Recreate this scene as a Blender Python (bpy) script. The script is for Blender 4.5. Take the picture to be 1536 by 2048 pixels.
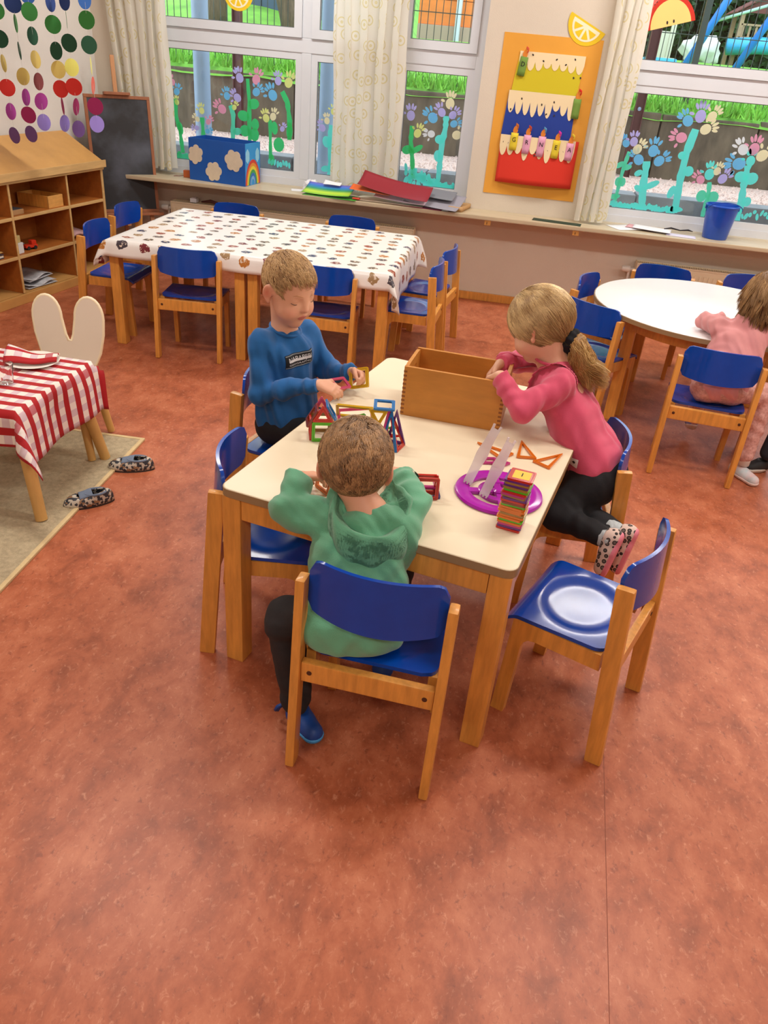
import bpy, bmesh, math, random
import numpy as np
from mathutils import Vector, Matrix, Euler
from math import sin, cos, pi, radians, sqrt, atan2

# ------------------------------------------------------------------ camera
SC = bpy.context.scene
COL = SC.collection
for _o in list(bpy.data.objects):
    bpy.data.objects.remove(_o)
random.seed(7)
RNG = np.random.default_rng(11)

def camera():
    f, pitch, roll, yaw, h = 1539.0, radians(30.84), radians(5.36), radians(-7.12), 1.6
    M0 = np.array([[1, 0, 0], [0, 0, -1], [0, 1, 0]], float)
    P = np.array([[1, 0, 0], [0, cos(pitch), -sin(pitch)], [0, sin(pitch), cos(pitch)]])
    Rr = np.array([[cos(roll), -sin(roll), 0], [sin(roll), cos(roll), 0], [0, 0, 1]])
    Yw = np.array([[cos(yaw), -sin(yaw), 0], [sin(yaw), cos(yaw), 0], [0, 0, 1]])
    R = Rr @ P @ M0 @ Yw                       # world -> camera (x right, y down, z forward)
    cw = np.array([R[0], -R[1], -R[2]]).T      # columns: camera axes in the world
    cd = bpy.data.cameras.new('camera')
    cd.sensor_fit = 'VERTICAL'
    cd.sensor_height = 32.0
    cd.lens = f * 32.0 / 2048.0
    cd.clip_start, cd.clip_end = 0.05, 200
    co = bpy.data.objects.new('camera', cd)
    M = Matrix([[cw[0][0], cw[0][1], cw[0][2], 0], [cw[1][0], cw[1][1], cw[1][2], 0], [cw[2][0], cw[2][1], cw[2][2], h], [0, 0, 0, 1]])
    co.matrix_world = M
    COL.objects.link(co)
    SC.camera = co
camera()

# ------------------------------------------------------------------ colour helpers
def lin(c):
    c = c / 255.0
    return c / 12.92 if c <= 0.04045 else ((c + 0.055) / 1.055) ** 2.4
def C(r, g, b):
    return (lin(r), lin(g), lin(b), 1.0)

# ------------------------------------------------------------------ world, lamps, exposure
w = bpy.data.worlds.new('sky')
SC.world = w
w.use_nodes = True
_bg = w.node_tree.nodes['Background']
_bg.inputs[0].default_value = (0.80, 0.92, 1.0, 1)
_bg.inputs[1].default_value = 3.2
SC.view_settings.view_transform = 'Standard'
SC.view_settings.look = 'None'
SC.view_settings.gamma = 1.0
SC.view_settings.use_curve_mapping = False
SC.view_settings.exposure = 0.05
SC.cycles.max_bounces = 8
SC.cycles.transparent_max_bounces = 12

CEIL = 2.85
LAMPS = [(-1.6, 2.5), (0.9, 2.5), (3.1, 2.5), (-1.6, 5.15), (0.9, 5.15), (3.1, 5.15), (-1.6, -0.9), (0.9, -0.9)]
LAMP_W = 28.5
for _x, _y in LAMPS:
    ld = bpy.data.lights.new('ceiling_lamp_light', 'AREA')
    ld.shape = 'RECTANGLE'
    ld.size, ld.size_y = 1.15, 0.26
    ld.energy = LAMP_W
    ld.color = (1.0, 0.965, 0.91)
    lo = bpy.data.objects.new('ceiling_lamp_light', ld)
    lo.location = (_x, _y, CEIL - 0.085)
    COL.objects.link(lo)

# ------------------------------------------------------------------ materials
MATS = {}
def nt(m):
    return m.node_tree.nodes, m.node_tree.links
def mat(name, col, rough=0.55, var=0.0, vscale=8.0, bump=0.0, bscale=60.0, metal=0.0, coat=0.0, spec=0.5, stretch=None, col2=None, trans=0.0, sheen=0.0, alpha=1.0, emis=0.0):
    if name in MATS:
        return MATS[name]
    m = bpy.data.materials.new(name)
    m.use_nodes = True
    N, L = nt(m)
    b = N['Principled BSDF']
    b.inputs['Base Color'].default_value = col
    b.inputs['Roughness'].default_value = rough
    b.inputs['Metallic'].default_value = metal
    b.inputs['Coat Weight'].default_value = coat
    b.inputs['Coat Roughness'].default_value = 0.12
    b.inputs['Specular IOR Level'].default_value = spec
    b.inputs['Transmission Weight'].default_value = trans
    b.inputs['Sheen Weight'].default_value = sheen
    b.inputs['Alpha'].default_value = alpha
    if emis:
        b.inputs['Emission Color'].default_value = col
        b.inputs['Emission Strength'].default_value = emis
    if var or bump:
        tc = N.new('ShaderNodeTexCoord')
        mp = N.new('ShaderNodeMapping')
        L.new(tc.outputs['Object'], mp.inputs['Vector'])
        if stretch:
            mp.inputs['Scale'].default_value = stretch
    if var:
        n = N.new('ShaderNodeTexNoise')
        n.inputs['Scale'].default_value = vscale
        n.inputs['Detail'].default_value = 5
        n.inputs['Roughness'].default_value = 0.6
        L.new(mp.outputs['Vector'], n.inputs['Vector'])
        r = N.new('ShaderNodeValToRGB')
        r.color_ramp.elements[0].position = 0.32
        r.color_ramp.elements[1].position = 0.68
        c2 = col2 if col2 else tuple(min(1, c * (1 + var)) for c in col[:3]) + (1,)
        c1 = tuple(c * (1 - var) for c in col[:3]) + (1,) if not col2 else col
        r.color_ramp.elements[0].color = c1
        r.color_ramp.elements[1].color = c2
        L.new(n.outputs['Fac'], r.inputs['Fac'])
        L.new(r.outputs['Color'], b.inputs['Base Color'])
    if bump:
        n2 = N.new('ShaderNodeTexNoise')
        n2.inputs['Scale'].default_value = bscale
        n2.inputs['Detail'].default_value = 3
        L.new(mp.outputs['Vector'], n2.inputs['Vector'])
        bp = N.new('ShaderNodeBump')
        bp.inputs['Strength'].default_value = bump
        bp.inputs['Distance'].default_value = 0.004
        L.new(n2.outputs['Fac'], bp.inputs['Height'])
        L.new(bp.outputs['Normal'], b.inputs['Normal'])
    MATS[name] = m
    return m

def glass_mat(name, tint=(0.97, 0.99, 1.0, 1), refl=1.0):
    if name in MATS:
        return MATS[name]
    m = bpy.data.materials.new(name)
    m.use_nodes = True
    N, L = nt(m)
    N.remove(N['Principled BSDF'])
    out = N['Material Output']
    t = N.new('ShaderNodeBsdfTransparent')
    t.inputs[0].default_value = tint
    g = N.new('ShaderNodeBsdfGlossy')
    g.inputs['Roughness'].default_value = 0.02
    fr = N.new('ShaderNodeFresnel')
    fr.inputs[0].default_value = 1.45
    mx = N.new('ShaderNodeMixShader')
    L.new(fr.outputs[0], mx.inputs[0])
    L.new(t.outputs[0], mx.inputs[1])
    L.new(g.outputs[0], mx.inputs[2])
    L.new(mx.outputs[0], out.inputs[0])
    MATS[name] = m
    return m

def translucent_mat(name, col, rough=0.8, tr=0.35, pattern=None):
    """cloth that lets some light through"""
    m = bpy.data.materials.new(name)
    m.use_nodes = True
    N, L = nt(m)
    b = N['Principled BSDF']
    b.inputs['Base Color'].default_value = col
    b.inputs['Roughness'].default_value = rough
    out = N['Material Output']
    t = N.new('ShaderNodeBsdfTranslucent')
    t.inputs[0].default_value = col
    mx = N.new('ShaderNodeMixShader')
    mx.inputs[0].default_value = tr
    L.new(b.outputs[0], mx.inputs[1])
    L.new(t.outputs[0], mx.inputs[2])
    L.new(mx.outputs[0], out.inputs[0])
    MATS[name] = m
    return m, b, t

BEECH = mat('beech', C(214, 148, 66), 0.42, 0.16, 6.0, 0.05, 120, stretch=(9, 9, 1.2), coat=0.25)
BEECH_L = mat('beech_light', C(215, 158, 84), 0.45, 0.12, 6.0, 0.05, 90, stretch=(2, 9, 9), coat=0.2)
PLY_BLUE = mat('blue_lacquer', C(0, 66, 166), 0.24, 0.08, 12.0, 0.03, 220, coat=0.5, spec=0.25)
SCREW = mat('screw_cap', C(74, 40, 22), 0.5)
CREAM = mat('cream_laminate', C(233, 220, 190), 0.38, 0.02, 3.0, 0.02, 300)
WHITE_LAM = mat('white_laminate', C(236, 236, 236), 0.3)
EDGE_GREY = mat('edge_band', C(150, 124, 88), 0.5)
WHITE_PVC = mat('white_pvc', C(214, 219, 226), 0.35, 0.02, 3.0)
WALL = mat('wall_plaster', C(214, 203, 186), 0.85, 0.03, 2.0, 0.25, 160)
WALL_L = mat('wall_plaster_left', C(226, 222, 216), 0.85, 0.03, 2.0, 0.25, 160)
CEILM = mat('ceiling_paint', C(235, 232, 226), 0.9)
SILLM = mat('sill_board', C(196, 180, 150), 0.35, 0.08, 4.0, stretch=(1, 6, 6))
RADM = mat('radiator_enamel', C(234, 220, 188), 0.4)
GLASS = glass_mat('window_glass')

def floor_mat():
    m = bpy.data.materials.new('linoleum')
    m.use_nodes = True
    N, L = nt(m)
    b = N['Principled BSDF']
    tc = N.new('ShaderNodeTexCoord')
    mp = N.new('ShaderNodeMapping')
    mp.inputs['Rotation'].default_value = (0, 0, 0.25)
    mp.inputs['Scale'].default_value = (1.5, 1.0, 1)
    L.new(tc.outputs['Object'], mp.inputs['Vector'])
    n1 = N.new('ShaderNodeTexNoise')
    n1.inputs['Scale'].default_value = 6.5
    n1.inputs['Detail'].default_value = 8
    n1.inputs['Roughness'].default_value = 0.68
    n1.inputs['Distortion'].default_value = 0.25
    L.new(mp.outputs[0], n1.inputs['Vector'])
    r1 = N.new('ShaderNodeValToRGB')
    cr = r1.color_ramp
    cr.elements[0].position = 0.28
    cr.elements[0].color = C(138, 72, 46)
    cr.elements[1].position = 0.74
    cr.elements[1].color = C(204, 128, 92)
    e = cr.elements.new(0.5)
    e.color = C(178, 99, 66)
    L.new(n1.outputs['Fac'], r1.inputs['Fac'])
    # fine light flecks
    n2 = N.new('ShaderNodeTexNoise')
    n2.inputs['Scale'].default_value = 46
    n2.inputs['Detail'].default_value = 6
    n2.inputs['Roughness'].default_value = 0.7
    n2.inputs['Distortion'].default_value = 0.6
    L.new(mp.outputs[0], n2.inputs['Vector'])
    r2 = N.new('ShaderNodeValToRGB')
    r2.color_ramp.elements[0].position = 0.56
    r2.color_ramp.elements[0].color = (0, 0, 0, 1)
    r2.color_ramp.elements[1].position = 0.70
    r2.color_ramp.elements[1].color = (0.55, 0.55, 0.55, 1)
    L.new(n2.outputs['Fac'], r2.inputs['Fac'])
    mx = N.new('ShaderNodeMix')
    mx.data_type = 'RGBA'
    mx.inputs['B'].default_value = C(222, 158, 124)
    L.new(r2.outputs['Color'], mx.inputs['Factor'])
    L.new(r1.outputs['Color'], mx.inputs['A'])
    # dark flecks
    n3 = N.new('ShaderNodeTexNoise')
    n3.inputs['Scale'].default_value = 38
    n3.inputs['Detail'].default_value = 6
    n3.inputs['Roughness'].default_value = 0.72
    n3.inputs['Distortion'].default_value = 0.4
    L.new(mp.outputs[0], n3.inputs['Vector'])
    r3 = N.new('ShaderNodeValToRGB')
    r3.color_ramp.elements[0].position = 0.28
    r3.color_ramp.elements[0].color = (0.85, 0.85, 0.85, 1)
    r3.color_ramp.elements[1].position = 0.43
    r3.color_ramp.elements[1].color = (0, 0, 0, 1)
    L.new(n3.outputs['Fac'], r3.inputs['Fac'])
    mx2 = N.new('ShaderNodeMix')
    mx2.data_type = 'RGBA'
    mx2.inputs['B'].default_value = C(122, 62, 44)
    L.new(r3.outputs['Color'], mx2.inputs['Factor'])
    L.new(mx.outputs['Result'], mx2.inputs['A'])
    L.new(mx2.outputs['Result'], b.inputs['Base Color'])
    b.inputs['Roughness'].default_value = 0.40
    b.inputs['Specular IOR Level'].default_value = 0.45
    bp = N.new('ShaderNodeBump')
    bp.inputs['Strength'].default_value = 0.06
    bp.inputs['Distance'].default_value = 0.002
    L.new(n2.outputs['Fac'], bp.inputs['Height'])
    L.new(bp.outputs['Normal'], b.inputs['Normal'])
    return m
LINO = floor_mat()

# ------------------------------------------------------------------ mesh helpers
class MB:
    """collects shapes into one mesh"""
    def __init__(s):
        s.v, s.f, s.uv = [], [], None
    def add(s, vs, fs, M=None):
        k = len(s.v)
        if M is not None:
            vs = [tuple(M @ Vector(p)) for p in vs]
        s.v += [tuple(p) for p in vs]
        s.f += [tuple(i + k for i in f) for f in fs]
        return s
    def box(s, x0, x1, y0, y1, z0, z1, M=None):
        vs = [(x0, y0, z0), (x1, y0, z0), (x1, y1, z0), (x0, y1, z0), (x0, y0, z1), (x1, y0, z1), (x1, y1, z1), (x0, y1, z1)]
        return s.add(vs, [(0, 3, 2, 1), (4, 5, 6, 7), (0, 1, 5, 4), (1, 2, 6, 5), (2, 3, 7, 6), (3, 0, 4, 7)], M)
    def rbox(s, x0, x1, y0, y1, z0, z1, r=0.004, M=None):
        """box with chamfered edges"""
        bm = bmesh.new()
        bmesh.ops.create_cube(bm, size=1.0)
        for v in bm.verts:
            v.co = ((x0 + x1) / 2 + v.co.x * (x1 - x0), (y0 + y1) / 2 + v.co.y * (y1 - y0), (z0 + z1) / 2 + v.co.z * (z1 - z0))
        r = min(r, 0.45 * min(abs(x1 - x0), abs(y1 - y0), abs(z1 - z0)))
        bmesh.ops.bevel(bm, geom=list(bm.edges), offset=r, segments=2, profile=0.7, affect='EDGES')
        bm.verts.ensure_lookup_table()
        vs = [tuple(v.co) for v in bm.verts]
        fs = [tuple(v.index for v in f.verts) for f in bm.faces]
        bm.free()
        return s.add(vs, fs, M)
    def beam(s, a, b, wx, wy, up=(0, 1, 0), r=0.004, ext=0.0):
        """rounded bar from a to b; wx across, wy along the 'up' hint"""
        a, b = Vector(a), Vector(b)
        z = (b - a)
        Ln = z.length
        z.normalize()
        x = Vector(up).cross(z).normalized()
        y = z.cross(x)
        M = Matrix((( x.x, y.x, z.x, a.x), (x.y, y.y, z.y, a.y), (x.z, y.z, z.z, a.z), (0, 0, 0, 1)))
        return s.rbox(-wx / 2, wx / 2, -wy / 2, wy / 2, -ext, Ln + ext, r, M)
    def prism(s, pts, t, M=None):
        """outline in xz, extruded along y from 0 to t (pts counter-clockwise seen from -y)"""
        n = len(pts)
        vs = [(p[0], 0, p[1]) for p in pts] + [(p[0], t, p[1]) for p in pts]
        fs = [tuple(range(n)), tuple(range(2 * n - 1, n - 1, -1))]
        fs += [(i, i + n, (i + 1) % n + n, (i + 1) % n) for i in range(n)]
        return s.add(vs, fs, M)
    def ringprism(s, outer, inner, t, M=None):
        """frame between two outlines of the same count (xz), extruded along y"""
        n = len(outer)
        vs = [(p[0], 0, p[1]) for p in outer] + [(p[0], 0, p[1]) for p in inner] + [(p[0], t, p[1]) for p in outer] + [(p[0], t, p[1]) for p in inner]
        fs = []
        for i in range(n):
            j = (i + 1) % n
            fs += [(i, j, n + j, n + i), (2 * n + j, 2 * n + i, 3 * n + i, 3 * n + j), (j, i, 2 * n + i, 2 * n + j), (n + i, n + j, 3 * n + j, 3 * n + i)]
        return s.add(vs, fs, M)
    def tube(s, path, rad, seg=8, caps=True, M=None):
        P = [Vector(p) for p in path]
        R = rad if isinstance(rad, (list, tuple)) else [rad] * len(P)
        vs, fs = [], []
        prev = None
        for i, p in enumerate(P):
            t = (P[min(i + 1, len(P) - 1)] - P[max(i - 1, 0)])
            if t.length < 1e-9:
                t = Vector((0, 0, 1))
            t.normalize()
            if prev is None:
                a = Vector((1, 0, 0)) if abs(t.x) < 0.8 else Vector((0, 1, 0))
                x = t.cross(a).normalized()
            else:
                x = (prev - t * prev.dot(t))
                x = x.normalized() if x.length > 1e-6 else t.orthogonal().normalized()
            prev = x
            y = t.cross(x)
            for k in range(seg):
                an = 2 * pi * k / seg
                vs.append(tuple(p + (x * cos(an) + y * sin(an)) * R[i]))
        for i in range(len(P) - 1):
            for k in range(seg):
                k2 = (k + 1) % seg
                fs.append((i * seg + k, i * seg + k2, (i + 1) * seg + k2, (i + 1) * seg + k))
        if caps:
            fs.append(tuple(range(seg - 1, -1, -1)))
            o = (len(P) - 1) * seg
            fs.append(tuple(range(o, o + seg)))
        return s.add(vs, fs, M)
    def lathe(s, prof, seg=24, M=None, close=False):
        """profile [(r,z)] spun round z"""
        vs, fs = [], []
        for r, z in prof:
            for k in range(seg):
                a = 2 * pi * k / seg
                vs.append((r * cos(a), r * sin(a), z))
        n = len(prof)
        for i in range(n - 1 if not close else n):
            i2 = (i + 1) % n
            for k in range(seg):
                k2 = (k + 1) % seg
                fs.append((i * seg + k, i * seg + k2, i2 * seg + k2, i2 * seg + k))
        if not close:
            if prof[0][0] > 1e-6:
                fs.append(tuple(range(seg - 1, -1, -1)))
            if prof[-1][0] > 1e-6:
                fs.append(tuple(range((n - 1) * seg, n * seg)))
        return s.add(vs, fs, M)
    def ball(s, c, r, seg=12, rings=8, M=None):
        r = r if isinstance(r, (tuple, list)) else (r, r, r)
        vs, fs = [], []
        for i in range(rings + 1):
            th = pi * i / rings
            for k in range(seg):
                a = 2 * pi * k / seg
                vs.append((c[0] + r[0] * sin(th) * cos(a), c[1] + r[1] * sin(th) * sin(a), c[2] + r[2] * cos(th)))
        for i in range(rings):
            for k in range(seg):
                k2 = (k + 1) % seg
                fs.append((i * seg + k, (i + 1) * seg + k, (i + 1) * seg + k2, i * seg + k2))
        return s.add(vs, fs, M)
    def sheet(s, nx, ny, fn, thick=0.0):
        """grid surface fn(u,v)->xyz with optional thickness along -normal (approx)"""
        vs = [tuple(fn(i / nx, j / ny)) for j in range(ny + 1) for i in range(nx + 1)]
        fs = [(j * (nx + 1) + i, j * (nx + 1) + i + 1, (j + 1) * (nx + 1) + i + 1, (j + 1) * (nx + 1) + i) for j in range(ny) for i in range(nx)]
        return s.add(vs, fs)
    def mesh(s, name, smooth=False, weld=False):
        me = bpy.data.meshes.new(name)
        me.from_pydata(s.v, [], s.f)
        me.validate()
        if weld:
            bm = bmesh.new()
            bm.from_mesh(me)
            bmesh.ops.remove_doubles(bm, verts=bm.verts, dist=1e-5)
            bm.to_mesh(me)
            bm.free()
        if smooth:
            me.polygons.foreach_set('use_smooth', [True] * len(me.polygons))
        me.update()
        return me
    def build(s, name, m, parent=None, smooth=False, weld=False, auto=None):
        me = s.mesh(name, smooth or auto is not None, weld)
        if auto is not None:
            me.set_sharp_from_angle(angle=radians(auto))
        return link(name, me, m, parent)

def link(name, me, m, parent=None, loc=None, rot=None):
    if m is not None and len(me.materials) == 0:
        me.materials.append(m)
    o = bpy.data.objects.new(name, me)
    COL.objects.link(o)
    if parent is not None:
        o.parent = parent
    if loc is not None:
        o.location = loc
    if rot is not None:
        o.rotation_euler = rot
    return o

def empty(name, loc=(0, 0, 0), rz=0.0):
    o = bpy.data.objects.new(name, None)
    o.empty_display_size = 0.1
    o.location = loc
    o.rotation_euler = (0, 0, rz)
    COL.objects.link(o)
    return o

def tag(o, label=None, cat=None, group=None, kind=None):
    if label: o['label'] = label
    if cat: o['category'] = cat
    if group: o['group'] = group
    if kind: o['kind'] = kind
    return o

def struct(o):
    o['kind'] = 'structure'
    return o

def copy_tree(o, parent=None):
    c = o.copy()
    COL.objects.link(c)
    c.parent = parent
    for ch in list(o.children):
        copy_tree(ch, c)
    return c

def solidify(o, t, offset=-1.0):
    md = o.modifiers.new('thickness', 'SOLIDIFY')
    md.thickness = t
    md.offset = offset
    return o

def R2(x, y, a):
    return (x * cos(a) - y * sin(a), x * sin(a) + y * cos(a))

# ------------------------------------------------------------------ room shell
YW = 6.05            # inner face of the window wall
YF = 6.14            # face of the window frames
SILL = 0.66
LW_DX = 0.147        # the left wall runs slightly askew
def lwx(y):          # x of the left wall at depth y
    return -3.18 - LW_DX / 0.989 * (YW - y)

def build_room():
    # floor: linoleum sheets with a welded seam
    fl = empty('floor'); struct(fl)
    SX = lambda y: 0.40 + 0.055 * (y - 0.3)
    g = 0.0009
    b = MB(); n = 12
    def slab(a0, a1, nm):
        b = MB()
        ys = (-2.6, YW)
        vs = []
        for z in (-0.05, 0.0):
            vs += [(a0(ys[0]), ys[0], z), (a1(ys[0]), ys[0], z), (a1(ys[1]), ys[1], z), (a0(ys[1]), ys[1], z)]
        b.add(vs, [(0, 3, 2, 1), (4, 5, 6, 7), (0, 1, 5, 4), (1, 2, 6, 5), (2, 3, 7, 6), (3, 0, 4, 7)])
        return b.build(nm, LINO, fl)
    slab(lambda y: SX(y) - 5.2, lambda y: SX(y) - g, 'linoleum_sheet')
    slab(lambda y: SX(y) + g, lambda y: SX(y) + 3.4, 'linoleum_sheet')
    MB().box(-5, 4.2, -2.6, YW, -0.09, -0.0505).build('screed', mat('seam', C(96, 52, 40), 0.7), fl)
    b = MB()
    b.add([(SX(-2.6) - g, -2.6, -0.0003), (SX(-2.6) + g, -2.6, -0.0003), (SX(YW) + g, YW, -0.0003), (SX(YW) - g, YW, -0.0003)], [(0, 1, 2, 3)])
    b.build('seam_filler', mat('seam_weld', C(140, 78, 58), 0.7), fl)
    # window wall: below, above, piers
    b = MB()
    T = 0.32
    b.box(-3.6, 4.0, YW, YW + T, -0.05, SILL - 0.025)
    b.box(-3.6, 4.0, YW, YW + T, 2.45, CEIL)
    b.box(-3.6, -2.78, YW, YW + T, SILL - 0.025, 2.45)
    b.box(-0.37, 0.49, YW, YW + T, SILL - 0.025, 2.45)
    b.box(3.1, 4.0, YW, YW + T, SILL - 0.025, 2.45)
    struct(b.build('wall_back', WALL))
    # left wall (slightly askew), right wall, rear wall, ceiling
    b = MB()
    y0 = -2.6
    vs = []
    for z in (-0.05, CEIL):
        vs += [(lwx(y0), y0, z), (lwx(YW + T), YW + T, z), (lwx(YW + T) - 0.25, YW + T, z), (lwx(y0) - 0.25, y0, z)]
    b.add(vs, [(0, 1, 2, 3), (7, 6, 5, 4), (0, 4, 5, 1), (1, 5, 6, 2), (2, 6, 7, 3), (3, 7, 4, 0)])
    struct(b.build('wall_left', WALL_L))
    struct(MB().box(3.75, 4.0, -2.6, YW, -0.05, CEIL).build('wall_right', WALL))
    struct(MB().box(-5, 4.0, -2.85, -2.6, -0.05, CEIL).build('wall_front', WALL))
    struct(MB().box(-5, 4.2, -2.85, YW + T, CEIL, CEIL + 0.2).build('ceiling', CEILM))
    # baseboard of honey wood
    struct(MB().rbox(-3.2, 3.74, YW - 0.018, YW - 0.0005, 0.0, 0.058, 0.004).build('baseboard_back', BEECH))
    # window sill board
    s = MB().rbox(-3.16, 3.74, 5.775, YW - 0.0005, SILL - 0.028, SILL, 0.006).build('trim_1', SILLM)
    struct(s)
    MB().box(-2.78, -0.37, YW - 0.001, YF + 0.03, SILL - 0.028, SILL).build('sill_recess', SILLM, s)
    MB().box(0.49, 3.1, YW - 0.001, YF + 0.03, SILL - 0.028, SILL).build('sill_recess', SILLM, s)
    # small wooden brackets under the sill
    for x in (-0.18, 0.44):
        br = MB().rbox(x - 0.022, x + 0.022, 5.785, 5.80, SILL - 0.062, SILL - 0.028, 0.003).build('sill_clip', BEECH_L, s)
        MB().box(x - 0.006, x - 0.002, 5.7835, 5.785, SILL - 0.055, SILL - 0.04).build('slot', SCREW, br)

def rect(a0, a1, c0, c1):
    return [(a0, c0), (a1, c0), (a1, c1), (a0, c1)]

def window(name, x0, x1, mull):
    """frame with lower fixed lights and upper sashes"""
    z0, zt, z1 = SILL, 1.585, 2.45
    root = empty(name, (0, 0, 0)); struct(root)
    fd = 0.07
    F = Matrix.Translation((0, YF, 0))
    MB().ringprism(rect(x0, x1, z0, z1), rect(x0 + .055, x1 - .055, z0 + .05, z1 - .06), fd, F).build('frame', WHITE_PVC, root)
    edges = [x0 + 0.055] + [m for m in mull] + [x1 - 0.055]
    MB().rbox(edges[0] + .0002, edges[-1] - .0002, YF, YF + fd, zt - .045, zt + .045, .004).build('transom', WHITE_PVC, root)
    for m in mull:
        MB().rbox(m - .035, m + .035, YF, YF + fd, z0 + .0502, zt - .0452, .004).build('mullion', WHITE_PVC, root)
        MB().rbox(m - .035, m + .035, YF, YF + fd, zt + .0452, z1 - .0602, .004).build('mullion', WHITE_PVC, root)
    gm = mat('gasket', C(96, 102, 108), 0.6)
    for i in range(len(edges) - 1):
        a = edges[i] + (0.0352 if i else 0.0002)
        c = edges[i + 1] - (0.0352 if i < len(edges) - 2 else 0.0002)
        for (za, zb, fw, yy) in ((z0 + 0.0502, zt - 0.0452, 0.045, YF + 0.006), (zt + 0.0452, z1 - 0.0602, 0.055, YF - 0.014)):
            M = Matrix.Translation((0, yy, 0))
            so = MB().ringprism(rect(a, c, za, zb), rect(a + fw, c - fw, za + fw, zb - fw), 0.05, M).build('sash', WHITE_PVC, root)
            MB().box(a + fw + .0002, c - fw - .0002, yy + 0.026, yy + 0.030, za + fw + .0002, zb - fw - .0002).build('pane', GLASS, so)
            A0, A1, Z0, Z1 = a + fw + .0002, c - fw - .0002, za + fw + .0002, zb - fw - .0002
            MB().ringprism(rect(A0, A1, Z0, Z1), rect(A0 + .004, A1 - .004, Z0 + .004, Z1 - .004), .004, Matrix.Translation((0, yy + .0215, 0))).build('gasket', gm, so)
    return root

def build_lamps():
    hous = mat('lamp_housing', C(235, 235, 232), 0.5)
    dif = mat('lamp_diffuser', C(255, 244, 226), 0.6, emis=1.2)
    proto = None
    for i, (x, y) in enumerate(LAMPS):
        if proto is None:
            proto = empty('ceiling_lamp', (x, y, CEIL))
            MB().rbox(-0.62, 0.62, -0.15, 0.15, -0.06, -0.0005, 0.008).build('housing', hous, proto)
            MB().rbox(-0.59, 0.59, -0.14, 0.14, -0.078, -0.0605, 0.008).build('diffuser', dif, proto)
            o = proto
        else:
            o = copy_tree(proto); o.location = (x, y, CEIL)
        tag(o, 'long white fluorescent lamp fixed to the ceiling', 'lamp', 'ceiling lamps')

build_room()
WIN1 = window('window_1', -2.78, -0.37, [-1.62, -0.98])
WIN2 = window('window_2', 0.49, 3.10, [1.98])
build_lamps()

def radiator(x0, x1, zt, zb, label):
    r = empty('radiator', (x0, YW, 0))
    L = x1 - x0
    b = MB().rbox(0, L, -0.125, -0.025, zb, zt - 0.012, 0.006)
    n = int(L / 0.033)
    body = b.build('body', RADM, r)
    f = MB()
    for i in range(n):
        x = 0.02 + i * (L - 0.04) / (n - 1)
        f.rbox(x - 0.009, x + 0.009, -0.131, -0.1245, zb + 0.025, zt - 0.045, 0.003)
    tag(f.build('front_ribs', RADM, r), kind='stuff')
    g = MB()
    g.rbox(0, L, -0.128, -0.118, zt - 0.0115, zt, 0.002)
    g.rbox(0, L, -0.032, -0.022, zt - 0.0115, zt, 0.002)
    for i in range(int(L / 0.016)):
        x = 0.008 + i * 0.016
        g.box(x - 0.004, x + 0.004, -0.118, -0.032, zt - 0.0115, zt - 0.004)
    g.build('top_grille', RADM, r)
    MB().rbox(-0.006, -0.0002, -0.13, -0.02, zb, zt, 0.002).build('side_cover', RADM, r)
    MB().rbox(L + .0002, L + 0.006, -0.13, -0.02, zb, zt, 0.002).build('side_cover', RADM, r)
    v = MB().lathe([(0.0, 0), (0.022, 0), (0.024, 0.01), (0.021, 0.05), (0.016, 0.058), (0.0, 0.06)], 16, Matrix.Translation((-0.062, -0.075, zt - 0.06)) @ Matrix.Rotation(pi / 2, 4, 'Y') @ Matrix.Rotation(pi, 4, 'Y') @ Matrix.Translation((0, 0, -0.02)))
    v.tube([(-0.045, -0.075, zt - 0.06), (0.0, -0.075, zt - 0.06)], 0.012, 10)
    v.tube([(-0.045, -0.075, zt - 0.06), (-0.045, -0.075, 0.0)], 0.009, 10)
    v.build('valve', mat('valve_white', C(226, 222, 212), 0.4), r, auto=40)
    for x in (0.25, L - 0.25):
        MB().box(x - 0.015, x + 0.015, -0.0245, -0.0005, zb + 0.02, zt - 0.05).build('bracket', RADM, r)
    tag(r, label, 'radiator')
    return r
radiator(-2.60, -0.72, 0.485, 0.12, 'cream panel radiator on the wall behind the cloth-covered table')
radiator(0.93, 2.75, 0.44, 0.10, 'cream panel radiator on the wall behind the round white table')

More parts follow.
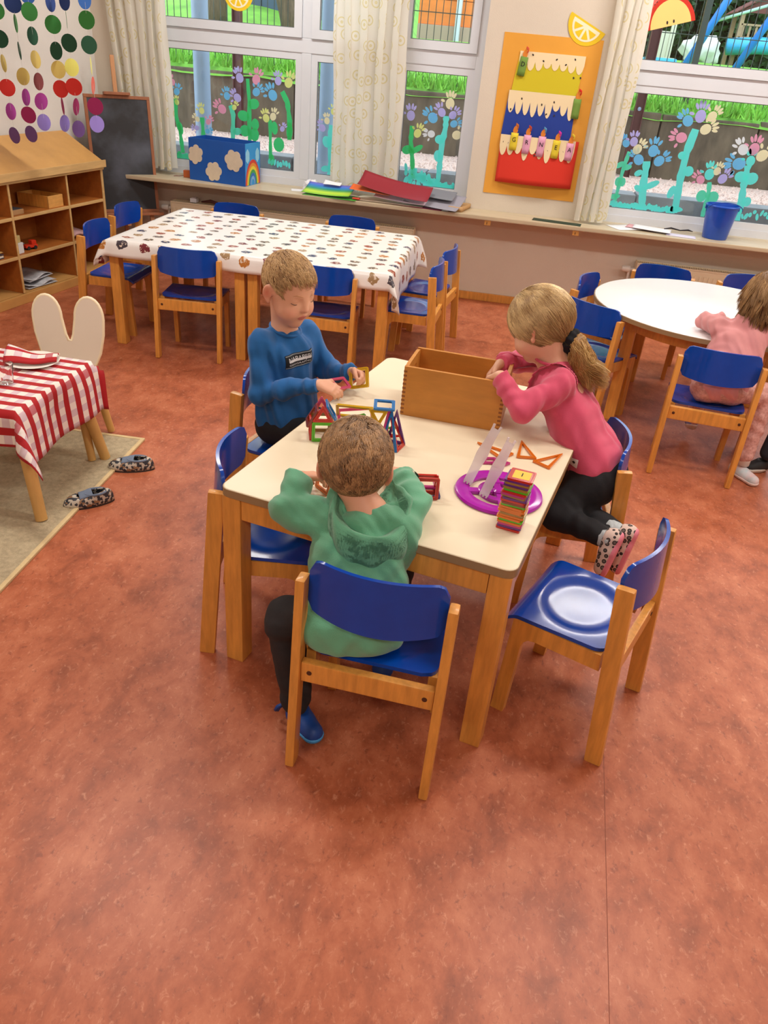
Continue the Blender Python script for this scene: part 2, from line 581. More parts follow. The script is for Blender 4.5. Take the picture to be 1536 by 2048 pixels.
# ------------------------------------------------------------------ curtains
def curtain_mat():
    m, b, t = translucent_mat('curtain_cloth', C(232, 222, 186), 0.85, 0.42)
    N, L = nt(m)
    uv = N.new('ShaderNodeUVMap')
    mp = N.new('ShaderNodeMapping')
    mp.inputs['Scale'].default_value = (8.5, 8.5, 8.5)
    L.new(uv.outputs[0], mp.inputs[0])
    v = N.new('ShaderNodeTexVoronoi')
    v.voronoi_dimensions = '2D'
    v.inputs['Scale'].default_value = 1.0
    v.inputs['Randomness'].default_value = 0.55
    L.new(mp.outputs[0], v.inputs['Vector'])
    m1 = N.new('ShaderNodeMath'); m1.operation = 'MULTIPLY'; m1.inputs[1].default_value = 34.0
    L.new(v.outputs['Distance'], m1.inputs[0])
    m2 = N.new('ShaderNodeMath'); m2.operation = 'SINE'
    L.new(m1.outputs[0], m2.inputs[0])
    m3 = N.new('ShaderNodeMath'); m3.operation = 'LESS_THAN'; m3.inputs[1].default_value = 0.38
    L.new(v.outputs['Distance'], m3.inputs[0])
    m4 = N.new('ShaderNodeMath'); m4.operation = 'MULTIPLY'
    L.new(m2.outputs[0], m4.inputs[0]); L.new(m3.outputs[0], m4.inputs[1])
    m5 = N.new('ShaderNodeMath'); m5.operation = 'MULTIPLY'; m5.inputs[1].default_value = 0.75; m5.use_clamp = True
    L.new(m4.outputs[0], m5.inputs[0])
    mx = N.new('ShaderNodeMix'); mx.data_type = 'RGBA'
    mx.inputs['A'].default_value = C(240, 237, 226)
    mx.inputs['B'].default_value = C(222, 208, 134)
    L.new(m5.outputs[0], mx.inputs['Factor'])
    L.new(mx.outputs['Result'], b.inputs['Base Color'])
    L.new(mx.outputs['Result'], t.inputs[0])
    return m
CURT = curtain_mat()

def curtain(x0t, x1t, x0b, x1b, yc, zb, folds, amp, seed, label, width_cloth):
    rn = random.Random(seed)
    ph = [rn.uniform(0, 6.28) for _ in range(6)]
    nx, nz = 110, 40
    zt = 2.62
    vs, uvs = [], []
    for j in range(nz + 1):
        t = j / nz
        z = zt + (zb - zt) * t
        xa = x0t + (x0b - x0t) * t
        xb = x1t + (x1b - x1t) * t
        for i in range(nx + 1):
            u = i / nx
            a = 2 * pi * folds * u + ph[0] + 0.4 * sin(3 * u * pi + ph[1])
            am = amp * (0.75 + 0.35 * sin(5.1 * u + ph[2])) * (0.7 + 0.3 * t)
            x = xa + (xb - xa) * u + 0.012 * sin(a * 2 + ph[3]) + 0.006 * sin(2.2 * t * 6 + ph[4] + 7 * u)
            y = yc + am * sin(a) + 0.018 * sin(t * 3 + 9 * u + ph[5]) * t
            zz = z + (0.008 * sin(a + 1) if j == nz else 0)
            vs.append((x, y, zz))
            uvs.append((u * width_cloth, t * (zt - zb)))
    b = MB()
    fs = [(j * (nx + 1) + i, j * (nx + 1) + i + 1, (j + 1) * (nx + 1) + i + 1, (j + 1) * (nx + 1) + i) for j in range(nz) for i in range(nx)]
    b.add(vs, fs)
    root = empty('curtain', ((x0t + x1t) / 2, yc, 2.64))
    me = b.mesh('curtain_panel', True)
    ul = me.uv_layers.new(name='UVMap')
    li = np.array([l.vertex_index for l in me.loops])
    ul.data.foreach_set('uv', np.array(uvs)[li].ravel())
    o = link('cloth', me, CURT, root)
    o.matrix_parent_inverse = Matrix.Translation((-(x0t + x1t) / 2, -yc, -2.64))
    r = MB().tube([(x0t - 0.03, yc, 2.635), (x1t + 0.03, yc, 2.635)], 0.012, 8).build('rail', WHITE_PVC, root)
    r.matrix_parent_inverse = o.matrix_parent_inverse.copy()
    tag(root, label, 'curtain')
    return root
curtain(-3.11, -2.63, -2.97, -2.58, 6.00, 0.70, 6.0, 0.032, 3, 'cream curtain with yellow rings hanging beside the chalkboard', 1.4)
curtain(-1.42, -0.90, -1.38, -0.88, 6.00, 0.70, 4.6, 0.036, 5, 'cream curtain with yellow rings hanging between two window panes above the loose papers', 1.2)
curtain(0.43, 0.64, 0.41, 0.63, 5.94, 0.685, 4.0, 0.030, 8, 'gathered cream curtain with yellow rings hanging beside the orange cake poster', 0.9)
# ------------------------------------------------------------------ outside the windows
GRASS = mat('lawn', C(110, 168, 56), 0.9, 0.3, 3.0, 0.8, 60)
GRAVEL = mat('gravel', C(196, 168, 156), 0.9, 0.45, 55.0, 1.0, 90)
CONC = mat('concrete', C(92, 80, 64), 0.9, 0.45, 2.6, 0.5, 40, stretch=(3, 3, 1))
CONC2 = mat('concrete_grey', C(118, 120, 122), 0.9, 0.28, 3.0, 0.5, 40)
STEEL = mat('steel_column', C(150, 172, 198), 0.4, 0.05, 3.0)
OXIDE = mat('oxide_red_steel', C(84, 42, 42), 0.5)
WIRE = mat('fence_wire', C(52, 62, 54), 0.5)
BARK = mat('bark', C(96, 78, 62), 0.9, 0.35, 8.0, 0.8, 30, stretch=(4, 4, 0.8))
LEAF_D = mat('leaf_dark', C(48, 78, 40), 0.7, 0.35, 4.0)
LEAF_M = mat('leaf_mid', C(112, 148, 66), 0.7, 0.35, 4.0)

def lawn_z(x, y):
    k = min(1.0, max(0.0, (-2.8 - x) / 1.6))
    return 1.31 + 0.128 * min(max(y - 9.3, 0.0), 3.9) + max(0.0, y - 12.0) * 0.17 * k + 0.012 * sin(x * 0.9 + y * 0.5)

def build_outside():
    struct(MB().box(-14, 14, YW + 0.32, 7.45, -0.4, -0.1).build('ground_shaft', CONC2))
    # low wall of grey concrete blocks with gravel behind it
    lw = empty('low_wall'); struct(lw)
    x = -12.0
    i = 0
    while x < 12:
        wd = 0.62
        MB().rbox(x + 0.006, x + wd - 0.006, 7.45 + random.uniform(0, .012), 7.72, -0.4, 0.70 + random.uniform(-.008, .008), 0.012).build('block', CONC2, lw)
        x += wd
        i += 1
    struct(MB().box(-12, 12, 7.7, 9.2, -0.3, 0.69).build('gravel_bed', GRAVEL))
    # scattered pebbles give the bed its grain
    pb = MB()
    rr = random.Random(5)
    for k in range(2600):
        px, py, s = rr.uniform(-5, 5), rr.uniform(7.74, 8.95), rr.uniform(.008, .022)
        pb.add([(px - s, py, .69), (px, py - s, .69), (px + s, py, .69), (px, py + s, .69), (px, py, .69 + s)], [(0, 1, 4), (1, 2, 4), (2, 3, 4), (3, 0, 4)])
    tag(pb.build('gravel_pebbles', GRAVEL), 'pale pinkish gravel lying before the retaining wall', 'gravel', kind='stuff')
    # retaining wall of tall slabs
    rw = empty('retaining_wall'); struct(rw)
    x = -12.0
    while x < 12:
        wd = 0.95
        MB().rbox(x + 0.008, x + wd - 0.008, 9.0 + rr.uniform(0, .02), 9.28, 0.2, 1.285 + rr.uniform(-.012, .012), 0.014).build('slab', CONC, rw)
        x += wd
    # lawn rising behind
    b = MB()
    nx, ny = 120, 40
    b.sheet(nx, ny, lambda u, v: (-25 + 50 * u, 8.992, 1.235 + .02 * sin(u * 260)) if v == 0 else (-25 + 50 * u, 9.0 + 30 * v ** 1.5, lawn_z(-25 + 50 * u, 9.0 + 30 * v ** 1.5)))
    struct(b.build('lawn_ground', GRASS, None, True))
    # grass blades along the top of the wall
    g = MB()
    for k in range(6500):
        px, py = rr.uniform(-5.5, 5.5), 9.01 + abs(rr.gauss(0, .5))
        z = lawn_z(px, py)
        h = rr.uniform(.05, .16) * (1.0 if py < 9.5 else .6)
        a = rr.uniform(0, 6.28)
        dx, dy = .012 * cos(a), .012 * sin(a)
        lx, ly = rr.gauss(0, .04), rr.gauss(0, .04)
        g.add([(px - dx, py - dy, z - .01), (px + dx, py + dy, z - .01), (px + lx, py + ly, z + h)], [(0, 1, 2)])
    tag(g.build('grass_blades', mat('grass_blade', C(112, 176, 52), 0.8, 0.3, 9.0), None), 'long bright grass growing over the wall top', 'grass', kind='stuff')
    # wire fence on the wall top
    fe = empty('wire_fence', (0, 9.42, 1.24))
    for px in (-4.2, -2.45, 0.15, 1.55, 4.2):
        if px in (-2.45, 1.55, ):
            pass
        MB().rbox(px - .03, px + .03, -.03, .03, 0, 2.0, .004).build('post', WIRE, fe)
    wv = MB()
    x = -6.0
    while x < 6.0:
        wv.box(x - .0035, x + .0035, -.0035, .0035, .04, 1.95)
        x += .075
    tag(wv.build('upright_wires', WIRE, fe), kind='stuff')
    wh = MB()
    for z in (.10, .42, .74, 1.06, 1.38, 1.70, 1.92):
        wh.box(-6, 6, -.012, -.004, z - .004, z + .004)
    wh.build('cross_wires', WIRE, fe)
    tag(fe, 'dark wire mesh fence standing on the concrete retaining wall', 'fence')
    # oxide red steel uprights set before the retaining wall
    for i, (px, lab) in enumerate(((-3.07, 'dark red steel upright seen behind the painted tall green flower'), (1.045, 'dark red steel upright with a bolt beside the cream curtain'))):
        p = empty('steel_upright', (px, 8.86, 0.69))
        MB().rbox(-.045, .045, -.004, .004, 0, 2.6, .002).rbox(-.045, -.037, -.04, .04, 0, 2.6, .002).rbox(.037, .045, -.04, .04, 0, 2.6, .002).build('profile', OXIDE, p)
        MB().lathe([(0, 0), (.018, 0), (.018, .008), (0, .012)], 10, Matrix.Translation((0, -.005, .62)) @ Matrix.Rotation(pi / 2, 4, 'X')).build('bolt', STEEL, p)
        tag(p, lab, 'post')
    # round blue-grey columns just outside the glass
    for px, lab in ((-2.738, 'round blue grey steel column outside behind the small yellow painted flowers'), (-1.66, 'round blue grey steel column outside behind the narrow window pane')):
        p = empty('steel_column', (px, 7.0, -0.1))
        MB().lathe([(.068, 0.012), (.068, 3.4)], 24).build('shaft', STEEL, p, auto=40)
        MB().rbox(-.1, .1, -.1, .1, 0, .012, .003).build('base_plate', STEEL, p)
        tag(p, lab, 'column')
    # orange timber house beyond the lawn
    hx = -1.6; hy = 15.2
    hz = lawn_z(0, 15.0) + .02
    h = empty('timber_house', (hx, hy, hz - .1))
    OR = mat('orange_board', C(232, 128, 58), 0.7, 0.12, 2.0, stretch=(.4, 1, 3))
    for k in range(22):
        MB().rbox(-.5, 2.6, 0, .03, .3 + k * .18, .3 + k * .18 + .172, .006).build('board', OR, h)
    MB().box(-.5, 2.6, .031, .9, 0, 4.3).build('wall_core', mat('house_core', C(150, 90, 60), .8), h)
    MB().rbox(-.5, 2.6, -.04, .0295, 0, .298, .01).build('plinth', mat('plinth', C(176, 150, 132), .8), h)
    MB().tube([(.18, -.12, 0), (.18, -.12, 4.3)], .05, 12).build('downpipe', mat('downpipe', C(198, 208, 216), .4, metal=.3), h, auto=40)
    tag(h, 'orange boarded timber house with a pale downpipe beyond the lawn', 'building')
    # blue shed standing in the shade at the far side of it
    s = empty('garden_shed', (-4.05, 13.4, lawn_z(-4.05, 13.4) - .1))
    SH = mat('shed_blue', C(74, 92, 112), .8, .1, 3.)
    for k in range(5):
        MB().rbox(-.4 + k * .2, -.4 + k * .2 + .19, 0, .03, 0, 2.6, .006).build('plank', SH, s)
    MB().box(-.42, .62, .0305, 1.0, 0, 2.62).build('body', SH, s)
    tag(s, 'dark grey blue plank shed behind the leaning tree', 'shed')
    # trees
    def trunk(px, py, lean, r, ht, lab, crown=None, cm=LEAF_D, seed=1, cz=3.0):
        z = lawn_z(px, py) - .1
        t = empty('tree', (px, py, z))
        n = 8
        path = [(lean * (k / n) * ht, .1 * sin(k), ht * k / n) for k in range(n + 1)]
        MB().tube(path, [r * (1.25 - .5 * k / n) for k in range(n + 1)], 12).build('trunk', BARK, t, True)
        if crown:
            leaves(t, crown, cm, seed)
        tag(t, lab, 'tree')
    def leaves(t, blobs, cm, seed, n=2600, s=.085):
        r2 = random.Random(seed)
        b = MB()
        for (cx, cy, cz, rx, ry, rz) in blobs:
            for k in range(n):
                th, ph = r2.uniform(0, 2 * pi), math.acos(r2.uniform(-1, 1))
                q = r2.uniform(.55, 1.0) ** .6
                p = Vector((cx + rx * q * sin(ph) * cos(th), cy + ry * q * sin(ph) * sin(th), cz + rz * q * cos(ph)))
                a, c2 = Vector((r2.gauss(0, 1), r2.gauss(0, 1), r2.gauss(0, .6))).normalized(), Vector((r2.gauss(0, 1), r2.gauss(0, 1), r2.gauss(0, 1))).normalized()
                e = a.cross(c2).normalized() * s * .5
                a = a * s
                b.add([tuple(p - a), tuple(p + e), tuple(p + a), tuple(p - e)], [(0, 1, 2, 3)])
        o = b.build('foliage', cm, t)
        o['kind'] = 'stuff'
    trunk(-4.48, 12.0, .0, .13, 4.0, 'straight grey brown tree trunk on the lawn behind the fence')
    trunk(-3.30, 11.9, -.30, .12, 3.2, 'dark leaning tree trunk on the lawn beside the shed', [(-.2, .0, 2.2, .35, .4, .3)], LEAF_D, 4)
    # dark hedge trees behind the playground
    for i, (px, py, lab) in enumerate(((1.6, 17.0, 'dark evergreen behind the white climbing boulder'), (3.7, 17.2, 'dark evergreen between the blue swing legs'), (5.8, 17.4, 'dark evergreen behind the wooden playhouse'))):
        z = lawn_z(px, py)
        t = empty('tree', (px, py, z - .1))
        MB().tube([(0, 0, 0), (0, 0, 2.4)], [.2, .12], 10).build('trunk', BARK, t, True)
        leaves(t, [(0, 0, .9, .92, .8, 1.0), (.05, .1, 2.1, .9, .8, 1.0)], LEAF_D, 20 + i, 3200, .12)
        leaves(t, [(.1, -.35, 2.2, .75, .4, .7)], LEAF_M, 30 + i, 900, .1)
        tag(t, lab, 'tree')
    # clipped hedge closing the playground
    hg = empty('hedge', (3.2, 19.4, lawn_z(3.2, 19.4) - .1))
    MB().rbox(-5.5, 5.5, -.35, .35, 0, 3.2, .2).build('woody_core', mat('hedge_core', C(30, 44, 26), .9), hg)
    r9 = random.Random(44)
    hb = MB()
    for k in range(9000):
        p = Vector((r9.uniform(-5.5, 5.5), -.36 - abs(r9.gauss(0, .12)), r9.uniform(0, 3.5)))
        a, c2 = Vector((r9.gauss(0, 1), r9.gauss(0, 1), r9.gauss(0, 1))).normalized(), Vector((r9.gauss(0, 1), r9.gauss(0, 1), r9.gauss(0, 1))).normalized()
        e = a.cross(c2).normalized() * .05
        a = a * .10
        hb.add([tuple(p - a), tuple(p + e), tuple(p + a), tuple(p - e)], [(0, 1, 2, 3)])
    hb.build('foliage', LEAF_D, hg)['kind'] = 'stuff'
    tag(hg, 'tall dark hedge closing the playground behind the evergreens', 'hedge')
    # playground: swing frame with blue slanted legs
    BLU = mat('swing_blue', C(36, 120, 214), .4)
    sw = empty('swing_frame', (2.3, 12.6, lawn_z(2.3, 12.6) - .02))
    MB().tube([(-.36, 0, 0), (.30, 0, 1.5)], .05, 12).build('leg', BLU, sw, True)
    MB().tube([(.33, .2, 0), (1.02, .2, 1.5)], .05, 12).build('leg', BLU, sw, True)
    MB().tube([(.30, 0, 1.5), (1.02, .2, 1.5)], .05, 12).build('top_bar', BLU, sw, True)
    MB().tube([(-.12, 0, .55), (.72, .2, .85)], .018, 8).build('brace', mat('swing_brace', C(160, 190, 176), .5), sw, True)
    tag(sw, 'swing frame with thick slanted bright blue legs on the playground', 'swing')
    # white climbing boulder
    bo = MB()
    rn = random.Random(3)
    seg, rings = 20, 12
    vs, fs = [], []
    for i in range(rings + 1):
        th = pi * i / rings
        for k in range(seg):
            a = 2 * pi * k / seg
            q = 1 + .13 * sin(3 * a + i) + .08 * sin(5 * a - 2 * i) + .05 * rn.uniform(-1, 1)
            vs.append((.27 * q * sin(th) * cos(a), .2 * q * sin(th) * sin(a), .14 + .20 * q * cos(th)))
    for i in range(rings):
        for k in range(seg):
            fs.append((i * seg + k, (i + 1) * seg + k, (i + 1) * seg + (k + 1) % seg, i * seg + (k + 1) % seg))
    bo.add(vs, fs)
    o = bo.build('climbing_boulder', mat('boulder', C(206, 206, 200), .8, .1, 4., .5, 20), None, True)
    o.location = (2.28, 13.6, lawn_z(2.28, 13.6))
    tag(o, 'pale grey climbing boulder behind the blue swing legs', 'boulder')
    # blue plastic sandbox
    sb = empty('sandbox', (1.63, 12.8, lawn_z(1.63, 12.8) - .06))
    MB().rbox(-.21, .21, -.2, .2, 0, .11, .03).build('tub', mat('cyan_plastic', C(60, 170, 225), .35), sb)
    MB().rbox(-.17, .17, -.16, .16, .1105, .116, .003).build('sand', mat('sand', C(216, 190, 140), .9), sb)
    tag(sb, 'low light blue plastic sandbox on the playground', 'sandbox')
    # white timber post
    p = empty('timber_post', (1.90, 14.1, lawn_z(1.90, 14.1) - .05))
    MB().rbox(-.035, .035, -.035, .035, 0, .95, .008).build('shaft', mat('pale_timber', C(206, 200, 182), .8), p)
    MB().rbox(-.30, -.0355, -.02, .02, .08, .42, .008).build('board', mat('pale_timber', C(206, 200, 182), .8), p)
    tag(p, 'pale timber post with a board beside the white boulder', 'post')
    # wooden playhouse with roof, rail and blue tunnel
    ph = empty('playhouse', (3.22, 14.3, lawn_z(3.22, 14.3) - .03))
    TB = mat('playhouse_timber', C(168, 140, 104), .8, .15, 4.)
    RB = mat('playhouse_roof', C(110, 58, 50), .7, .1, 4.)
    for x in (-.65, .65):
        MB().rbox(x - .05, x + .05, -.5, -.4, 0, 1.7, .01).build('post', TB, ph)
        MB().rbox(x - .05, x + .05, .4, .5, 0, 1.7, .01).build('post', TB, ph)
    for k in range(9):
        MB().rbox(-.6 + k * .15, -.55 + k * .15, -.48, -.45, .95, 1.25, .005).build('baluster', TB, ph)
    MB().rbox(-.65, .65, -.5, -.44, 1.25, 1.31, .01).rbox(-.65, .65, -.5, -.44, .88, .95, .01).build('rail', TB, ph)
    MB().rbox(-.65, .65, -.5, .5, .8, .88, .01).build('deck', TB, ph)
    for k in range(6):
        t0, t1 = k / 6, (k + 1) / 6
        for sgn in (-1, 1):
            MB().add([(sgn * .85 * (1 - t0), -.65, 1.6 + .7 * t0), (sgn * .85 * (1 - t1), -.65, 1.6 + .7 * t1 + .02), (sgn * .85 * (1 - t1), .65, 1.6 + .7 * t1 + .02), (sgn * .85 * (1 - t0), .65, 1.6 + .7 * t0),
                      (sgn * .85 * (1 - t0), -.65, 1.57 + .7 * t0), (sgn * .85 * (1 - t1), -.65, 1.57 + .7 * t1), (sgn * .85 * (1 - t1), .65, 1.57 + .7 * t1), (sgn * .85 * (1 - t0), .65, 1.57 + .7 * t0)],
                     [(0, 1, 2, 3), (7, 6, 5, 4), (0, 4, 5, 1), (1, 5, 6, 2), (2, 6, 7, 3), (3, 7, 4, 0)]).build('roof_board', RB, ph)
    MB().prism([(-.78, 1.6), (.78, 1.6), (0, 2.24)], .03, Matrix.Translation((0, -.56, 0))).build('gable', RB, ph)
    MB().tube([(-.9, -.75, .62), (-.2, -.8, .72), (.5, -.8, .74), (1.2, -.75, .7)], .24, 16).build('tunnel', mat('cyan_plastic', C(60, 170, 225), .35), ph, True)
    ph.scale = (.62, .62, .45)
    tag(ph, 'wooden playhouse with a red gabled roof and blue tunnel outside', 'playhouse')
build_outside()
# ------------------------------------------------------------------ furniture
LEAN = 0.045
def chair_proto():
    root = empty('chair')
    yp = lambda z: LEAN * z / 0.56
    for s in (-1, 1):
        # rear post: straight rounded bar from floor to above the backrest fixing
        b = MB()
        b.beam((s * .176, 0.0, 0.0), (s * .176, yp(.56), .56), .024, .046, up=(0, 1, 0), r=.007)
        b.build('rear_post', BEECH, root, auto=35)
        # front leg with the curved shoulder into the side rail
        b = MB()
        pts = [(.282, 0), (.318, 0), (.306, .20), (.300, .325), (.262, .325)]
        for k in range(6):
            a = pi / 2 * k / 5
            pts.append((.230 + .036 * (1 - sin(a)) + .0 , .285 - .0 + .0 - .03 * (1 - cos(a)))) if False else None
        pts = [(.280, 0), (.318, 0), (.308, .20), (.302, .334), (.06, .334), (.055, .284), (.235, .284), (.252, .280), (.264, .268), (.269, .25), (.273, .15)]
        M = Matrix(((0, 1, 0, s * .152 - .012), (1, 0, 0, 0), (0, 0, 1, 0), (0, 0, 0, 1)))
        b.prism(pts, .024, M)
        b.build('front_leg', BEECH, root)
    y0 = yp(.30)
    MB().rbox(-.1635, .1635, y0 - .011, y0 + .011, .272, .332, .004).build('back_rail', BEECH, root)
    c = MB()
    for s in (-1, 1):
        c.lathe([(0, 0), (.0065, 0), (.0065, .002), (0, .003)], 10, Matrix.Translation((s * .142, y0 - .0105, .303)) @ Matrix.Rotation(pi / 2, 4, 'X'))
    c.build('screw_cap', SCREW, root)
    MB().rbox(-.139, .139, .272, .29, .285, .33, .003).build('front_rail', BEECH, root)
    # dished plywood seat, front edge rolled down
    nx, ny = 32, 32
    def seat(top):
        vs = []
        for j in range(ny + 1):
            v = j / ny
            for i in range(nx + 1):
                u = i / nx * 2 - 1
                y = .052 + .275 * v
                hw = .158 + .008 * v
                # rounded corners
                cr = .035
                dy = max(0, (.052 + cr) - y, y - (.327 - cr * .6))
                shrink = cr - sqrt(max(0, cr * cr - min(dy, cr) ** 2)) if dy > 0 else 0
                x = u * (hw - shrink)
                d = sqrt((x / .115) ** 2 + ((y - .175) / .10) ** 2)
                z = .3465 - .007 * (1 / (1 + math.exp((d - 1) * 18)))
                if v > .86:
                    z -= .022 * ((v - .86) / .14) ** 2
                vs.append((x, y, z if top else z - .011))
        return vs
    T, B = seat(True), seat(False)
    n = nx + 1
    fs = [(j * n + i, j * n + i + 1, (j + 1) * n + i + 1, (j + 1) * n + i) for j in range(ny) for i in range(nx)]
    k = len(T)
    fb = [tuple(q + k for q in f[::-1]) for f in fs]
    rim = [i for i in range(n)] + [j * n + nx for j in range(1, ny + 1)] + [ny * n + i for i in range(nx - 1, -1, -1)] + [j * n for j in range(ny - 1, 0, -1)]
    fr = [(rim[q], k + rim[q], k + rim[(q + 1) % len(rim)], rim[(q + 1) % len(rim)]) for q in range(len(rim))]
    b = MB(); b.add(T + B, fs + fb + fr)
    b.build('seat', PLY_BLUE, root, auto=40)
    # curved backrest
    nx, nz = 24, 12
    zb, zt, W = .462, .610, .163
    def back(off):
        vs = []
        for j in range(nz + 1):
            t = j / nz
            for i in range(nx + 1):
                u = i / nx * 2 - 1
                x = u * W
                top = zt - .004 * u * u
                bot = zb + .012 * u * u
                # rounded upper corners
                r = .034
                ex = max(0, abs(x) - (W - r))
                top -= (r - sqrt(max(0, r * r - ex * ex)))
                r2 = .02
                ex = max(0, abs(x) - (W - r2))
                bot += (r2 - sqrt(max(0, r2 * r2 - ex * ex)))
                z = bot + (top - bot) * t
                y = yp(z) + .010 - .046 * (1 - u * u) + off
                vs.append((x, y, z))
        return vs
    T, B = back(0), back(.010)
    n = nx + 1
    fs = [(j * n + i, j * n + i + 1, (j + 1) * n + i + 1, (j + 1) * n + i) for j in range(nz) for i in range(nx)]
    k = len(T)
    fb = [tuple(q + k for q in f[::-1]) for f in fs]
    rim = [i for i in range(n)] + [j * n + nx for j in range(1, nz + 1)] + [nz * n + i for i in range(nx - 1, -1, -1)] + [j * n for j in range(nz - 1, 0, -1)]
    fr = [(rim[q], k + rim[q], k + rim[(q + 1) % len(rim)], rim[(q + 1) % len(rim)]) for q in range(len(rim))]
    b = MB(); b.add(T + B, fs + fb + fr)
    b.build('backrest', PLY_BLUE, root, auto=40)
    return root

CHAIRS = [  # x, y of the rear feet, heading, label, group
    (-.173, 1.335, -.062, 'blue chair under the child in the green hoodie', None),
    (.509, 1.700, 1.161, 'empty blue chair with a pale glare on its seat by the cream table corner', None),
    (-.735, 1.865, -1.42, 'empty blue chair pushed under the cream table between two children', None),
    (-.84, 2.535, -1.79, 'blue chair under the child in the blue shirt', None),
    (.492, 2.366, 1.608, 'blue chair under the kneeling child in pink', None),
    (-1.695, 3.985, .105, 'blue chair at the fruit print cloth, nearer the bunny chair', None),
    (-.945, 3.985, .03, 'blue chair at the fruit print cloth directly behind the child in the blue shirt', None),
    (-2.46, 4.39, -1.53, 'blue chair beside the cubby shelf at the end of the fruit print cloth', None),
    (-2.56, 5.00, -1.62, 'blue chair standing before the chalkboard easel', None),
    (-.335, 4.44, 1.53, 'blue chair at the end of the fruit print cloth, the one farther from the radiator', None),
    (-.30, 4.86, 1.44, 'blue chair at the end of the fruit print cloth nearer the window wall', None),
    (-1.90, 5.47, pi, 'blue chair between the radiator and the fruit print cloth, near the cloud box', None),
    (-1.085, 5.50, pi, 'blue chair between the radiator and the fruit print cloth, below the loose papers', None),
    (.425, 3.930, -.66, 'blue chair at the round table just behind the blonde ponytail', None),
    (.42, 4.57, -1.98, 'blue chair at the round table facing away from the bare wall', None),
    (.965, 5.09, 2.95, 'blue chair between round table and radiator, nearer the bare wall', None),
    (1.46, 5.13, 3.35, 'blue chair between round table and radiator, below the blue bucket', None),
    (.985, 3.385, -.124, 'blue chair under the child in pale pink at the round table', None),
]
def place_chairs():
    p = chair_proto()
    for i, (x, y, a, lab, grp) in enumerate(CHAIRS):
        o = p if i == 0 else copy_tree(p)
        o.location = (x, y, 0)
        o.rotation_euler = (0, 0, a)
        tag(o, lab, 'chair', grp or 'blue wooden kindergarten chairs')
place_chairs()

def leg_table(name, x, y, rot, w, l, h, top_m, label, top_t=.024, leg=.056, over=.0, group=None):
    """origin at the near left corner; w along x, l along y"""
    r = empty(name, (x, y, 0), rot)
    # rounded-corner top
    rc = .03
    pts = []
    for cx, cy, a0 in ((w - rc, rc, -90), (w - rc, l - rc, 0), (rc, l - rc, 90), (rc, rc, 180)):
        for k in range(7):
            a = radians(a0 + 15 * k)
            pts.append((cx + rc * cos(a), cy + rc * sin(a)))
    b = MB()
    n = len(pts)
    vs = [(p[0], p[1], h - top_t) for p in pts] + [(p[0], p[1], h - .0015) for p in pts] + [(w / 2 + (p[0] - w / 2) * (1 - .004 / w), l / 2 + (p[1] - l / 2) * (1 - .004 / l), h) for p in pts]
    b.add(vs, [tuple(range(n - 1, -1, -1)), tuple(range(2 * n, 3 * n))] + [(i, (i + 1) % n, n + (i + 1) % n, n + i) for i in range(n)] + [(n + i, n + (i + 1) % n, 2 * n + (i + 1) % n, 2 * n + i) for i in range(n)])
    t = b.build('tabletop', top_m, r)
    # wooden lipping round the edge
    b = MB()
    op = [(w / 2 + (p[0] - w / 2) * (1 + .003 / w), l / 2 + (p[1] - l / 2) * (1 + .003 / l)) for p in pts]
    vs = [(p[0], p[1], h - top_t) for p in op] + [(p[0], p[1], h - .002) for p in op] + [(p[0], p[1], h - .002) for p in pts] + [(p[0], p[1], h - top_t) for p in pts]
    b.add(vs, [(a * n + i, a * n + (i + 1) % n, ((a + 1) % 4) * n + (i + 1) % n, ((a + 1) % 4) * n + i) for a in range(4) for i in range(n)])
    b.build('edge_band', EDGE_GREY, t)
    zt = h - top_t - .0005
    for (cx, cy) in ((0, 0), (1, 0), (1, 1), (0, 1)):
        x0 = .004 + cx * (w - leg - .008)
        y0 = .004 + cy * (l - leg - .008)
        MB().rbox(x0, x0 + leg, y0, y0 + leg, 0, zt, .006).build('leg', BEECH, r)
    for (x0, x1, y0, y1) in ((leg + .005, w - leg - .005, .008, .030), (leg + .005, w - leg - .005, l - .030, l - .008), (.008, .030, leg + .005, l - leg - .005), (w - .030, w - .008, leg + .005, l - leg - .005)):
        MB().rbox(x0, x1, y0, y1, zt - .065, zt, .003).build('apron', BEECH, r)
    tag(r, label, 'table', group)
    return r
TA = (-.649, 1.675); TR = -.218; TH = .59
leg_table('play_table', TA[0], TA[1], TR, .80, 1.19, TH, CREAM, 'cream topped rectangular play table with children playing magnetic tiles')
leg_table('dining_table', -2.185, 4.085, 0.0, .79, 1.07, .588, CREAM, 'wooden table under the fruit print cloth, the one nearer the cubby shelf')
leg_table('dining_table', -1.385, 4.085, 0.0, .79, 1.07, .588, CREAM, 'wooden table under the fruit print cloth, the one nearer the poster')

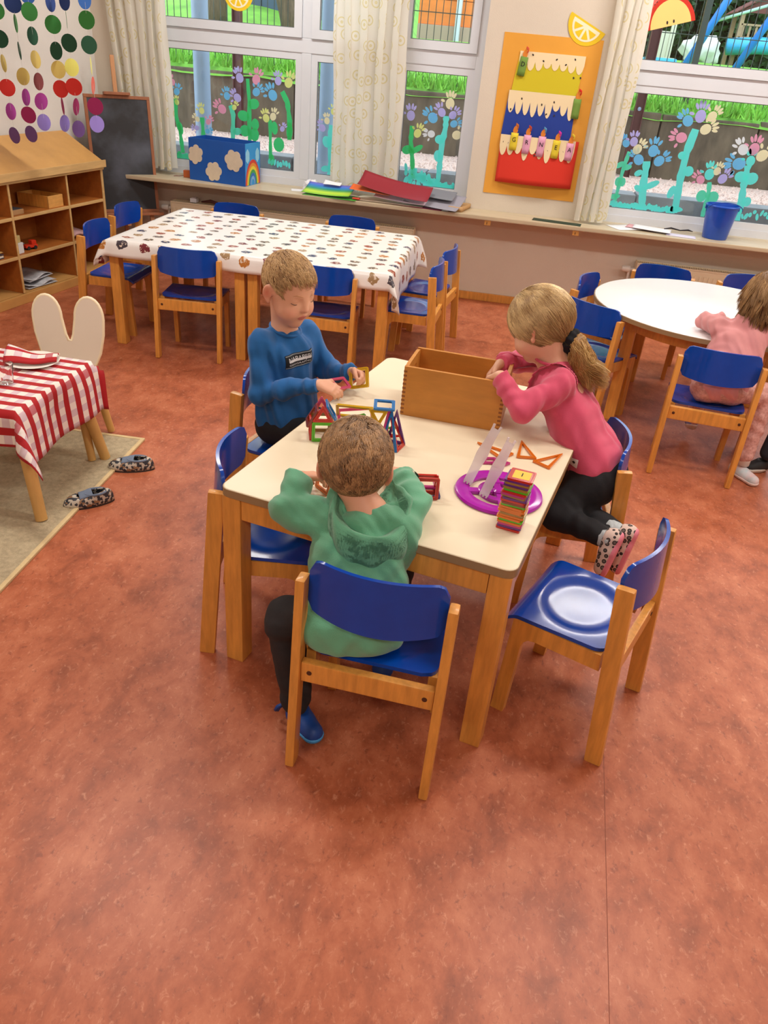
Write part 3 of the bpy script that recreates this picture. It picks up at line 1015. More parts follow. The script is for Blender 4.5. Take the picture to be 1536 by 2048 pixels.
def round_table(x, y, r, h):
    root = empty('round_table', (x, y, 0), -.26)
    b = MB().lathe([(0, h - .024), (r - .002, h - .024), (r - .002, h - .002), (r - .006, h), (0, h)], 64)
    t = b.build('tabletop', WHITE_LAM, root, auto=30)
    MB().lathe([(r - .0015, h - .024), (r + .003, h - .024), (r + .003, h - .003), (r - .0015, h - .003)], 64, close=True).build('edge_band', EDGE_GREY, t, auto=30)
    zt = h - .0245
    for k in range(4):
        a = pi / 4 + k * pi / 2
        M = Matrix.Rotation(a, 4, 'Z') @ Matrix.Translation((r * .80, 0, 0)) @ Matrix.Rotation(pi / 4, 4, 'Z')
        MB().rbox(-.029, .029, -.029, .029, 0, zt, .006, M).build('leg', BEECH, root)
        # curved apron between the legs
        b = MB()
        n = 12
        vs = []
        for i in range(n + 1):
            an = a + .06 + (pi / 2 - .12) * i / n
            for rr in (r * .80 - .012, r * .80 + .012):
                for z in (zt - .07, zt):
                    vs.append((rr * cos(an), rr * sin(an), z))
        fs = []
        for i in range(n):
            o = i * 4
            fs += [(o, o + 4, o + 5, o + 1), (o + 2, o + 3, o + 7, o + 6), (o + 1, o + 5, o + 7, o + 3), (o, o + 2, o + 6, o + 4)]
        fs += [(0, 1, 3, 2), (n * 4, n * 4 + 2, n * 4 + 3, n * 4 + 1)]
        b.add(vs, fs)
        b.build('apron', BEECH, root, auto=35)
    tag(root, 'round white topped table where the child in pale pink leans', 'table')
round_table(1.085, 4.245, .60, .585)

# ---- draped cloths
def drape(name, x0, x1, y0, y1, z, hang, mtl, label, step=.025, wave=.010, nfold=9, seed=2, rot=None, flare=.30, r=.012):
    """cloth over a rectangular top; hang = (left,right,front,back)"""
    hl, hr, hf, hb = hang
    U0, U1, V0, V1 = x0 - hl, x1 + hr, y0 - hf, y1 + hb
    nu, nv = int((U1 - U0) / step), int((V1 - V0) / step)
    rn = random.Random(seed)
    ph = [rn.uniform(0, 6.28) for _ in range(8)]
    vs, uv = [], []
    for j in range(nv + 1):
        for i in range(nu + 1):
            u = U0 + (U1 - U0) * i / nu
            v = V0 + (V1 - V0) * j / nv
            du = (x0 - u) if u < x0 else (u - x1 if u > x1 else 0)
            dv = (y0 - v) if v < y0 else (v - y1 if v > y1 else 0)
            su = -1 if u < x0 else 1
            sv = -1 if v < y0 else 1
            cx, cy = min(max(u, x0), x1), min(max(v, y0), y1)
            d = sqrt(du * du + dv * dv)
            if d < 1e-9:
                p = (u, v, z + .0012 * sin(u * 9 + ph[0]) * sin(v * 8 + ph[1]))
            else:
                nx_, ny_ = su * du / d, sv * dv / d
                # how much of a corner fold: spreads outward
                cf = 2 * min(du, dv) / d if d else 0
                out = r * (1 - math.exp(-d / r)) + .06 * d + flare * cf * d
                wv = wave * min(1, d / .08) * sin(nfold * (u if dv > du else v) * 3.1 + ph[2] + (0 if dv > du else 1.7)) * (1 - cf)
                p = (cx + nx_ * (out + wv), cy + ny_ * (out + wv), z - sqrt(max(0, d * d - (flare * cf * d) ** 2)) + (.004 if d < .008 else .0))
            vs.append(p)
            uv.append((u, v))
    b = MB()
    n = nu + 1
    b.add(vs, [(j * n + i, j * n + i + 1, (j + 1) * n + i + 1, (j + 1) * n + i) for j in range(nv) for i in range(nu)])
    me = b.mesh(name, True)
    ul = me.uv_layers.new(name='UVMap')
    li = np.array([l.vertex_index for l in me.loops])
    ul.data.foreach_set('uv', np.array(uv)[li].ravel())
    o = link(name, me, mtl)
    solidify(o, .0016, 1.0)
    return tag(o, label, 'tablecloth')

def fruit_cloth_mat():
    m = bpy.data.materials.new('fruit_print_cloth')
    m.use_nodes = True
    N, L = nt(m)
    b = N['Principled BSDF']
    b.inputs['Roughness'].default_value = .32
    uv = N.new('ShaderNodeUVMap')
    # warp slightly, then rows of motifs
    mp = N.new('ShaderNodeMapping'); mp.inputs['Scale'].default_value = (8.6, 9.6, 1)
    L.new(uv.outputs[0], mp.inputs[0])
    nz = N.new('ShaderNodeTexNoise'); nz.inputs['Scale'].default_value = 3.2; nz.inputs['Detail'].default_value = 2
    L.new(mp.outputs[0], nz.inputs['Vector'])
    mxv = N.new('ShaderNodeMix'); mxv.data_type = 'RGBA'; mxv.blend_type = 'ADD'; mxv.inputs['Factor'].default_value = .38
    L.new(mp.outputs[0], mxv.inputs['A']); L.new(nz.outputs['Color'], mxv.inputs['B'])
    v = N.new('ShaderNodeTexVoronoi'); v.voronoi_dimensions = '2D'; v.inputs['Scale'].default_value = 1.0; v.inputs['Randomness'].default_value = .35
    L.new(mxv.outputs['Result'], v.inputs['Vector'])
    lt = N.new('ShaderNodeMath'); lt.operation = 'LESS_THAN'; lt.inputs[1].default_value = .25
    L.new(v.outputs['Distance'], lt.inputs[0])
    sep = N.new('ShaderNodeSeparateColor'); L.new(v.outputs['Color'], sep.inputs[0])
    rp = N.new('ShaderNodeValToRGB'); rp.color_ramp.interpolation = 'CONSTANT'
    cols = [(0, C(40, 52, 92)), (.16, C(150, 60, 40)), (.34, C(96, 80, 66)), (.5, C(186, 120, 50)), (.64, C(70, 62, 72)), (.8, C(160, 130, 90)), (.9, C(120, 40, 50))]
    e = rp.color_ramp.elements
    e[0].position, e[0].color = cols[0]
    e[1].position, e[1].color = cols[1]
    for p_, c_ in cols[2:]:
        q = e.new(p_); q.color = c_
    L.new(sep.outputs[0], rp.inputs['Fac'])
    # lighter inside the motif
    n2 = N.new('ShaderNodeTexNoise'); n2.inputs['Scale'].default_value = 7.0
    L.new(mp.outputs[0], n2.inputs['Vector'])
    gt = N.new('ShaderNodeMath'); gt.operation = 'GREATER_THAN'; gt.inputs[1].default_value = .57
    L.new(n2.outputs['Fac'], gt.inputs[0])
    mi = N.new('ShaderNodeMix'); mi.data_type = 'RGBA'; mi.inputs['B'].default_value = C(226, 210, 190)
    L.new(gt.outputs[0], mi.inputs['Factor']); L.new(rp.outputs[0], mi.inputs['A'])
    mx = N.new('ShaderNodeMix'); mx.data_type = 'RGBA'; mx.inputs['A'].default_value = C(240, 238, 234)
    L.new(lt.outputs[0], mx.inputs['Factor']); L.new(mi.outputs['Result'], mx.inputs['B'])
    L.new(mx.outputs['Result'], b.inputs['Base Color'])
    return m
drape('tablecloth', -2.19, -.592, 4.08, 5.16, .5925, (.13, .19, .085, .10), fruit_cloth_mat(), 'white cloth printed with small fruit and vegetable figures over two tables', .02, .006, 6, 4)
# ------------------------------------------------------------------ handprint flowers painted on the panes
def paint(name, rgb, tr=.62):
    k = 'paint_' + name
    if k in MATS:
        return MATS[k]
    return translucent_mat(k, C(*rgb), .6, tr)[0]
PAINTS = dict(cyan=(120, 250, 244), green=(80, 226, 140), teal=(110, 240, 204), blue=(128, 208, 255), violet=(204, 196, 255), pink=(250, 176, 206), cream=(255, 246, 206), yellow=(244, 250, 160), white=(246, 250, 255))
PY0 = YF + .006 + .0245
def ellipse(cx, cz, a, b, rot=0, n=14):
    return [(cx + a * cos(t) * cos(rot) - b * sin(t) * sin(rot), cz + a * cos(t) * sin(rot) + b * sin(t) * cos(rot)) for t in [2 * pi * k / n for k in range(n)]]
def ribbon(mb, pts, w, dy=0.0, seed=0):
    rn = random.Random(seed)
    n = len(pts)
    L_, R_ = [], []
    for i, p in enumerate(pts):
        a, c = pts[max(0, i - 1)], pts[min(n - 1, i + 1)]
        d = Vector((c[0] - a[0], c[1] - a[1])).normalized()
        ww = w * (1 + rn.uniform(-.2, .2)) / 2
        L_.append((p[0] - d.y * ww, p[1] + d.x * ww))
        R_.append((p[0] + d.y * ww, p[1] - d.x * ww))
    vs = [(x, PY0 + .0008 + dy, z) for x, z in R_ + L_]
    mb.add(vs, [(i, i + 1, n + i + 1, n + i) for i in range(n - 1)])
BLOBK = [0]
def blob(mb, cx, cz, a, b, rot=0, dy=0.0):
    BLOBK[0] += 1
    dy -= .00012 * (BLOBK[0] % 9)
    e = ellipse(cx, cz, a, b, rot)
    mb.add([(x, PY0 + .0006 + dy, z) for x, z in e], [tuple(range(len(e)))])
def handprint(parent, cx, cz, ang, col, s=1.0, seed=0):
    rn = random.Random(seed)
    mb = MB()
    dy = -.0006 - .0003 * (seed % 4)
    blob(mb, cx, cz, .030 * s, .034 * s, ang, dy)
    for k, (da, ln) in enumerate(((-.55, .058), (-.2, .068), (.12, .070), (.45, .060), (1.25, .046))):
        a = ang + pi / 2 + da + rn.uniform(-.06, .06)
        r0, r1 = .038 * s, .038 * s + ln * s * .62
        m = (r0 + r1) / 2
        blob(mb, cx + m * cos(a), cz + m * sin(a), (r1 - r0) / 2 * 1.02, .0085 * s, a, dy)
    return mb.build('handprint', paint(col, PAINTS[col]), parent)
def flower(win, stem, scol, prints, leafs=(), w=.028, seed=1):
    mb = MB()
    pts = []
    for i in range(len(stem) - 1):
        for k in range(4):
            t = k / 4
            pts.append((stem[i][0] * (1 - t) + stem[i + 1][0] * t, stem[i][1] * (1 - t) + stem[i + 1][1] * t))
    pts.append(stem[-1])
    ribbon(mb, pts, w, 0, seed)
    for (x, z, a, b, r) in leafs:
        blob(mb, x, z, a, b, r)
    f = mb.build('painted_flower', paint(scol, PAINTS[scol]), win)
    for i, (x, z, a, c, s) in enumerate(prints):
        handprint(f, x, z, a, c, s, seed * 7 + i)
def dabs(win, pts, col, r=.012, seed=0):
    rn = random.Random(seed)
    mb = MB()
    for (x, z) in pts:
        blob(mb, x, z, r * rn.uniform(.6, 1.1), r * rn.uniform(1., 1.8), rn.uniform(-.4, .4))
    o = mb.build('paint_dabs', paint(col, PAINTS[col]), win)
    o['kind'] = 'stuff'
W1, W2 = WIN1, WIN2
flower(W1, [(-2.63, 1.17), (-2.63, 1.05), (-2.605, .95), (-2.59, .80)], 'green', [(-2.645, 1.275, .5, 'pink', .7), (-2.615, 1.215, -.4, 'blue', .75), (-2.618, 1.145, .2, 'yellow', .6)], [(-2.60, .97, .02, .045, .2), (-2.62, .78, .02, .03, 0)], .03, 1)
flower(W1, [(-2.425, 1.06), (-2.42, .95), (-2.42, .80)], 'green', [(-2.425, 1.105, .2, 'yellow', .7), (-2.462, 1.045, .9, 'cream', .6), (-2.47, .985, 1.6, 'violet', .6), (-2.375, 1.035, -.7, 'pink', .65), (-2.385, .97, -1.2, 'blue', .6)], [], .03, 2)
flower(W1, [(-2.20, 1.16), (-2.18, 1.10), (-2.185, .96), (-2.19, .72)], 'teal', [(-2.265, 1.13, .9, 'pink', 1.0), (-2.225, 1.22, .2, 'blue', .8), (-2.17, 1.15, -.5, 'yellow', .6)], [(-2.15, .99, .035, .025, .2)], .036, 3)
flower(W1, [(-2.066, 1.345), (-2.055, 1.2), (-2.055, 1.05), (-2.05, .75)], 'green', [(-2.125, 1.345, .4, 'violet', .95), (-2.00, 1.345, -.3, 'pink', 1.0), (-2.145, 1.215, .9, 'violet', .9), (-2.00, 1.265, -.8, 'blue', .9)], [(-2.02, 1.185, .042, .035, .3), (-2.10, 1.10, .045, .036, -.2), (-2.01, 1.05, .03, .04, 0), (-2.09, 1.0, .04, .04, 0), (-2.015, .98, .035, .045, 0)], .03, 4)
flower(W1, [(-1.805, 1.285), (-1.765, 1.22), (-1.745, 1.10), (-1.745, .97)], 'green', [(-1.875, 1.255, .5, 'blue', 1.1), (-1.835, 1.35, .1, 'violet', .85), (-1.757, 1.345, -.3, 'yellow', 1.0)], [(-1.745, 1.03, .024, .06, 0)], .034, 5)
flower(W1, [(-1.895, 1.09), (-1.892, .95), (-1.89, .80)], 'green', [(-1.925, 1.10, .3, 'yellow', .85), (-1.872, 1.115, -.3, 'cream', .8), (-1.80, 1.04, -.5, 'violet', .6)], [(-1.86, 1.04, .025, .045, .1), (-1.826, .93, .042, .05, 0), (-1.88, .82, .02, .04, 0)], .026, 6)
flower(W1, [(-1.43, 1.10), (-1.44, 1.0), (-1.425, .85), (-1.43, .76)], 'cyan', [(-1.495, 1.075, .7, 'violet', .8), (-1.462, 1.125, .2, 'cream', .7), (-1.415, 1.19, -.1, 'yellow', .7), (-1.39, 1.12, -.7, 'pink', .7)], [(-1.46, .985, .03, .04, .3), (-1.40, 1.0, .035, .05, -.3), (-1.46, .80, .035, .022, .2), (-1.40, .81, .035, .022, -.3)], .034, 7)
flower(W1, [(-.59, 1.235), (-.587, 1.16), (-.60, 1.05), (-.60, .93), (-.60, .80)], 'cyan', [(-.573, 1.315, 0, 'cream', 1.05), (-.625, 1.255, .7, 'violet', .9), (-.545, 1.245, -.8, 'violet', .85), (-.685, 1.215, .9, 'blue', 1.1), (-.53, 1.19, -1.2, 'blue', .8), (-.50, 1.12, -1.4, 'cream', 1.0), (-.685, 1.11, 1.5, 'white', .8)], [(-.62, 1.08, .035, .03, 0), (-.62, .97, .03, .04, .2)], .04, 8)
flower(W1, [(-.83, 1.15), (-.83, 1.05), (-.805, .92), (-.79, .80)], 'green', [(-.845, 1.215, .1, 'violet', 1.0), (-.785, 1.105, -.4, 'yellow', .9)], [(-.85, .99, .04, .03, .3), (-.78, 1.0, .05, .02, .6)], .034, 9)
rn_ = random.Random(8)
dabs(W1, [(-.84 + .38 * k / 60 + rn_.uniform(-.015, .015), .755 + rn_.uniform(0, .12) * max(.15, (1 - k / 60))) for k in range(60)], 'cyan', .018, 1)
dabs(W1, [(-2.62 + .12 * k / 10, .775) for k in range(10)], 'teal', .016, 2)
dabs(W1, [(-1.90 + .18 * k / 8, .79 + rn_.uniform(0, .03)) for k in range(8)], 'cyan', .014, 3)
flower(W2, [(.725, 1.13), (.71, 1.03), (.705, .93), (.70, .80)], 'teal', [(.69, 1.18, .7, 'blue', .8), (.74, 1.195, .1, 'violet', .9), (.775, 1.15, -.6, 'cream', 1.0), (.655, 1.225, .9, 'blue', .6)], [(.68, 1.04, .035, .018, .6), (.735, 1.03, .03, .02, .4), (.69, .93, .02, .03, 0), (.725, .93, .02, .03, 0), (.69, .83, .04, .018, .2)], .026, 11)
flower(W2, [(.858, 1.08), (.866, 1.01), (.87, .93), (.895, .79)], 'cyan', [(.80, 1.085, .8, 'blue', 1.1), (.885, 1.15, 0, 'blue', 1.15), (.94, 1.09, -.9, 'blue', 1.1)], [(.82, 1.0, .03, .02, .5), (.925, .93, .06, .022, .5), (.84, .90, .03, .02, -.5)], .05, 12)
flower(W2, [(1.13, 1.31), (1.11, 1.16), (1.112, 1.01), (1.13, .80)], 'cyan', [(1.065, 1.355, .9, 'blue', 1.1), (1.14, 1.39, .1, 'violet', 1.2), (1.215, 1.395, -.6, 'cream', 1.0), (1.195, 1.315, -1.1, 'cream', 1.1), (1.05, 1.25, 1.4, 'pink', 1.1)], [(1.085, 1.14, .028, .026, 0), (1.155, 1.045, .034, .034, 0), (1.075, .90, .024, .045, -.3), (1.13, .79, .055, .02, 0)], .052, 13)
flower(W2, [(1.315, .99), (1.325, .94), (1.33, .88), (1.33, .76)], 'teal', [(1.30, 1.04, .1, 'cyan', 1.1), (1.345, 1.065, -.2, 'cream', .8), (1.395, 1.02, -.6, 'violet', 1.0), (1.25, 1.0, .8, 'pink', .9)], [(1.285, .895, .035, .04, 0), (1.365, .895, .04, .04, 0)], .03, 14)
flower(W2, [(1.538, 1.12), (1.547, 1.0), (1.565, .88), (1.57, .76)], 'cyan', [(1.545, 1.225, 0, 'pink', 1.15), (1.475, 1.215, .8, 'white', 1.1), (1.61, 1.19, -.9, 'cream', 1.2), (1.475, 1.125, 1.5, 'blue', 1.3), (1.545, 1.15, .2, 'cyan', 1.0)], [(1.51, 1.045, .04, .036, 0), (1.585, 1.04, .045, .04, .3), (1.60, .89, .03, .032, 0)], .044, 15)
dabs(W2, [(.66 + .5 * k / 30, .775 + rn_.uniform(-.008, .015)) for k in range(30)], 'cyan', .016, 4)
dabs(W2, [(1.55 + .5 * k / 20, .80 + rn_.uniform(-.02, .03)) for k in range(20)], 'cyan', .014, 5)

# ------------------------------------------------------------------ cubby shelf
SHELF_W = mat('shelf_wood', C(172, 100, 38), .5, .14, 4.0, stretch=(1, 6, 6))
SHELF_E = mat('shelf_edge', C(206, 168, 110), .5, .12, 6.0, stretch=(1, 6, 6))
SHELF_T = mat('shelf_top', C(204, 154, 88), .45, .08, 3.0, stretch=(2, 1, 4))
def shelf():
    r = empty('cubby_shelf', (-3.095, 4.352, 0), 1.423)
    D = .30
    s0, s1 = -.90, 1.165
    def side(s, t=.022):
        pts = [(0.0, 0.0), (D, 0.0), (D, .905), (0.0, .742)]
        M = Matrix(((0, 1, 0, s), (1, 0, 0, 0), (0, 0, 1, 0), (0, 0, 0, 1)))
        MB().prism(pts, t, M).build('side_panel', SHELF_W, r)
        MB().rbox(s - .001, s + t + .001, -.006, -.0003, 0.0, .742, .002).build('edge_strip', SHELF_E, r)
    side(s0); side(s1 - .022)
    divs = [-.31, .223, .765]
    cells = [(s0 + .0225, divs[0])] + [(divs[i] + .0165, divs[i + 1]) for i in range(2)] + [(divs[2] + .0165, s1 - .0225)]
    for d in divs:
        MB().box(d + .0003, d + .016, .0, D - .008, .060, .742).build('divider', SHELF_W, r)
        MB().rbox(d, d + .016, -.006, -.0003, .060, .742, .002).build('edge_strip', SHELF_E, r)
    for a, b in cells:
        for z in (.275, .51):
            o = MB().box(a + .0003, b - .0003, .004, D - .008, z, z + .018).build('shelf_board', SHELF_W, r)
            MB().rbox(a + .0003, b - .0003, -.006, .0037, z - .001, z + .019, .004).build('edge_strip', SHELF_E, o)
    MB().box(s0 + .0225, s1 - .0225, .0, D - .008, .040, .0595).build('bottom_board', SHELF_T, r)
    MB().rbox(s0, s1, -.024, -.0065, 0.0, .058, .004).build('plinth', SHELF_T, r)
    MB().box(s0 + .0225, s1 - .0225, D - .0075, D, .0, .74).build('back_panel', SHELF_W, r)
    # front head rail and sloping top with lip
    MB().rbox(s0, s1, -.020, -.0065, .722, .752, .004).build('head_rail', SHELF_E, r)
    b = MB()
    ang = atan2(.163, D)
    M = Matrix.Translation((0, 0, .758)) @ Matrix.Rotation(ang, 4, 'X')
    b.rbox(s0 - .012, s1 + .012, -.026, D / cos(ang) + .005, 0, .020, .005, M)
    b.build('sloping_top', SHELF_T, r)
    MB().rbox(s0 - .012, s1 + .012, -.033, -.0262, .738, .786, .003).build('front_lip', SHELF_E, r)
    tag(r, 'honey wood cubby shelf with a sloping top standing against the wall', 'shelf')
    def at(s, y, z):
        x, yy = R2(s, y, 1.423)
        return (-3.095 + x, 4.352 + yy, z)
    # things in the cubbies
    t = empty('wooden_tray', at(.60, .02, .5285), 1.423)
    MB().rbox(0, .145, 0, .012, 0, .075, .003).build('front_board', BEECH_L, t)
    MB().box(0, .145, .235, .245, 0, .075).build('back_board', BEECH_L, t)
    MB().box(0, .01, .0122, .2348, 0, .075).build('side_board', BEECH, t)
    MB().box(.135, .145, .0122, .2348, 0, .075).build('side_board', BEECH, t)
    MB().box(.0102, .1348, .0122, .2348, .0, .008).build('base_board', BEECH, t)
    tag(t, 'small wooden tray in the upper cubby of the shelf', 'tray')
    o = MB().rbox(0, .11, 0, .16, 0, .03, .004).build('cardboard_box', mat('kraft', C(176, 136, 92), .8)); o.location = at(.265, .03, .5285); o.rotation_euler = (0, 0, 1.423)
    MB().box(.004, .106, .004, .156, .0302, .032).build('lid', mat('grey_lid', C(70, 74, 84), .6), o)
    tag(o, 'flat brown cardboard box with a dark lid in the upper cubby', 'box')
    o = MB().rbox(0, .012, 0, .05, 0, .012, .002).build('crayon_stub', mat('mint', C(190, 222, 214), .5)); o.location = at(.80, .02, .5285); o.rotation_euler = (0, 0, 1.5)
    MB().rbox(.0005, .0115, .0502, .058, .0005, .0115, .004).build('tip', mat('mint', C(190, 222, 214), .5), o)
    tag(o, 'short mint coloured crayon lying in the cubby near the chalkboard', 'crayon')
    # white carton and a red toy in the middle row
    o = empty('carton', at(.27, .03, .2935), 1.5)
    MB().rbox(0, .06, 0, .05, 0, .065, .003).build('body', mat('carton_white', C(226, 226, 226), .6), o)
    MB().rbox(.008, .05, .008, .05, .0655, .11, .006).build('scoop', mat('scoop', C(200, 180, 120), .6), o)
    tag(o, 'small white carton with a beige scoop in the middle cubby', 'carton')
    o = empty('toy_digger', at(.38, .06, .2935), 1.2)
    MB().rbox(0, .09, 0, .045, .012, .03, .004).build('chassis', mat('toy_red', C(206, 52, 26), .4), o)
    MB().rbox(.05, .085, .005, .04, .0305, .055, .004).build('cab', mat('toy_red', C(206, 52, 26), .4), o)
    MB().tube([(0, .02, .04), (-.04, .02, .05), (-.06, .02, .03)], .006, 8).build('arm', mat('toy_grey', C(120, 130, 136), .4), o, True)
    for x in (.02, .07):
        MB().lathe([(0, 0), (.012, 0), (.012, .05), (0, .05)], 14, Matrix.Translation((x, .0475, .012)) @ Matrix.Rotation(pi / 2, 4, 'X')).build('wheel', mat('tyre', C(30, 30, 30), .7), o)
    tag(o, 'small red toy digger in the middle cubby of the shelf', 'toy')
    # newspapers in the lowest cubby
    for k, (ds, dy, rz, lab) in enumerate(((.30, .015, 1.36, 'folded newspaper at the bottom of the lowest cubby'), (.33, .03, 1.52, 'folded newspaper on top of the pile in the lowest cubby'))):
        b = MB()
        b.sheet(20, 14, lambda u, v: ((u - .0) * .26, v * .20, .004 + .008 * sin(u * 9 + k) * v + .02 * k * v))
        b.sheet(20, 14, lambda u, v: ((u - .0) * .25, v * .19, .016 + .010 * sin(u * 7 + 2 + k) + .010 * v * u))
        o = b.build('newspaper', mat('newsprint', C(196, 198, 202), .9, .28, 22.0), None, True)
        solidify(o, .003, 1.0)
        o.location = at(ds, dy, .0615 + .036 * k); o.rotation_euler = (0, 0, rz)
        tag(o, lab, 'newspaper')
    # pinkish paper, brown boards and an orange tub
    o = MB().sheet(12, 8, lambda u, v: (u * .2, v * .2, .02 + .012 * sin(5 * u) + .03 * v)).build('paper_pile', mat('pinkish_paper', C(190, 150, 150), .9, .1, 8.), None, True)
    solidify(o, .015, -1.0); o.location = at(.80, .02, .302); o.rotation_euler = (0, 0, 1.423); tag(o, 'pinkish paper pile in the cubby behind the chair', 'paper')
    o = empty('picture_book', at(-.10, .02, .2935), 1.45)
    MB().rbox(0, .24, 0, .2, 0, .006, .001).build('lower_cover', mat('book_dark', C(70, 60, 66), .5), o)
    MB().box(.003, .238, .003, .197, .0062, .020).build('pages', mat('book_pages', C(220, 214, 200), .8), o)
    MB().rbox(0, .24, 0, .2, .0202, .026, .001).build('upper_cover', mat('book_dark', C(70, 60, 66), .5), o)
    tag(o, 'dark picture book lying in the cubby nearest the red checked table', 'book')
    o = MB().sheet(8, 6, lambda u, v: (u * .14, v * .12, .0 + .02 * v * u)).build('paper_scrap', mat('kraft_paper', C(196, 150, 84), .8), None, True)
    solidify(o, .002, 1.0); o.location = at(.03, .03, .3205); o.rotation_euler = (0, 0, 1.6); tag(o, 'ochre paper scrap lying on the dark picture book', 'paper')
    o = empty('storage_tub', at(-.09, .13, .0605), 1.423)
    MB().lathe([(0, 0), (.075, 0), (.098, .16), (.108, .165), (.108, .172), (.092, .168), (.07, .006), (0, .006)], 24).build('tub', mat('tub_orange', C(214, 78, 26), .4), o, auto=35)
    MB().tube([(.10 * cos(t), .10 * sin(t), .165 - .04 * abs(sin(t / 1.0)) * 0) for t in [pi * k / 12 for k in range(13)]], .004, 6).build('handle', mat('tub_orange', C(214, 78, 26), .4), o)
    tag(o, 'orange plastic tub in the lowest cubby of the shelf', 'tub')
shelf()

# ------------------------------------------------------------------ chalkboard easel in the corner
def easel():
    FR = mat('easel_wood', C(150, 92, 58), .55, .15, 6., stretch=(6, 6, 1))
    SL = bpy.data.materials.new('slate'); SL.use_nodes = True
    N, L = nt(SL)
    b = N['Principled BSDF']; b.inputs['Roughness'].default_value = .5
    tc = N.new('ShaderNodeTexCoord'); n = N.new('ShaderNodeTexNoise'); n.inputs['Scale'].default_value = 3.2; n.inputs['Detail'].default_value = 6
    L.new(tc.outputs['Object'], n.inputs['Vector'])
    r = N.new('ShaderNodeValToRGB'); r.color_ramp.elements[0].position = .45; r.color_ramp.elements[0].color = C(30, 32, 36); r.color_ramp.elements[1].position = .8; r.color_ramp.elements[1].color = C(92, 98, 112)
    L.new(n.outputs['Fac'], r.inputs['Fac']); L.new(r.outputs[0], b.inputs['Base Color'])
    W, H = .46, .78
    th = atan2(.28, .35)
    root = empty('chalkboard_easel', (-3.045, 5.605, 0), th)      # local x along the board, -y towards the room
    lean = .105
    B = Matrix.Translation((0, 0, .40)) @ Matrix.Rotation(-lean, 4, 'X')
    bo = MB().box(.022, W - .022, .004, .014, .022, H - .022, B).build('slate_board', SL, root)
    for nm, a in (('frame_rail', (0, W, 0, .018, 0, .0218)), ('frame_rail', (0, W, 0, .018, H - .0218, H)), ('frame_stile', (0, .0218, 0, .018, .022, H - .022)), ('frame_stile', (W - .0218, W, 0, .018, .022, H - .022))):
        MB().rbox(*a, .003, B).build(nm, FR, root)
    MB().rbox(-.02, W + .02, -.05, -.0005, -.02, .0, .004, B).build('chalk_tray', FR, root)
    MB().rbox(.14, .32, -.03, .03, H + .0005, H + .02, .004, B).build('clamp', FR, root)
    # mast and legs
    b = MB(); b.beam(tuple(B @ Vector((.23, .030, H + .25))), tuple(B @ Vector((.23, .030, -.1))), .028, .020); b.build('mast', mat('mast_wood', C(196, 142, 96), .55), root)
    for x in (.06, .40):
        b = MB(); b.beam((x, .02, .41), (x + (.02 if x > .2 else -.02), -.09, 0.0), .03, .022); b.build('leg', mat('mast_wood', C(196, 142, 96), .55), root)
    b = MB(); b.beam(tuple(B @ Vector((.23, .05, .25))), (.23, .15, 0.0), .028, .02); b.build('rear_leg', FR, root)
    tag(root, 'tall wooden easel with a smudged black chalkboard in the room corner', 'easel')
easel()

# ------------------------------------------------------------------ paper disc garlands
DC = {'navy': (38, 66, 130), 'blue': (44, 96, 170), 'green': (52, 130, 56), 'dark': (20, 74, 48), 'mustard': (206, 180, 96), 'yellow': (226, 222, 110), 'red': (206, 44, 34), 'brown': (130, 60, 60), 'salmon': (214, 100, 84), 'magenta': (156, 32, 92), 'plum': (170, 60, 150), 'purple': (104, 70, 130), 'lilac': (146, 126, 204)}
GARL = [  # x, y, [(z, colour, turn)], label tail
    (-3.425, 5.3, [(1.62, 'green', .6), (1.466, 'dark', .3), (1.33, 'mustard', 1.3), (1.19, 'red', .9), (1.05, 'plum', 1.5), (.905, 'purple', .3)], ''),
    (-3.30, 5.3, [(1.665, 'navy', .5), (1.56, 'green', 1.2), (1.41, 'dark', 1.15), (1.265, 'mustard', 1.25), (1.145, 'plum', 1.52), (1.04, 'magenta', .1), (.925, 'purple', .2)], ''),
    (-3.195, 5.3, [(1.72, 'blue', 1.0), (1.63, 'green', .9), (1.50, 'dark', 1.45), (1.37, 'mustard', 1.5), (1.245, 'brown', 1.5), (1.13, 'plum', 1.2), (1.005, 'lilac', 1.15)], ''),
    (-3.045, 5.3, [(1.69, 'navy', 1.5), (1.573, 'green', .85), (1.43, 'dark', .25), (1.325, 'mustard', 1.05), (1.215, 'red', .1), (1.115, 'magenta', .9), (1.013, 'lilac', 1.45)], ''),
    (-2.95, 5.3, [(1.704, 'navy', .4), (1.61, 'green', 1.05), (1.48, 'dark', .1), (1.345, 'yellow', 1.1), (1.235, 'red', .4), (1.12, 'magenta', 1.45), (.988, 'purple', 1.2)], ''),
    (-2.815, 5.3, [(1.72, 'blue', 1.2), (1.614, 'green', .15), (1.48, 'dark', .85), (1.365, 'yellow', 1.15), (1.255, 'salmon', 1.3), (1.135, 'magenta', .25), (1.03, 'lilac', .95)], ''),
]
GLAB = ['disc garland hanging closest to the red checked table, its red disc tilted', 'disc garland with a broad magenta disc above a broad purple one', 'disc garland of mostly edge-on discs with a brown one, ending in narrow lilac', 'disc garland whose broad red disc touches a magenta one, beside the chalkboard', 'disc garland with a thin magenta disc before the chalkboard edge', 'disc garland whose magenta and lilac discs hang right before the chalkboard']
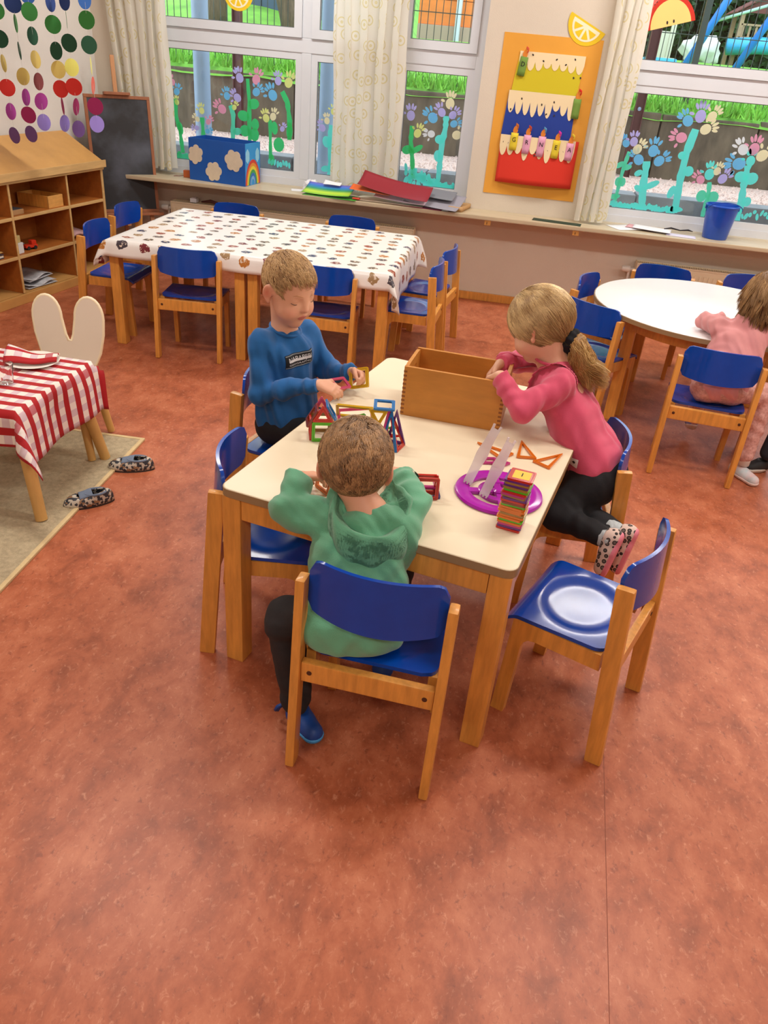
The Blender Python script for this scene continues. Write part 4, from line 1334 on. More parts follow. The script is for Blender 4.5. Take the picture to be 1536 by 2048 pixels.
def garlands():
    discme = MB().lathe([(0, -.0005), (.047, -.0005), (.047, .0005), (0, .0005)], 20).mesh('disc')
    rn = random.Random(4)
    for i, (x, y, ds, _) in enumerate(GARL):
        q = 4.85 / y
        x, y = x * q, 4.85
        ds = [(1.6 + (z - 1.6) * q, c, a) for z, c, a in ds]
        r = empty('disc_garland', (x, y, CEIL))
        th = MB().tube([(0, 0, -.0002), (0, .001, ds[-1][0] - CEIL - .03)], .0007, 5).build('thread', mat('thread', C(220, 220, 214), .8), r)
        for (z, c, a) in ds:
            me = discme.copy()
            me.materials.clear()
            o = link('disc', me, mat('disc_' + c, C(*DC[c]), .8), r, (0, -.0016, z - CEIL), (pi / 2 + rn.uniform(-.08, .08), rn.uniform(-.1, .1), a * (1 if rn.random() < .6 else -1)))
        tag(r, GLAB[i], 'garland', 'paper disc garlands')
garlands()
# ------------------------------------------------------------------ cake poster and paper fruit on the pier
PFY = YW - .0005
def flat(name, pts, t, y, m, parent=None):
    """paper or card cut to an outline (xz), its back on plane y"""
    return MB().prism(pts, t, Matrix.Translation((0, y - t, 0))).build(name, m, parent)
def text_mesh(txt, size, ext=.0004):
    cu = bpy.data.curves.new('lettering', 'FONT')
    cu.body = txt; cu.size = size; cu.extrude = ext; cu.align_x = 'CENTER'; cu.align_y = 'CENTER'; cu.resolution_u = 2
    o = bpy.data.objects.new('lettering', cu)
    COL.objects.link(o)
    bpy.context.view_layer.update()
    me = bpy.data.meshes.new_from_object(o.evaluated_get(bpy.context.evaluated_depsgraph_get()))
    bpy.data.objects.remove(o)
    bpy.data.curves.remove(cu)
    return me
def drip(x0, x1, ztop, zmid, amp, n, seed):
    """icing outline: straight top, dripping lower edge"""
    rn = random.Random(seed)
    low = []
    k = n * 8
    ph = [rn.uniform(.55, 1.3) for _ in range(n + 1)]
    for i in range(k + 1):
        u = i / k
        c = u * n
        j = min(n - 1, int(c))
        f = c - j
        low.append((x0 + (x1 - x0) * u, zmid - amp * ph[j] * sin(pi * f) ** .55 + .35 * amp))
    return low + [(x1, ztop), (x0, ztop)]
def poster():
    OR = mat('poster_orange', C(226, 160, 58), .8, .03, 3.)
    YE = mat('card_yellow', C(206, 190, 30), .8)
    BL = mat('card_blue', C(26, 58, 150), .8)
    RE = mat('card_red', C(216, 50, 30), .8)
    CR = mat('card_cream', C(236, 216, 174), .8)
    r = empty('cake_poster', (0, 0, 0))
    b = MB().rbox(-.252, .397, PFY - .004, PFY, .778, 1.771, .0015).build('backing_card', OR, r)
    P = PFY - .0042
    t1 = flat('yellow_tier', [(-.155, 1.435), (.285, 1.435), (.302, 1.672), (-.130, 1.672)], .006, P, YE, r)
    flat('icing', drip(-.131, .301, 1.6725, 1.60, .045, 8, 1), .002, P - .0062, CR, t1)
    t2 = flat('blue_tier', [(-.182, 1.165), (.297, 1.165), (.290, 1.440), (-.166, 1.440)], .010, P, BL, r)
    flat('icing', drip(-.167, .291, 1.4405, 1.352, .07, 9, 5), .002, P - .0102, CR, t2)
    # red tier bulges forward
    b = MB()
    b.sheet(24, 8, lambda u, v: (-.178 + .538 * u, P - .013 - .035 * sin(pi * u) * (1 - v * .6), .862 + .012 * 0 + .305 * v))
    t3 = b.build('red_tier', RE, r, True)
    solidify(t3, .003, 1.0)
    lowd = drip(-.180, .338, 1.168, 1.075, .07, 10, 9)
    def bul(x, z):
        u = min(1, max(0, (x + .178) / .538)); v = (z - .862) / .305
        return P - .013 - .035 * sin(pi * u) * (1 - v * .6)
    n = len(lowd) - 2
    vs = [(x, bul(x, z) - .0045, z) for x, z in lowd[:n]] + [(x, bul(x, 1.168) - .0045, 1.168) for x, z in lowd[:n]]
    bb = MB(); bb.add(vs, [(i, i + 1, n + i + 1, n + i) for i in range(n - 1)])
    ic = bb.build('icing', CR, t3); solidify(ic, .0015, 1.0)
    # sprinkles
    DK = mat('sprinkle', C(56, 46, 40), .7)
    rn = random.Random(2)
    for (x, z, y) in ((-.045, 1.655, 0), (.03, 1.625, 0), (.115, 1.64, 0), (.18, 1.615, 0), (.235, 1.65, 0), (.245, 1.545, 0), (.29, 1.548, 0), (-.10, 1.545, 0), (-.075, 1.395, 1), (.145, 1.392, 1), (.065, 1.37, 1), (.105, 1.315, 1), (.16, 1.312, 1), (-.14, 1.325, 1)):
        flat('sprinkle', ellipse(x, z, .005, .0075, rn.uniform(-1, 1), 8), .001, P - (.0084 if y == 0 else .0124), DK, (t1 if y == 0 else t2))
    for (x, z) in ((-.12, 1.115), (.01, 1.09), (.075, 1.075), (.155, 1.09), (.26, 1.095), (-.155, 1.12), (.07, 1.055)):
        flat('sprinkle', ellipse(x, z, .005, .0075, .3, 8), .001, bul(x, z) - .0048, DK, t3)
    # candles: rolled card with flame and an initial
    cols = {'g': C(112, 146, 60), 'y': C(222, 200, 50), 'p': C(222, 160, 190)}
    FL = mat('flame_orange', C(222, 132, 44), .8)
    for (x, z0, z1, lean, c, ltr, fc, y) in ((-.103, 1.528, 1.640, .10, 'g', 'D', C(214, 92, 60), P - .011), (.298, 1.305, 1.425, .0, 'g', '', C(214, 44, 26), P - .014),
                                     (-.086, 1.075, 1.185, .02, 'y', 'G', C(200, 110, 40), None), (.004, 1.062, 1.180, .02, 'p', 'R', C(190, 70, 40), None), (.105, 1.052, 1.180, .03, 'p', 'N', C(90, 150, 190), None), (.208, 1.050, 1.165, .04, 'y', 'E', C(214, 50, 160), None), (.303, 1.045, 1.155, .03, 'p', 'A', C(224, 196, 60), None)):
        yy = (bul(x, 1.15) - .009) if y is None else y
        w = .026
        k = empty('candle', (x, yy, (z0 + z1) / 2)); k.rotation_euler = (0, lean, 0); k.parent = r
        h = (z1 - z0) / 2
        MB().sheet(10, 4, lambda u, v: (w * (u - .5) * 1.9, -.012 * sin(pi * u), -h + 2 * h * v)).build('roll', mat('candle_' + c, cols[c], .8), k, True)
        solidify(k.children[0], .0012, 1.0)
        MB().prism([(-.013, 0), (.013, 0), (.017, .014), (.013, .032), (0, .048), (-.013, .032), (-.017, .014)], .0015, Matrix.Translation((0, -.004, h))).build('flame', FL, k)
        mb = MB()
        mb.sheet(8, 3, lambda u, v: (.010 + .03 * u * cos(2.0 * u), -.008 - .012 * sin(3 * u), h + .028 + .026 * u + .016 * (v - .5)))
        o = mb.build('feather', mat('feather_%d' % int(fc[0] * 999 + fc[2] * 99), fc, .9), k, True); solidify(o, .001, 1.)
        if ltr:
            me = text_mesh(ltr, .040)
            me.materials.append(mat('ink', C(34, 30, 30), .7))
            o = link('initial', me, None, k, (0, -.0145, .012), (pi / 2, 0, 0))
    tag(r, 'orange wall poster of a three tier paper cake with candles', 'poster')
poster()

def paper_fruit():
    YL = mat('lemon_paper', C(232, 196, 32), .8); WT = mat('lemon_white', C(240, 232, 200), .8)
    def lemon(x, z, s, rot, label, y=PFY, lit=.0):
        r = empty('paper_lemon', (x, y, z)); r.rotation_euler = (0, -rot, 0); r.scale = (s, s, s)
        half = [(.13 * cos(a), .13 * sin(a) * 1.0) for a in [pi + pi * k / 16 for k in range(17)]]
        MB().prism(half, .0016, Matrix.Translation((0, -.0018, 0))).build('rind', YL, r)
        inner = [(.098 * cos(a), -.012 + .098 * sin(a) * .98) for a in [pi + pi * k / 16 for k in range(17)]]
        MB().prism(inner, .0010, Matrix.Translation((0, -.0030, 0))).build('pith', WT, r)
        for k in range(4):
            a0, a1 = pi + .12 + k * (pi - .24) / 4 + .09, pi + .12 + (k + 1) * (pi - .24) / 4 - .09
            am = (a0 + a1) / 2
            c = (.022 * cos(am), -.020 + .022 * sin(am))
            pts = [c] + [(.082 * cos(a0 + (a1 - a0) * i / 5), -.016 + .080 * sin(a0 + (a1 - a0) * i / 5)) for i in range(6)]
            MB().prism(pts, .0008, Matrix.Translation((0, -.0040, 0))).build('segment', YL, r)
        return tag(r, label, 'paper fruit')
    lemon(.278, 1.86, 1.0, -.42, 'yellow paper lemon slice stuck over the top of the cake poster', PFY - .0045)
    lemon(-2.11, 1.86, .82, -.30, 'yellow paper lemon slice stuck on the window frame above the cloud box', YF - .016)
    # watermelon and apple stuck to the right window
    r = empty('paper_melon', (.655, 6.118, 1.93)); r.rotation_euler = (0, .25, 0)
    G = mat('melon_green', C(70, 120, 60), .8); Pk = mat('melon_pink', C(226, 104, 96), .8); SD = mat('seed', C(40, 26, 24), .6)
    MB().prism(ellipse(0, 0, .052, .15, 0, 24), .0016, Matrix.Translation((0, -.0018, 0))).build('rind', G, r)
    MB().prism(ellipse(.004, .012, .042, .132, 0, 24), .001, Matrix.Translation((0, -.003, 0))).build('flesh', Pk, r)
    rn = random.Random(3)
    for k in range(12):
        MB().prism(ellipse(rn.uniform(-.02, .025), -.10 + .018 * k, .003, .007, rn.uniform(-.3, .3), 8), .0008, Matrix.Translation((0, -.004, 0))).build('seed', SD, r)
    tag(r, 'pink paper watermelon slice stuck on the window by the curtain', 'paper fruit')
    r = empty('paper_apple', (.80, 6.112, 1.885)); r.rotation_euler = (0, -.28, 0)
    Rd = mat('apple_red', C(196, 44, 26), .8); Fl = mat('apple_flesh', C(240, 200, 120), .8)
    MB().prism([(.15 * cos(a), .17 * sin(a)) for a in [pi * k / 18 for k in range(19)]], .0016, Matrix.Translation((0, -.0018, 0))).build('skin', Rd, r)
    MB().prism([(.125 * cos(a), .145 * sin(a)) for a in [pi * k / 18 for k in range(19)]], .001, Matrix.Translation((0, -.003, 0))).build('flesh', Fl, r)
    for x in (-.02, .02):
        MB().prism(ellipse(x, .022, .006, .010, 0, 10), .0008, Matrix.Translation((0, -.004, 0))).build('pip', SD, r)
    tag(r, 'red rimmed paper apple half with two pips on the window', 'paper fruit')
paper_fruit()

# ------------------------------------------------------------------ things on the window sill
def sill_things():
    # sky-blue cardboard box with clouds and a rainbow
    BX = mat('box_blue', C(14, 84, 172), .6, .05, 6.)
    IN = mat('box_blue_light', C(56, 150, 220), .6)
    CL = mat('cloud_paper', C(216, 200, 176), .8, .05, 20.)
    W, D, H = .455, .25, .285
    a = -.14
    r = empty('cloud_box', (-2.43, 5.90, SILL + .0005), a)
    T = .006
    MB().box(0, W, 0, T, 0, H).build('front_panel', BX, r)
    MB().box(0, W, D - T, D, 0, H).build('back_panel', BX, r)
    MB().box(0, T, T + .0002, D - T - .0002, 0, H).build('side_panel', BX, r)
    sp = MB().box(W - T, W, T + .0002, D - T - .0002, 0, H).build('side_panel', IN, r)
    MB().box(T + .0002, W - T - .0002, T + .0002, D - T - .0002, .0, .006).build('base_panel', BX, r)
    def cloud(cx, cz, s, rot):
        pts = []
        for k in range(60):
            t = 2 * pi * k / 60
            q = s * (.9 + .26 * abs(sin(3 * t + rot)) ** .7 + .06 * sin(2 * t + rot))
            pts.append((cx + q * cos(t) * 1.0, cz + q * sin(t) * 1.12))
        MB().prism(pts, .002, Matrix.Translation((0, -.0022, 0))).build('cloud', CL, r)
    cloud(.055, .175, .052, .3); cloud(.20, .075, .055, 1.2); cloud(.365, .165, .060, 2.0)
    # rainbow on the side
    cols = [(206, 60, 50), (226, 140, 50), (226, 206, 60), (70, 160, 80), (50, 110, 190), (120, 170, 220)]
    for i, c in enumerate(cols):
        R1, R0 = .118 - .0155 * i, .118 - .0155 * (i + 1)
        outer = [(R1 * cos(pi * k / 16), R1 * sin(pi * k / 16) * 1.45) for k in range(17)]
        inner = [(R0 * cos(pi * k / 16), R0 * sin(pi * k / 16) * 1.45) for k in range(17)]
        b = MB()
        n = 17
        vs = [(p[0], 0, p[1]) for p in outer] + [(p[0], 0, p[1]) for p in inner] + [(p[0], .0015, p[1]) for p in outer] + [(p[0], .0015, p[1]) for p in inner]
        fs = []
        for k in range(n - 1):
            fs += [(k, k + 1, n + k + 1, n + k), (2 * n + k + 1, 2 * n + k, 3 * n + k, 3 * n + k + 1), (k + 1, k, 2 * n + k, 2 * n + k + 1), (n + k, n + k + 1, 3 * n + k + 1, 3 * n + k)]
        M = Matrix.Translation((W + .0003 + .0015, D / 2, .004)) @ Matrix.Rotation(pi / 2, 4, 'Z')
        b.add(vs, fs, M)
        b.build('rainbow_band', mat('rainbow_%d' % i, C(*c), .7), sp)
    for (y, z) in ((.04, .20), (.20, .20)):
        M = Matrix.Translation((W + .002, y, z)) @ Matrix.Rotation(pi / 2, 4, 'Z')
        MB().prism([(.028 * (1 + .15 * abs(sin(3 * t))) * cos(t), .042 * (1 + .15 * abs(sin(3 * t))) * sin(t)) for t in [2 * pi * k / 30 for k in range(30)]], .0015, M).build('cloud', mat('cloud_blue', C(150, 206, 236), .7), sp)
    tag(r, 'bright blue cardboard box with paper clouds and a rainbow on the sill', 'box')
    o = empty('wooden_block', (-2.475, 5.965, SILL + .0005), .1)
    MB().rbox(-.026, .026, -.02, .02, 0, .05, .003).build('body', mat('block_orange', C(186, 92, 40), .6), o)
    MB().tube([(-.026, -.01, .012), (-.06, -.02, .006), (-.085, 0, .004), (-.10, -.02, .004)], .002, 6).build('cord', mat('cord_red', C(120, 40, 36), .7), o, True)
    tag(o, 'small orange brown block with a red cord beside the cloud box', 'block')
    # bucket
    b = empty('bucket', (1.40, 5.955, SILL + .0005))
    BK = mat('bucket_blue', C(14, 78, 190), .3, coat=.3)
    MB().lathe([(0, .0), (.080, 0), (.083, .004), (.108, .208), (.114, .208), (.115, .214), (.112, .220), (.104, .220), (.079, .008), (0, .008)], 40).build('shell', BK, b, auto=35)
    MB().tube([(.112 * cos(t), .112 * sin(t) * .4 - .09, .20 - .05 * sin(t)) for t in [pi + pi * k / 14 for k in range(15)]], .0028, 6).build('handle', mat('bucket_handle', C(16, 70, 170), .4), b)
    for s in (-1, 1):
        MB().lathe([(0, 0), (.010, 0), (.010, .006), (0, .006)], 12, Matrix.Translation((s * .108, 0, .195)) @ Matrix.Rotation(s * pi / 2, 4, 'Y')).build('handle_lug', BK, b)
    tag(b, 'plain royal blue plastic bucket standing on the sill', 'bucket')
    # loose papers
    def sheet(name, x, y, w, d, rot, z, m, label, lift=(0, 0), curl=.0, th=.0012, cat='paper', tilt=0.0):
        o = MB().sheet(16, 10, lambda u, v: ((u - .5) * w, (v - .5) * d, lift[0] * (1 - u) ** 2 + lift[1] * u ** 2 + curl * sin(3 * u + 2 * v) + tilt * v ** 1.5)).build(name, m, None, True)
        solidify(o, th, 1.0)
        o.location = (x, y, z); o.rotation_euler = (0, 0, rot)
        return tag(o, label, cat)
    def rainbow_sheet():
        m = bpy.data.materials.new('rainbow_print'); m.use_nodes = True
        N, L = nt(m); tc = N.new('ShaderNodeTexCoord'); sp_ = N.new('ShaderNodeSeparateXYZ'); rp = N.new('ShaderNodeValToRGB')
        mr = N.new('ShaderNodeMapRange'); mr.inputs[1].default_value = -.11; mr.inputs[2].default_value = .11
        L.new(tc.outputs['Object'], sp_.inputs[0]); L.new(sp_.outputs['Y'], mr.inputs[0]); L.new(mr.outputs[0], rp.inputs[0])
        e = rp.color_ramp.elements; e[0].color = C(60, 170, 40); e[1].color = C(140, 80, 190)
        q = e.new(.35); q.color = C(190, 225, 50); q = e.new(.55); q.color = C(40, 150, 90); q = e.new(.75); q.color = C(50, 120, 210)
        L.new(rp.outputs[0], N['Principled BSDF'].inputs['Base Color'])
        return m
    S = SILL + .001
    GRN = mat('card_green', C(70, 160, 50), .7)
    sheet('paper_sheet', -1.33, 5.875, .40, .20, -.08, S, GRN, 'green card lying under the rainbow printed paper')
    sheet('paper_sheet', -1.36, 5.88, .36, .18, -.10, S + .004, rainbow_sheet(), 'rainbow printed paper on the sill beside the hanging curtain', (.012, .02), tilt=.05)
    WP = mat('paper_white', C(232, 232, 236), .8)
    sheet('paper_scrap', -1.60, 5.95, .12, .10, .3, S, WP, 'flat white paper scrap on the sill next to the crumpled one')
    # crumpled white paper
    b = MB(); rn = random.Random(6)
    b.ball((0, 0, .0), (.07, .05, .035), 9, 6)
    b.v = [(x * rn.uniform(.7, 1.2), y * rn.uniform(.7, 1.2), max(.0, z + .03 + rn.uniform(-.012, .012))) for x, y, z in b.v]
    o = b.build('crumpled_paper', WP); o.location = (-1.53, 6.03, S + .002); tag(o, 'crumpled white paper ball on the sill beside the rainbow paper', 'paper')
    sheet('paper_scrap', -1.35, 5.945, .13, .05, -.1, S + .062, WP, 'narrow white paper strip on top of the rainbow paper', (.004, .004), .004, tilt=.02)
    sheet('paper_sheet', -.78, 5.93, .56, .26, -.12, S, mat('card_magenta', C(160, 40, 92), .7), 'magenta card at the bottom of the colourful paper pile')
    sheet('paper_sheet', -.90, 5.92, .50, .24, -.03, S + .004, mat('paper_cream2', C(226, 214, 190), .8), 'long cream paper low in the colourful paper pile')
    sheet('paper_sheet', -.58, 5.89, .40, .24, -.22, S + .012, mat('card_grey', C(150, 148, 160), .7), 'big grey card at the pier end of the paper pile', (.02, 0), tilt=.07)
    sheet('paper_sheet', -.55, 5.93, .22, .14, -.15, S + .062, mat('card_grey2', C(120, 122, 130), .7), 'smaller dark grey card on top of the big grey one', (.01, 0), tilt=.04)
    sheet('paper_sheet', -.82, 5.86, .38, .15, -.12, S + .020, mat('paper_lilac', C(226, 204, 220), .8), 'pale lilac paper in the colourful paper pile', (.02, .004), tilt=.035)
    sheet('paper_sheet', -.87, 5.855, .52, .17, -.12, S + .052, mat('card_darkred', C(140, 24, 40), .6), 'dark red card with a raised corner on the paper pile', (.060, .0), tilt=.075)
    sheet('paper_sheet', -1.04, 5.84, .30, .10, -.08, S + .060, mat('card_orange', C(230, 104, 40), .7), 'orange card lying against the dark red one', (.012, .0), .004, tilt=.02)
    sheet('paper_scrap', -1.14, 5.815, .05, .035, -.1, S + .006, mat('card_tomato', C(216, 70, 50), .7), 'tiny tomato red paper scrap at the sill edge', th=.010)
    sheet('wooden_board', -.40, 5.93, .10, .24, -.2, S + .0, mat('thin_board', C(190, 150, 100), .7), 'thin pale wooden board lying by the pier', th=.030, cat='board')
    sheet('paper_sheet', .30, 5.86, .34, .10, -.12, S, mat('card_darkgreen', C(24, 54, 40), .6), 'dark green card lying below the cake poster on the sill')
    sheet('paper_sheet', .78, 5.95, .20, .17, .5, S, WP, 'white paper nearest the gathered curtain on the sill', (.0, .006))
    sheet('paper_sheet', .90, 5.99, .20, .14, -.3, S + .008, mat('paper_pinkedge', C(224, 170, 176), .8), 'pink paper between white sheets on the sill')
    sheet('paper_sheet', .97, 5.95, .26, .16, -.2, S + .012, WP, 'white paper on top of the pink one on the sill', (.004, .0))
    sheet('paper_sheet', 1.16, 5.88, .20, .11, -.15, S, mat('paper_lav', C(210, 206, 226), .8), 'pale lavender paper lying just before the blue bucket')
    o = MB().tube([(0, 0, .006), (.05, .02, .012), (.11, .0, .006), (.17, .025, .010), (.2, .01, .006)], [.003, .006, .004, .006, .002], 8).build('hair_band', mat('band_black', C(30, 26, 34), .7), None, True)
    o.location = (1.06, 6.0, S + .010); tag(o, 'thin black twisted band on the sill beside the bucket', 'band')
    # odds and ends on the radiator
    o = MB().rbox(0, .05, 0, .06, 0, .03, .004).build('paper_wad', WP); o.location = (-2.46, 5.95, .486); MB().rbox(.01, .04, .01, .05, .0302, .036, .002).build('fold', WP, o); tag(o, 'white paper wad lying on the radiator grille', 'paper')
    o = MB().tube([(0, 0, .012), (.07, .01, .022), (.14, 0, .012), (.21, .012, .02), (.26, 0, .012)], [.006, .012, .010, .011, .005], 8).build('brown_cord', mat('cord_brown', C(82, 40, 34), .7), None, True)
    o.location = (-2.37, 5.955, .486); tag(o, 'brown knotted cord lying on the radiator grille', 'cord')
sill_things()

# ------------------------------------------------------------------ wooden crate
def crate():
    W, D, H, T = .325, .205, .165, .011
    r = empty('wooden_crate', (-.266, 2.305, TH), -.083)
    CW = mat('crate_wood', C(196, 132, 54), .5, .10, 5., stretch=(1.5, 8, 6))
    MB().rbox(0, W, 0, T, 0, H, .0025).build('long_side', CW, r)
    MB().rbox(0, W, D - T, D, 0, H, .0025).build('long_side', CW, r)
    for s in (0, 1):
        x0 = 0 if s == 0 else W - T
        # end with an oblong hand hole
        yc, zc, a, c = D / 2, H - .042, .040, .012
        outer, inner = [], []
        n = 32
        y0, y1, z0, z1 = T + .0002, D - T - .0002, 0, H
        for k in range(n):
            t = 2 * pi * k / n
            ct, st = cos(t), sin(t)
            inner.append((yc + (a - c) * (1 if ct > 0 else -1) * min(1, abs(ct) * 1.6) + c * ct, zc + c * st))
            sc = min(((y1 - yc) / abs(ct)) if abs(ct) > 1e-6 else 9, ((z1 - zc) / st) if st > 1e-6 else (((zc - z0) / -st) if st < -1e-6 else 9))
            outer.append((yc + ct * sc, zc + st * sc))
        M = Matrix(((0, 1, 0, x0), (1, 0, 0, 0), (0, 0, 1, 0), (0, 0, 0, 1)))
        MB().ringprism(outer, inner, T, M).add([], []).build('end_panel', CW, r)
        mb = MB()
        for (yy, zz) in ((y0, 0), (y1, 0), (y0, H), (y1, H)):
            # corner fillets close the fan corners
            near = sorted(outer, key=lambda p: (p[0] - yy) ** 2 + (p[1] - zz) ** 2)[:2]
            mb.prism([(yy, zz), near[0], near[1]], T, M)
        mb.build('end_corner', CW, r)
    MB().box(T + .0003, W - T - .0003, T + .0003, D - T - .0003, .0, .006).build('bottom', CW, r)
    EG = mat('end_grain', C(140, 82, 34), .6)
    for (x, y) in ((-.0004, -.0004), (W - T + .0004, -.0004)):
        b = MB()
        for k in range(11):
            z = .006 + k * (H - .012) / 11
            b.box(x, x + T, y, y + .003, z, z + .0065)
        b.build('finger_joint', EG, r)
    tag(r, 'empty honey wood crate with finger joints on the cream table', 'crate')
crate()

# ------------------------------------------------------------------ magnetic tiles
TCOL = dict(red=(214, 38, 26), orange=(240, 126, 30), yellow=(224, 178, 30), green=(96, 200, 28), blue=(26, 130, 206), purple=(112, 52, 140), magenta=(206, 60, 140), pink=(232, 84, 130), brown=(150, 62, 44), olive=(176, 132, 60), navy=(40, 52, 120))
def tmat(c):
    return mat('tile_' + c, C(*TCOL[c]), .18, coat=.3, trans=.25)
A_ = .062
def poly(kind):
    if kind == 'square':
        return [(0, 0), (A_, 0), (A_, A_), (0, A_)]
    if kind == 'triangle':
        return [(0, 0), (A_, 0), (A_ / 2, A_ * .866)]
    if kind == 'tall':
        return [(0, 0), (A_, 0), (A_ / 2, A_ * 1.95)]
    if kind == 'rect':
        return [(0, 0), (A_ * 1.9, 0), (A_ * 1.9, A_), (0, A_)]
    if kind == 'trapez':
        return [(0, 0), (A_, 0), (A_ * .78, A_ * .6), (A_ * .22, A_ * .6)]
def inset(p, d):
    n = len(p)
    out = []
    for i in range(n):
        a, b, c = Vector(p[i - 1]), Vector(p[i]), Vector(p[(i + 1) % n])
        e1, e2 = (b - a).normalized(), (c - b).normalized()
        n1, n2 = Vector((-e1.y, e1.x)), Vector((-e2.y, e2.x))
        k = d / max(.2, 1 + n1.dot(n2))
        out.append(tuple(b + (n1 + n2) * k))
    return out
def roundp(p, r, m=4):
    """round the corners of a polygon"""
    n = len(p); out = []
    for i in range(n):
        a, b, c = Vector(p[i - 1]), Vector(p[i]), Vector(p[(i + 1) % n])
        e1, e2 = (a - b).normalized(), (c - b).normalized()
        p0, p1 = b + e1 * r, b + e2 * r
        for k in range(m):
            t = k / (m - 1)
            out.append(tuple((p0 * (1 - t) + b * t) * (1 - t) + (b * (1 - t) + p1 * t) * t))
    return out
TILE_ME = {}
def tile(kind, col, M, label, group, w=.0095, th=.0058, plate=None):
    """a framed tile; local outline in xz, thickness along y"""
    key = (kind, col, w)
    if key not in TILE_ME:
        p = poly(kind)
        me = MB().ringprism(roundp(p, .005), roundp(inset(p, w), .003), th).mesh('magnetic_tile')
        me.materials.append(tmat(col))
        p2 = MB().ringprism(roundp(inset(p, w * .38), .004), roundp(inset(p, w * .62), .004), th + .0006, Matrix.Translation((0, -.0003, 0))).mesh('tile_groove')
        p2.materials.append(mat('tile_groove_' + col, tuple(c * .55 for c in C(*TCOL[col])[:3]) + (1,), .3))
        TILE_ME[key] = (me, p2)
    o = link('magnetic_tile', TILE_ME[key][0], None)
    o.matrix_world = M
    g = link('magnet_groove', TILE_ME[key][1], None, o)
    if plate:
        pl = MB().box(w + .0002, A_ - w - .0002, -.0002, .0045, w + .0002, A_ - w - .0002).build('number_plate', mat('plate_yellow', C(236, 190, 40), .4), o)
        me = text_mesh('1', .026); me.materials.append(mat('ink', C(34, 30, 30), .7))
        link('numeral', me, None, pl, (A_ / 2, -.0006, A_ / 2), (pi / 2, 0, 0))
    tag(o, label, 'magnetic tile', group)
    return o
def TM(x, y, z, rz=0, rx=0, ry=0):
    return Matrix.Translation((x, y, z)) @ Matrix.Rotation(rz, 4, 'Z') @ Matrix.Rotation(ry, 4, 'Y') @ Matrix.Rotation(rx, 4, 'X')
def toys():
    Z0 = TH
    # tall stack of square tiles
    seq = ['red', 'purple', 'magenta', 'orange', 'green', 'orange', 'orange', 'olive', 'orange', 'orange', 'orange', 'green', 'brown', 'red', 'purple', 'olive', 'magenta', 'red', 'green', 'olive', 'purple', 'olive', 'purple', 'red']
    rn = random.Random(9)
    n = len(seq)
    for i, c in enumerate(seq):
        z = Z0 + .0005 + i * .0061 + .0058
        below = seq[i - 1] if i else None
        top = i == n - 1
        ORD = 'lowest second third fourth fifth sixth seventh eighth ninth tenth eleventh twelfth thirteenth fourteenth fifteenth sixteenth seventeenth eighteenth nineteenth twentieth twenty-first twenty-second twenty-third topmost'.split()
        lab = 'red square tile with a yellow number plate topping the tall tile stack' if top else ('%s square tile lowest in the tall tile stack' % c if i == 0 else '%s square tile, %s from the bottom of the tall tile stack' % (c, ORD[i]))
        rz = -.235 + rn.uniform(-.05, .05)
        M = Matrix.Translation((.128, 1.774, z)) @ Matrix.Rotation(rz, 4, 'Z') @ Matrix.Translation((-A_ / 2 + rn.uniform(-.002, .002), -A_ / 2 + rn.uniform(-.002, .002), 0)) @ Matrix.Rotation(-pi / 2, 4, 'X') @ Matrix.Scale(-1, 4, (0, 0, 1)) if False else Matrix.Translation((.128, 1.774, z)) @ Matrix.Rotation(rz, 4, 'Z') @ Matrix.Translation((-A_ / 2 + rn.uniform(-.002, .002), -A_ / 2 + rn.uniform(-.002, .002), 0)) @ Matrix.Rotation(-pi / 2, 4, 'X') @ Matrix.Translation((0, 0, -0.0))
        # after the turn the outline spans local x and -y: shift it back
        M = M @ Matrix.Translation((0, 0, -A_))
        # local +y (thickness) now points down
        M = M
        tile('square', c, M, lab, 'tiles of the tall stack', plate=top)
    # little house
    hx, hy, a = -.487, 2.012, .30
    H = lambda lx, ly, lz, rz=0, rx=0, ry=0: Matrix.Translation((hx, hy, Z0 + .0008)) @ Matrix.Rotation(a, 4, 'Z') @ TM(lx, ly, lz, rz, rx, ry)
    tile('square', 'green', H(0, 0, 0), 'green square tile forming the front of the tile house', 'tiles of the house')
    tile('square', 'olive', H(0, A_ + .007, 0), 'olive square tile forming the back of the tile house', 'tiles of the house')
    tile('square', 'red', H(-.0002, .0062, 0, pi / 2), 'red square tile forming the house wall towards the child in blue', 'tiles of the house')
    tile('square', 'orange', H(A_ + .006, .0062, 0, pi / 2), 'orange square tile forming the house wall towards the tall pyramid', 'tiles of the house')
    tile('triangle', 'red', H(0, -.001, A_ + .001), 'red triangle tile in the gable of the tile house', 'tiles of the house')
    tile('triangle', 'pink', H(0, A_ + .006, A_ + .001), 'pink triangle tile in the rear gable of the tile house', 'tiles of the house')
    # roof squares leaning on the gables
    q = .0045
    tile('square', 'brown', Matrix.Translation((hx, hy, Z0 + .0008)) @ Matrix.Rotation(a, 4, 'Z') @ Matrix.Translation((-.012 - q, .066, A_ - .018)) @ Matrix.Rotation(-pi / 2, 4, 'Z') @ Matrix.Rotation(-radians(30), 4, 'X') @ Matrix.Scale(1, 4), 'brown square tile leaning as roof on the tile house', 'tiles of the house')
    tile('square', 'blue', Matrix.Translation((hx, hy, Z0 + .0008)) @ Matrix.Rotation(a, 4, 'Z') @ Matrix.Translation((A_ + .010 + q, .004, A_ - .004)) @ Matrix.Rotation(pi / 2, 4, 'Z') @ Matrix.Rotation(-radians(30), 4, 'X'), 'blue square tile leaning as roof on the tile house', 'tiles of the house')
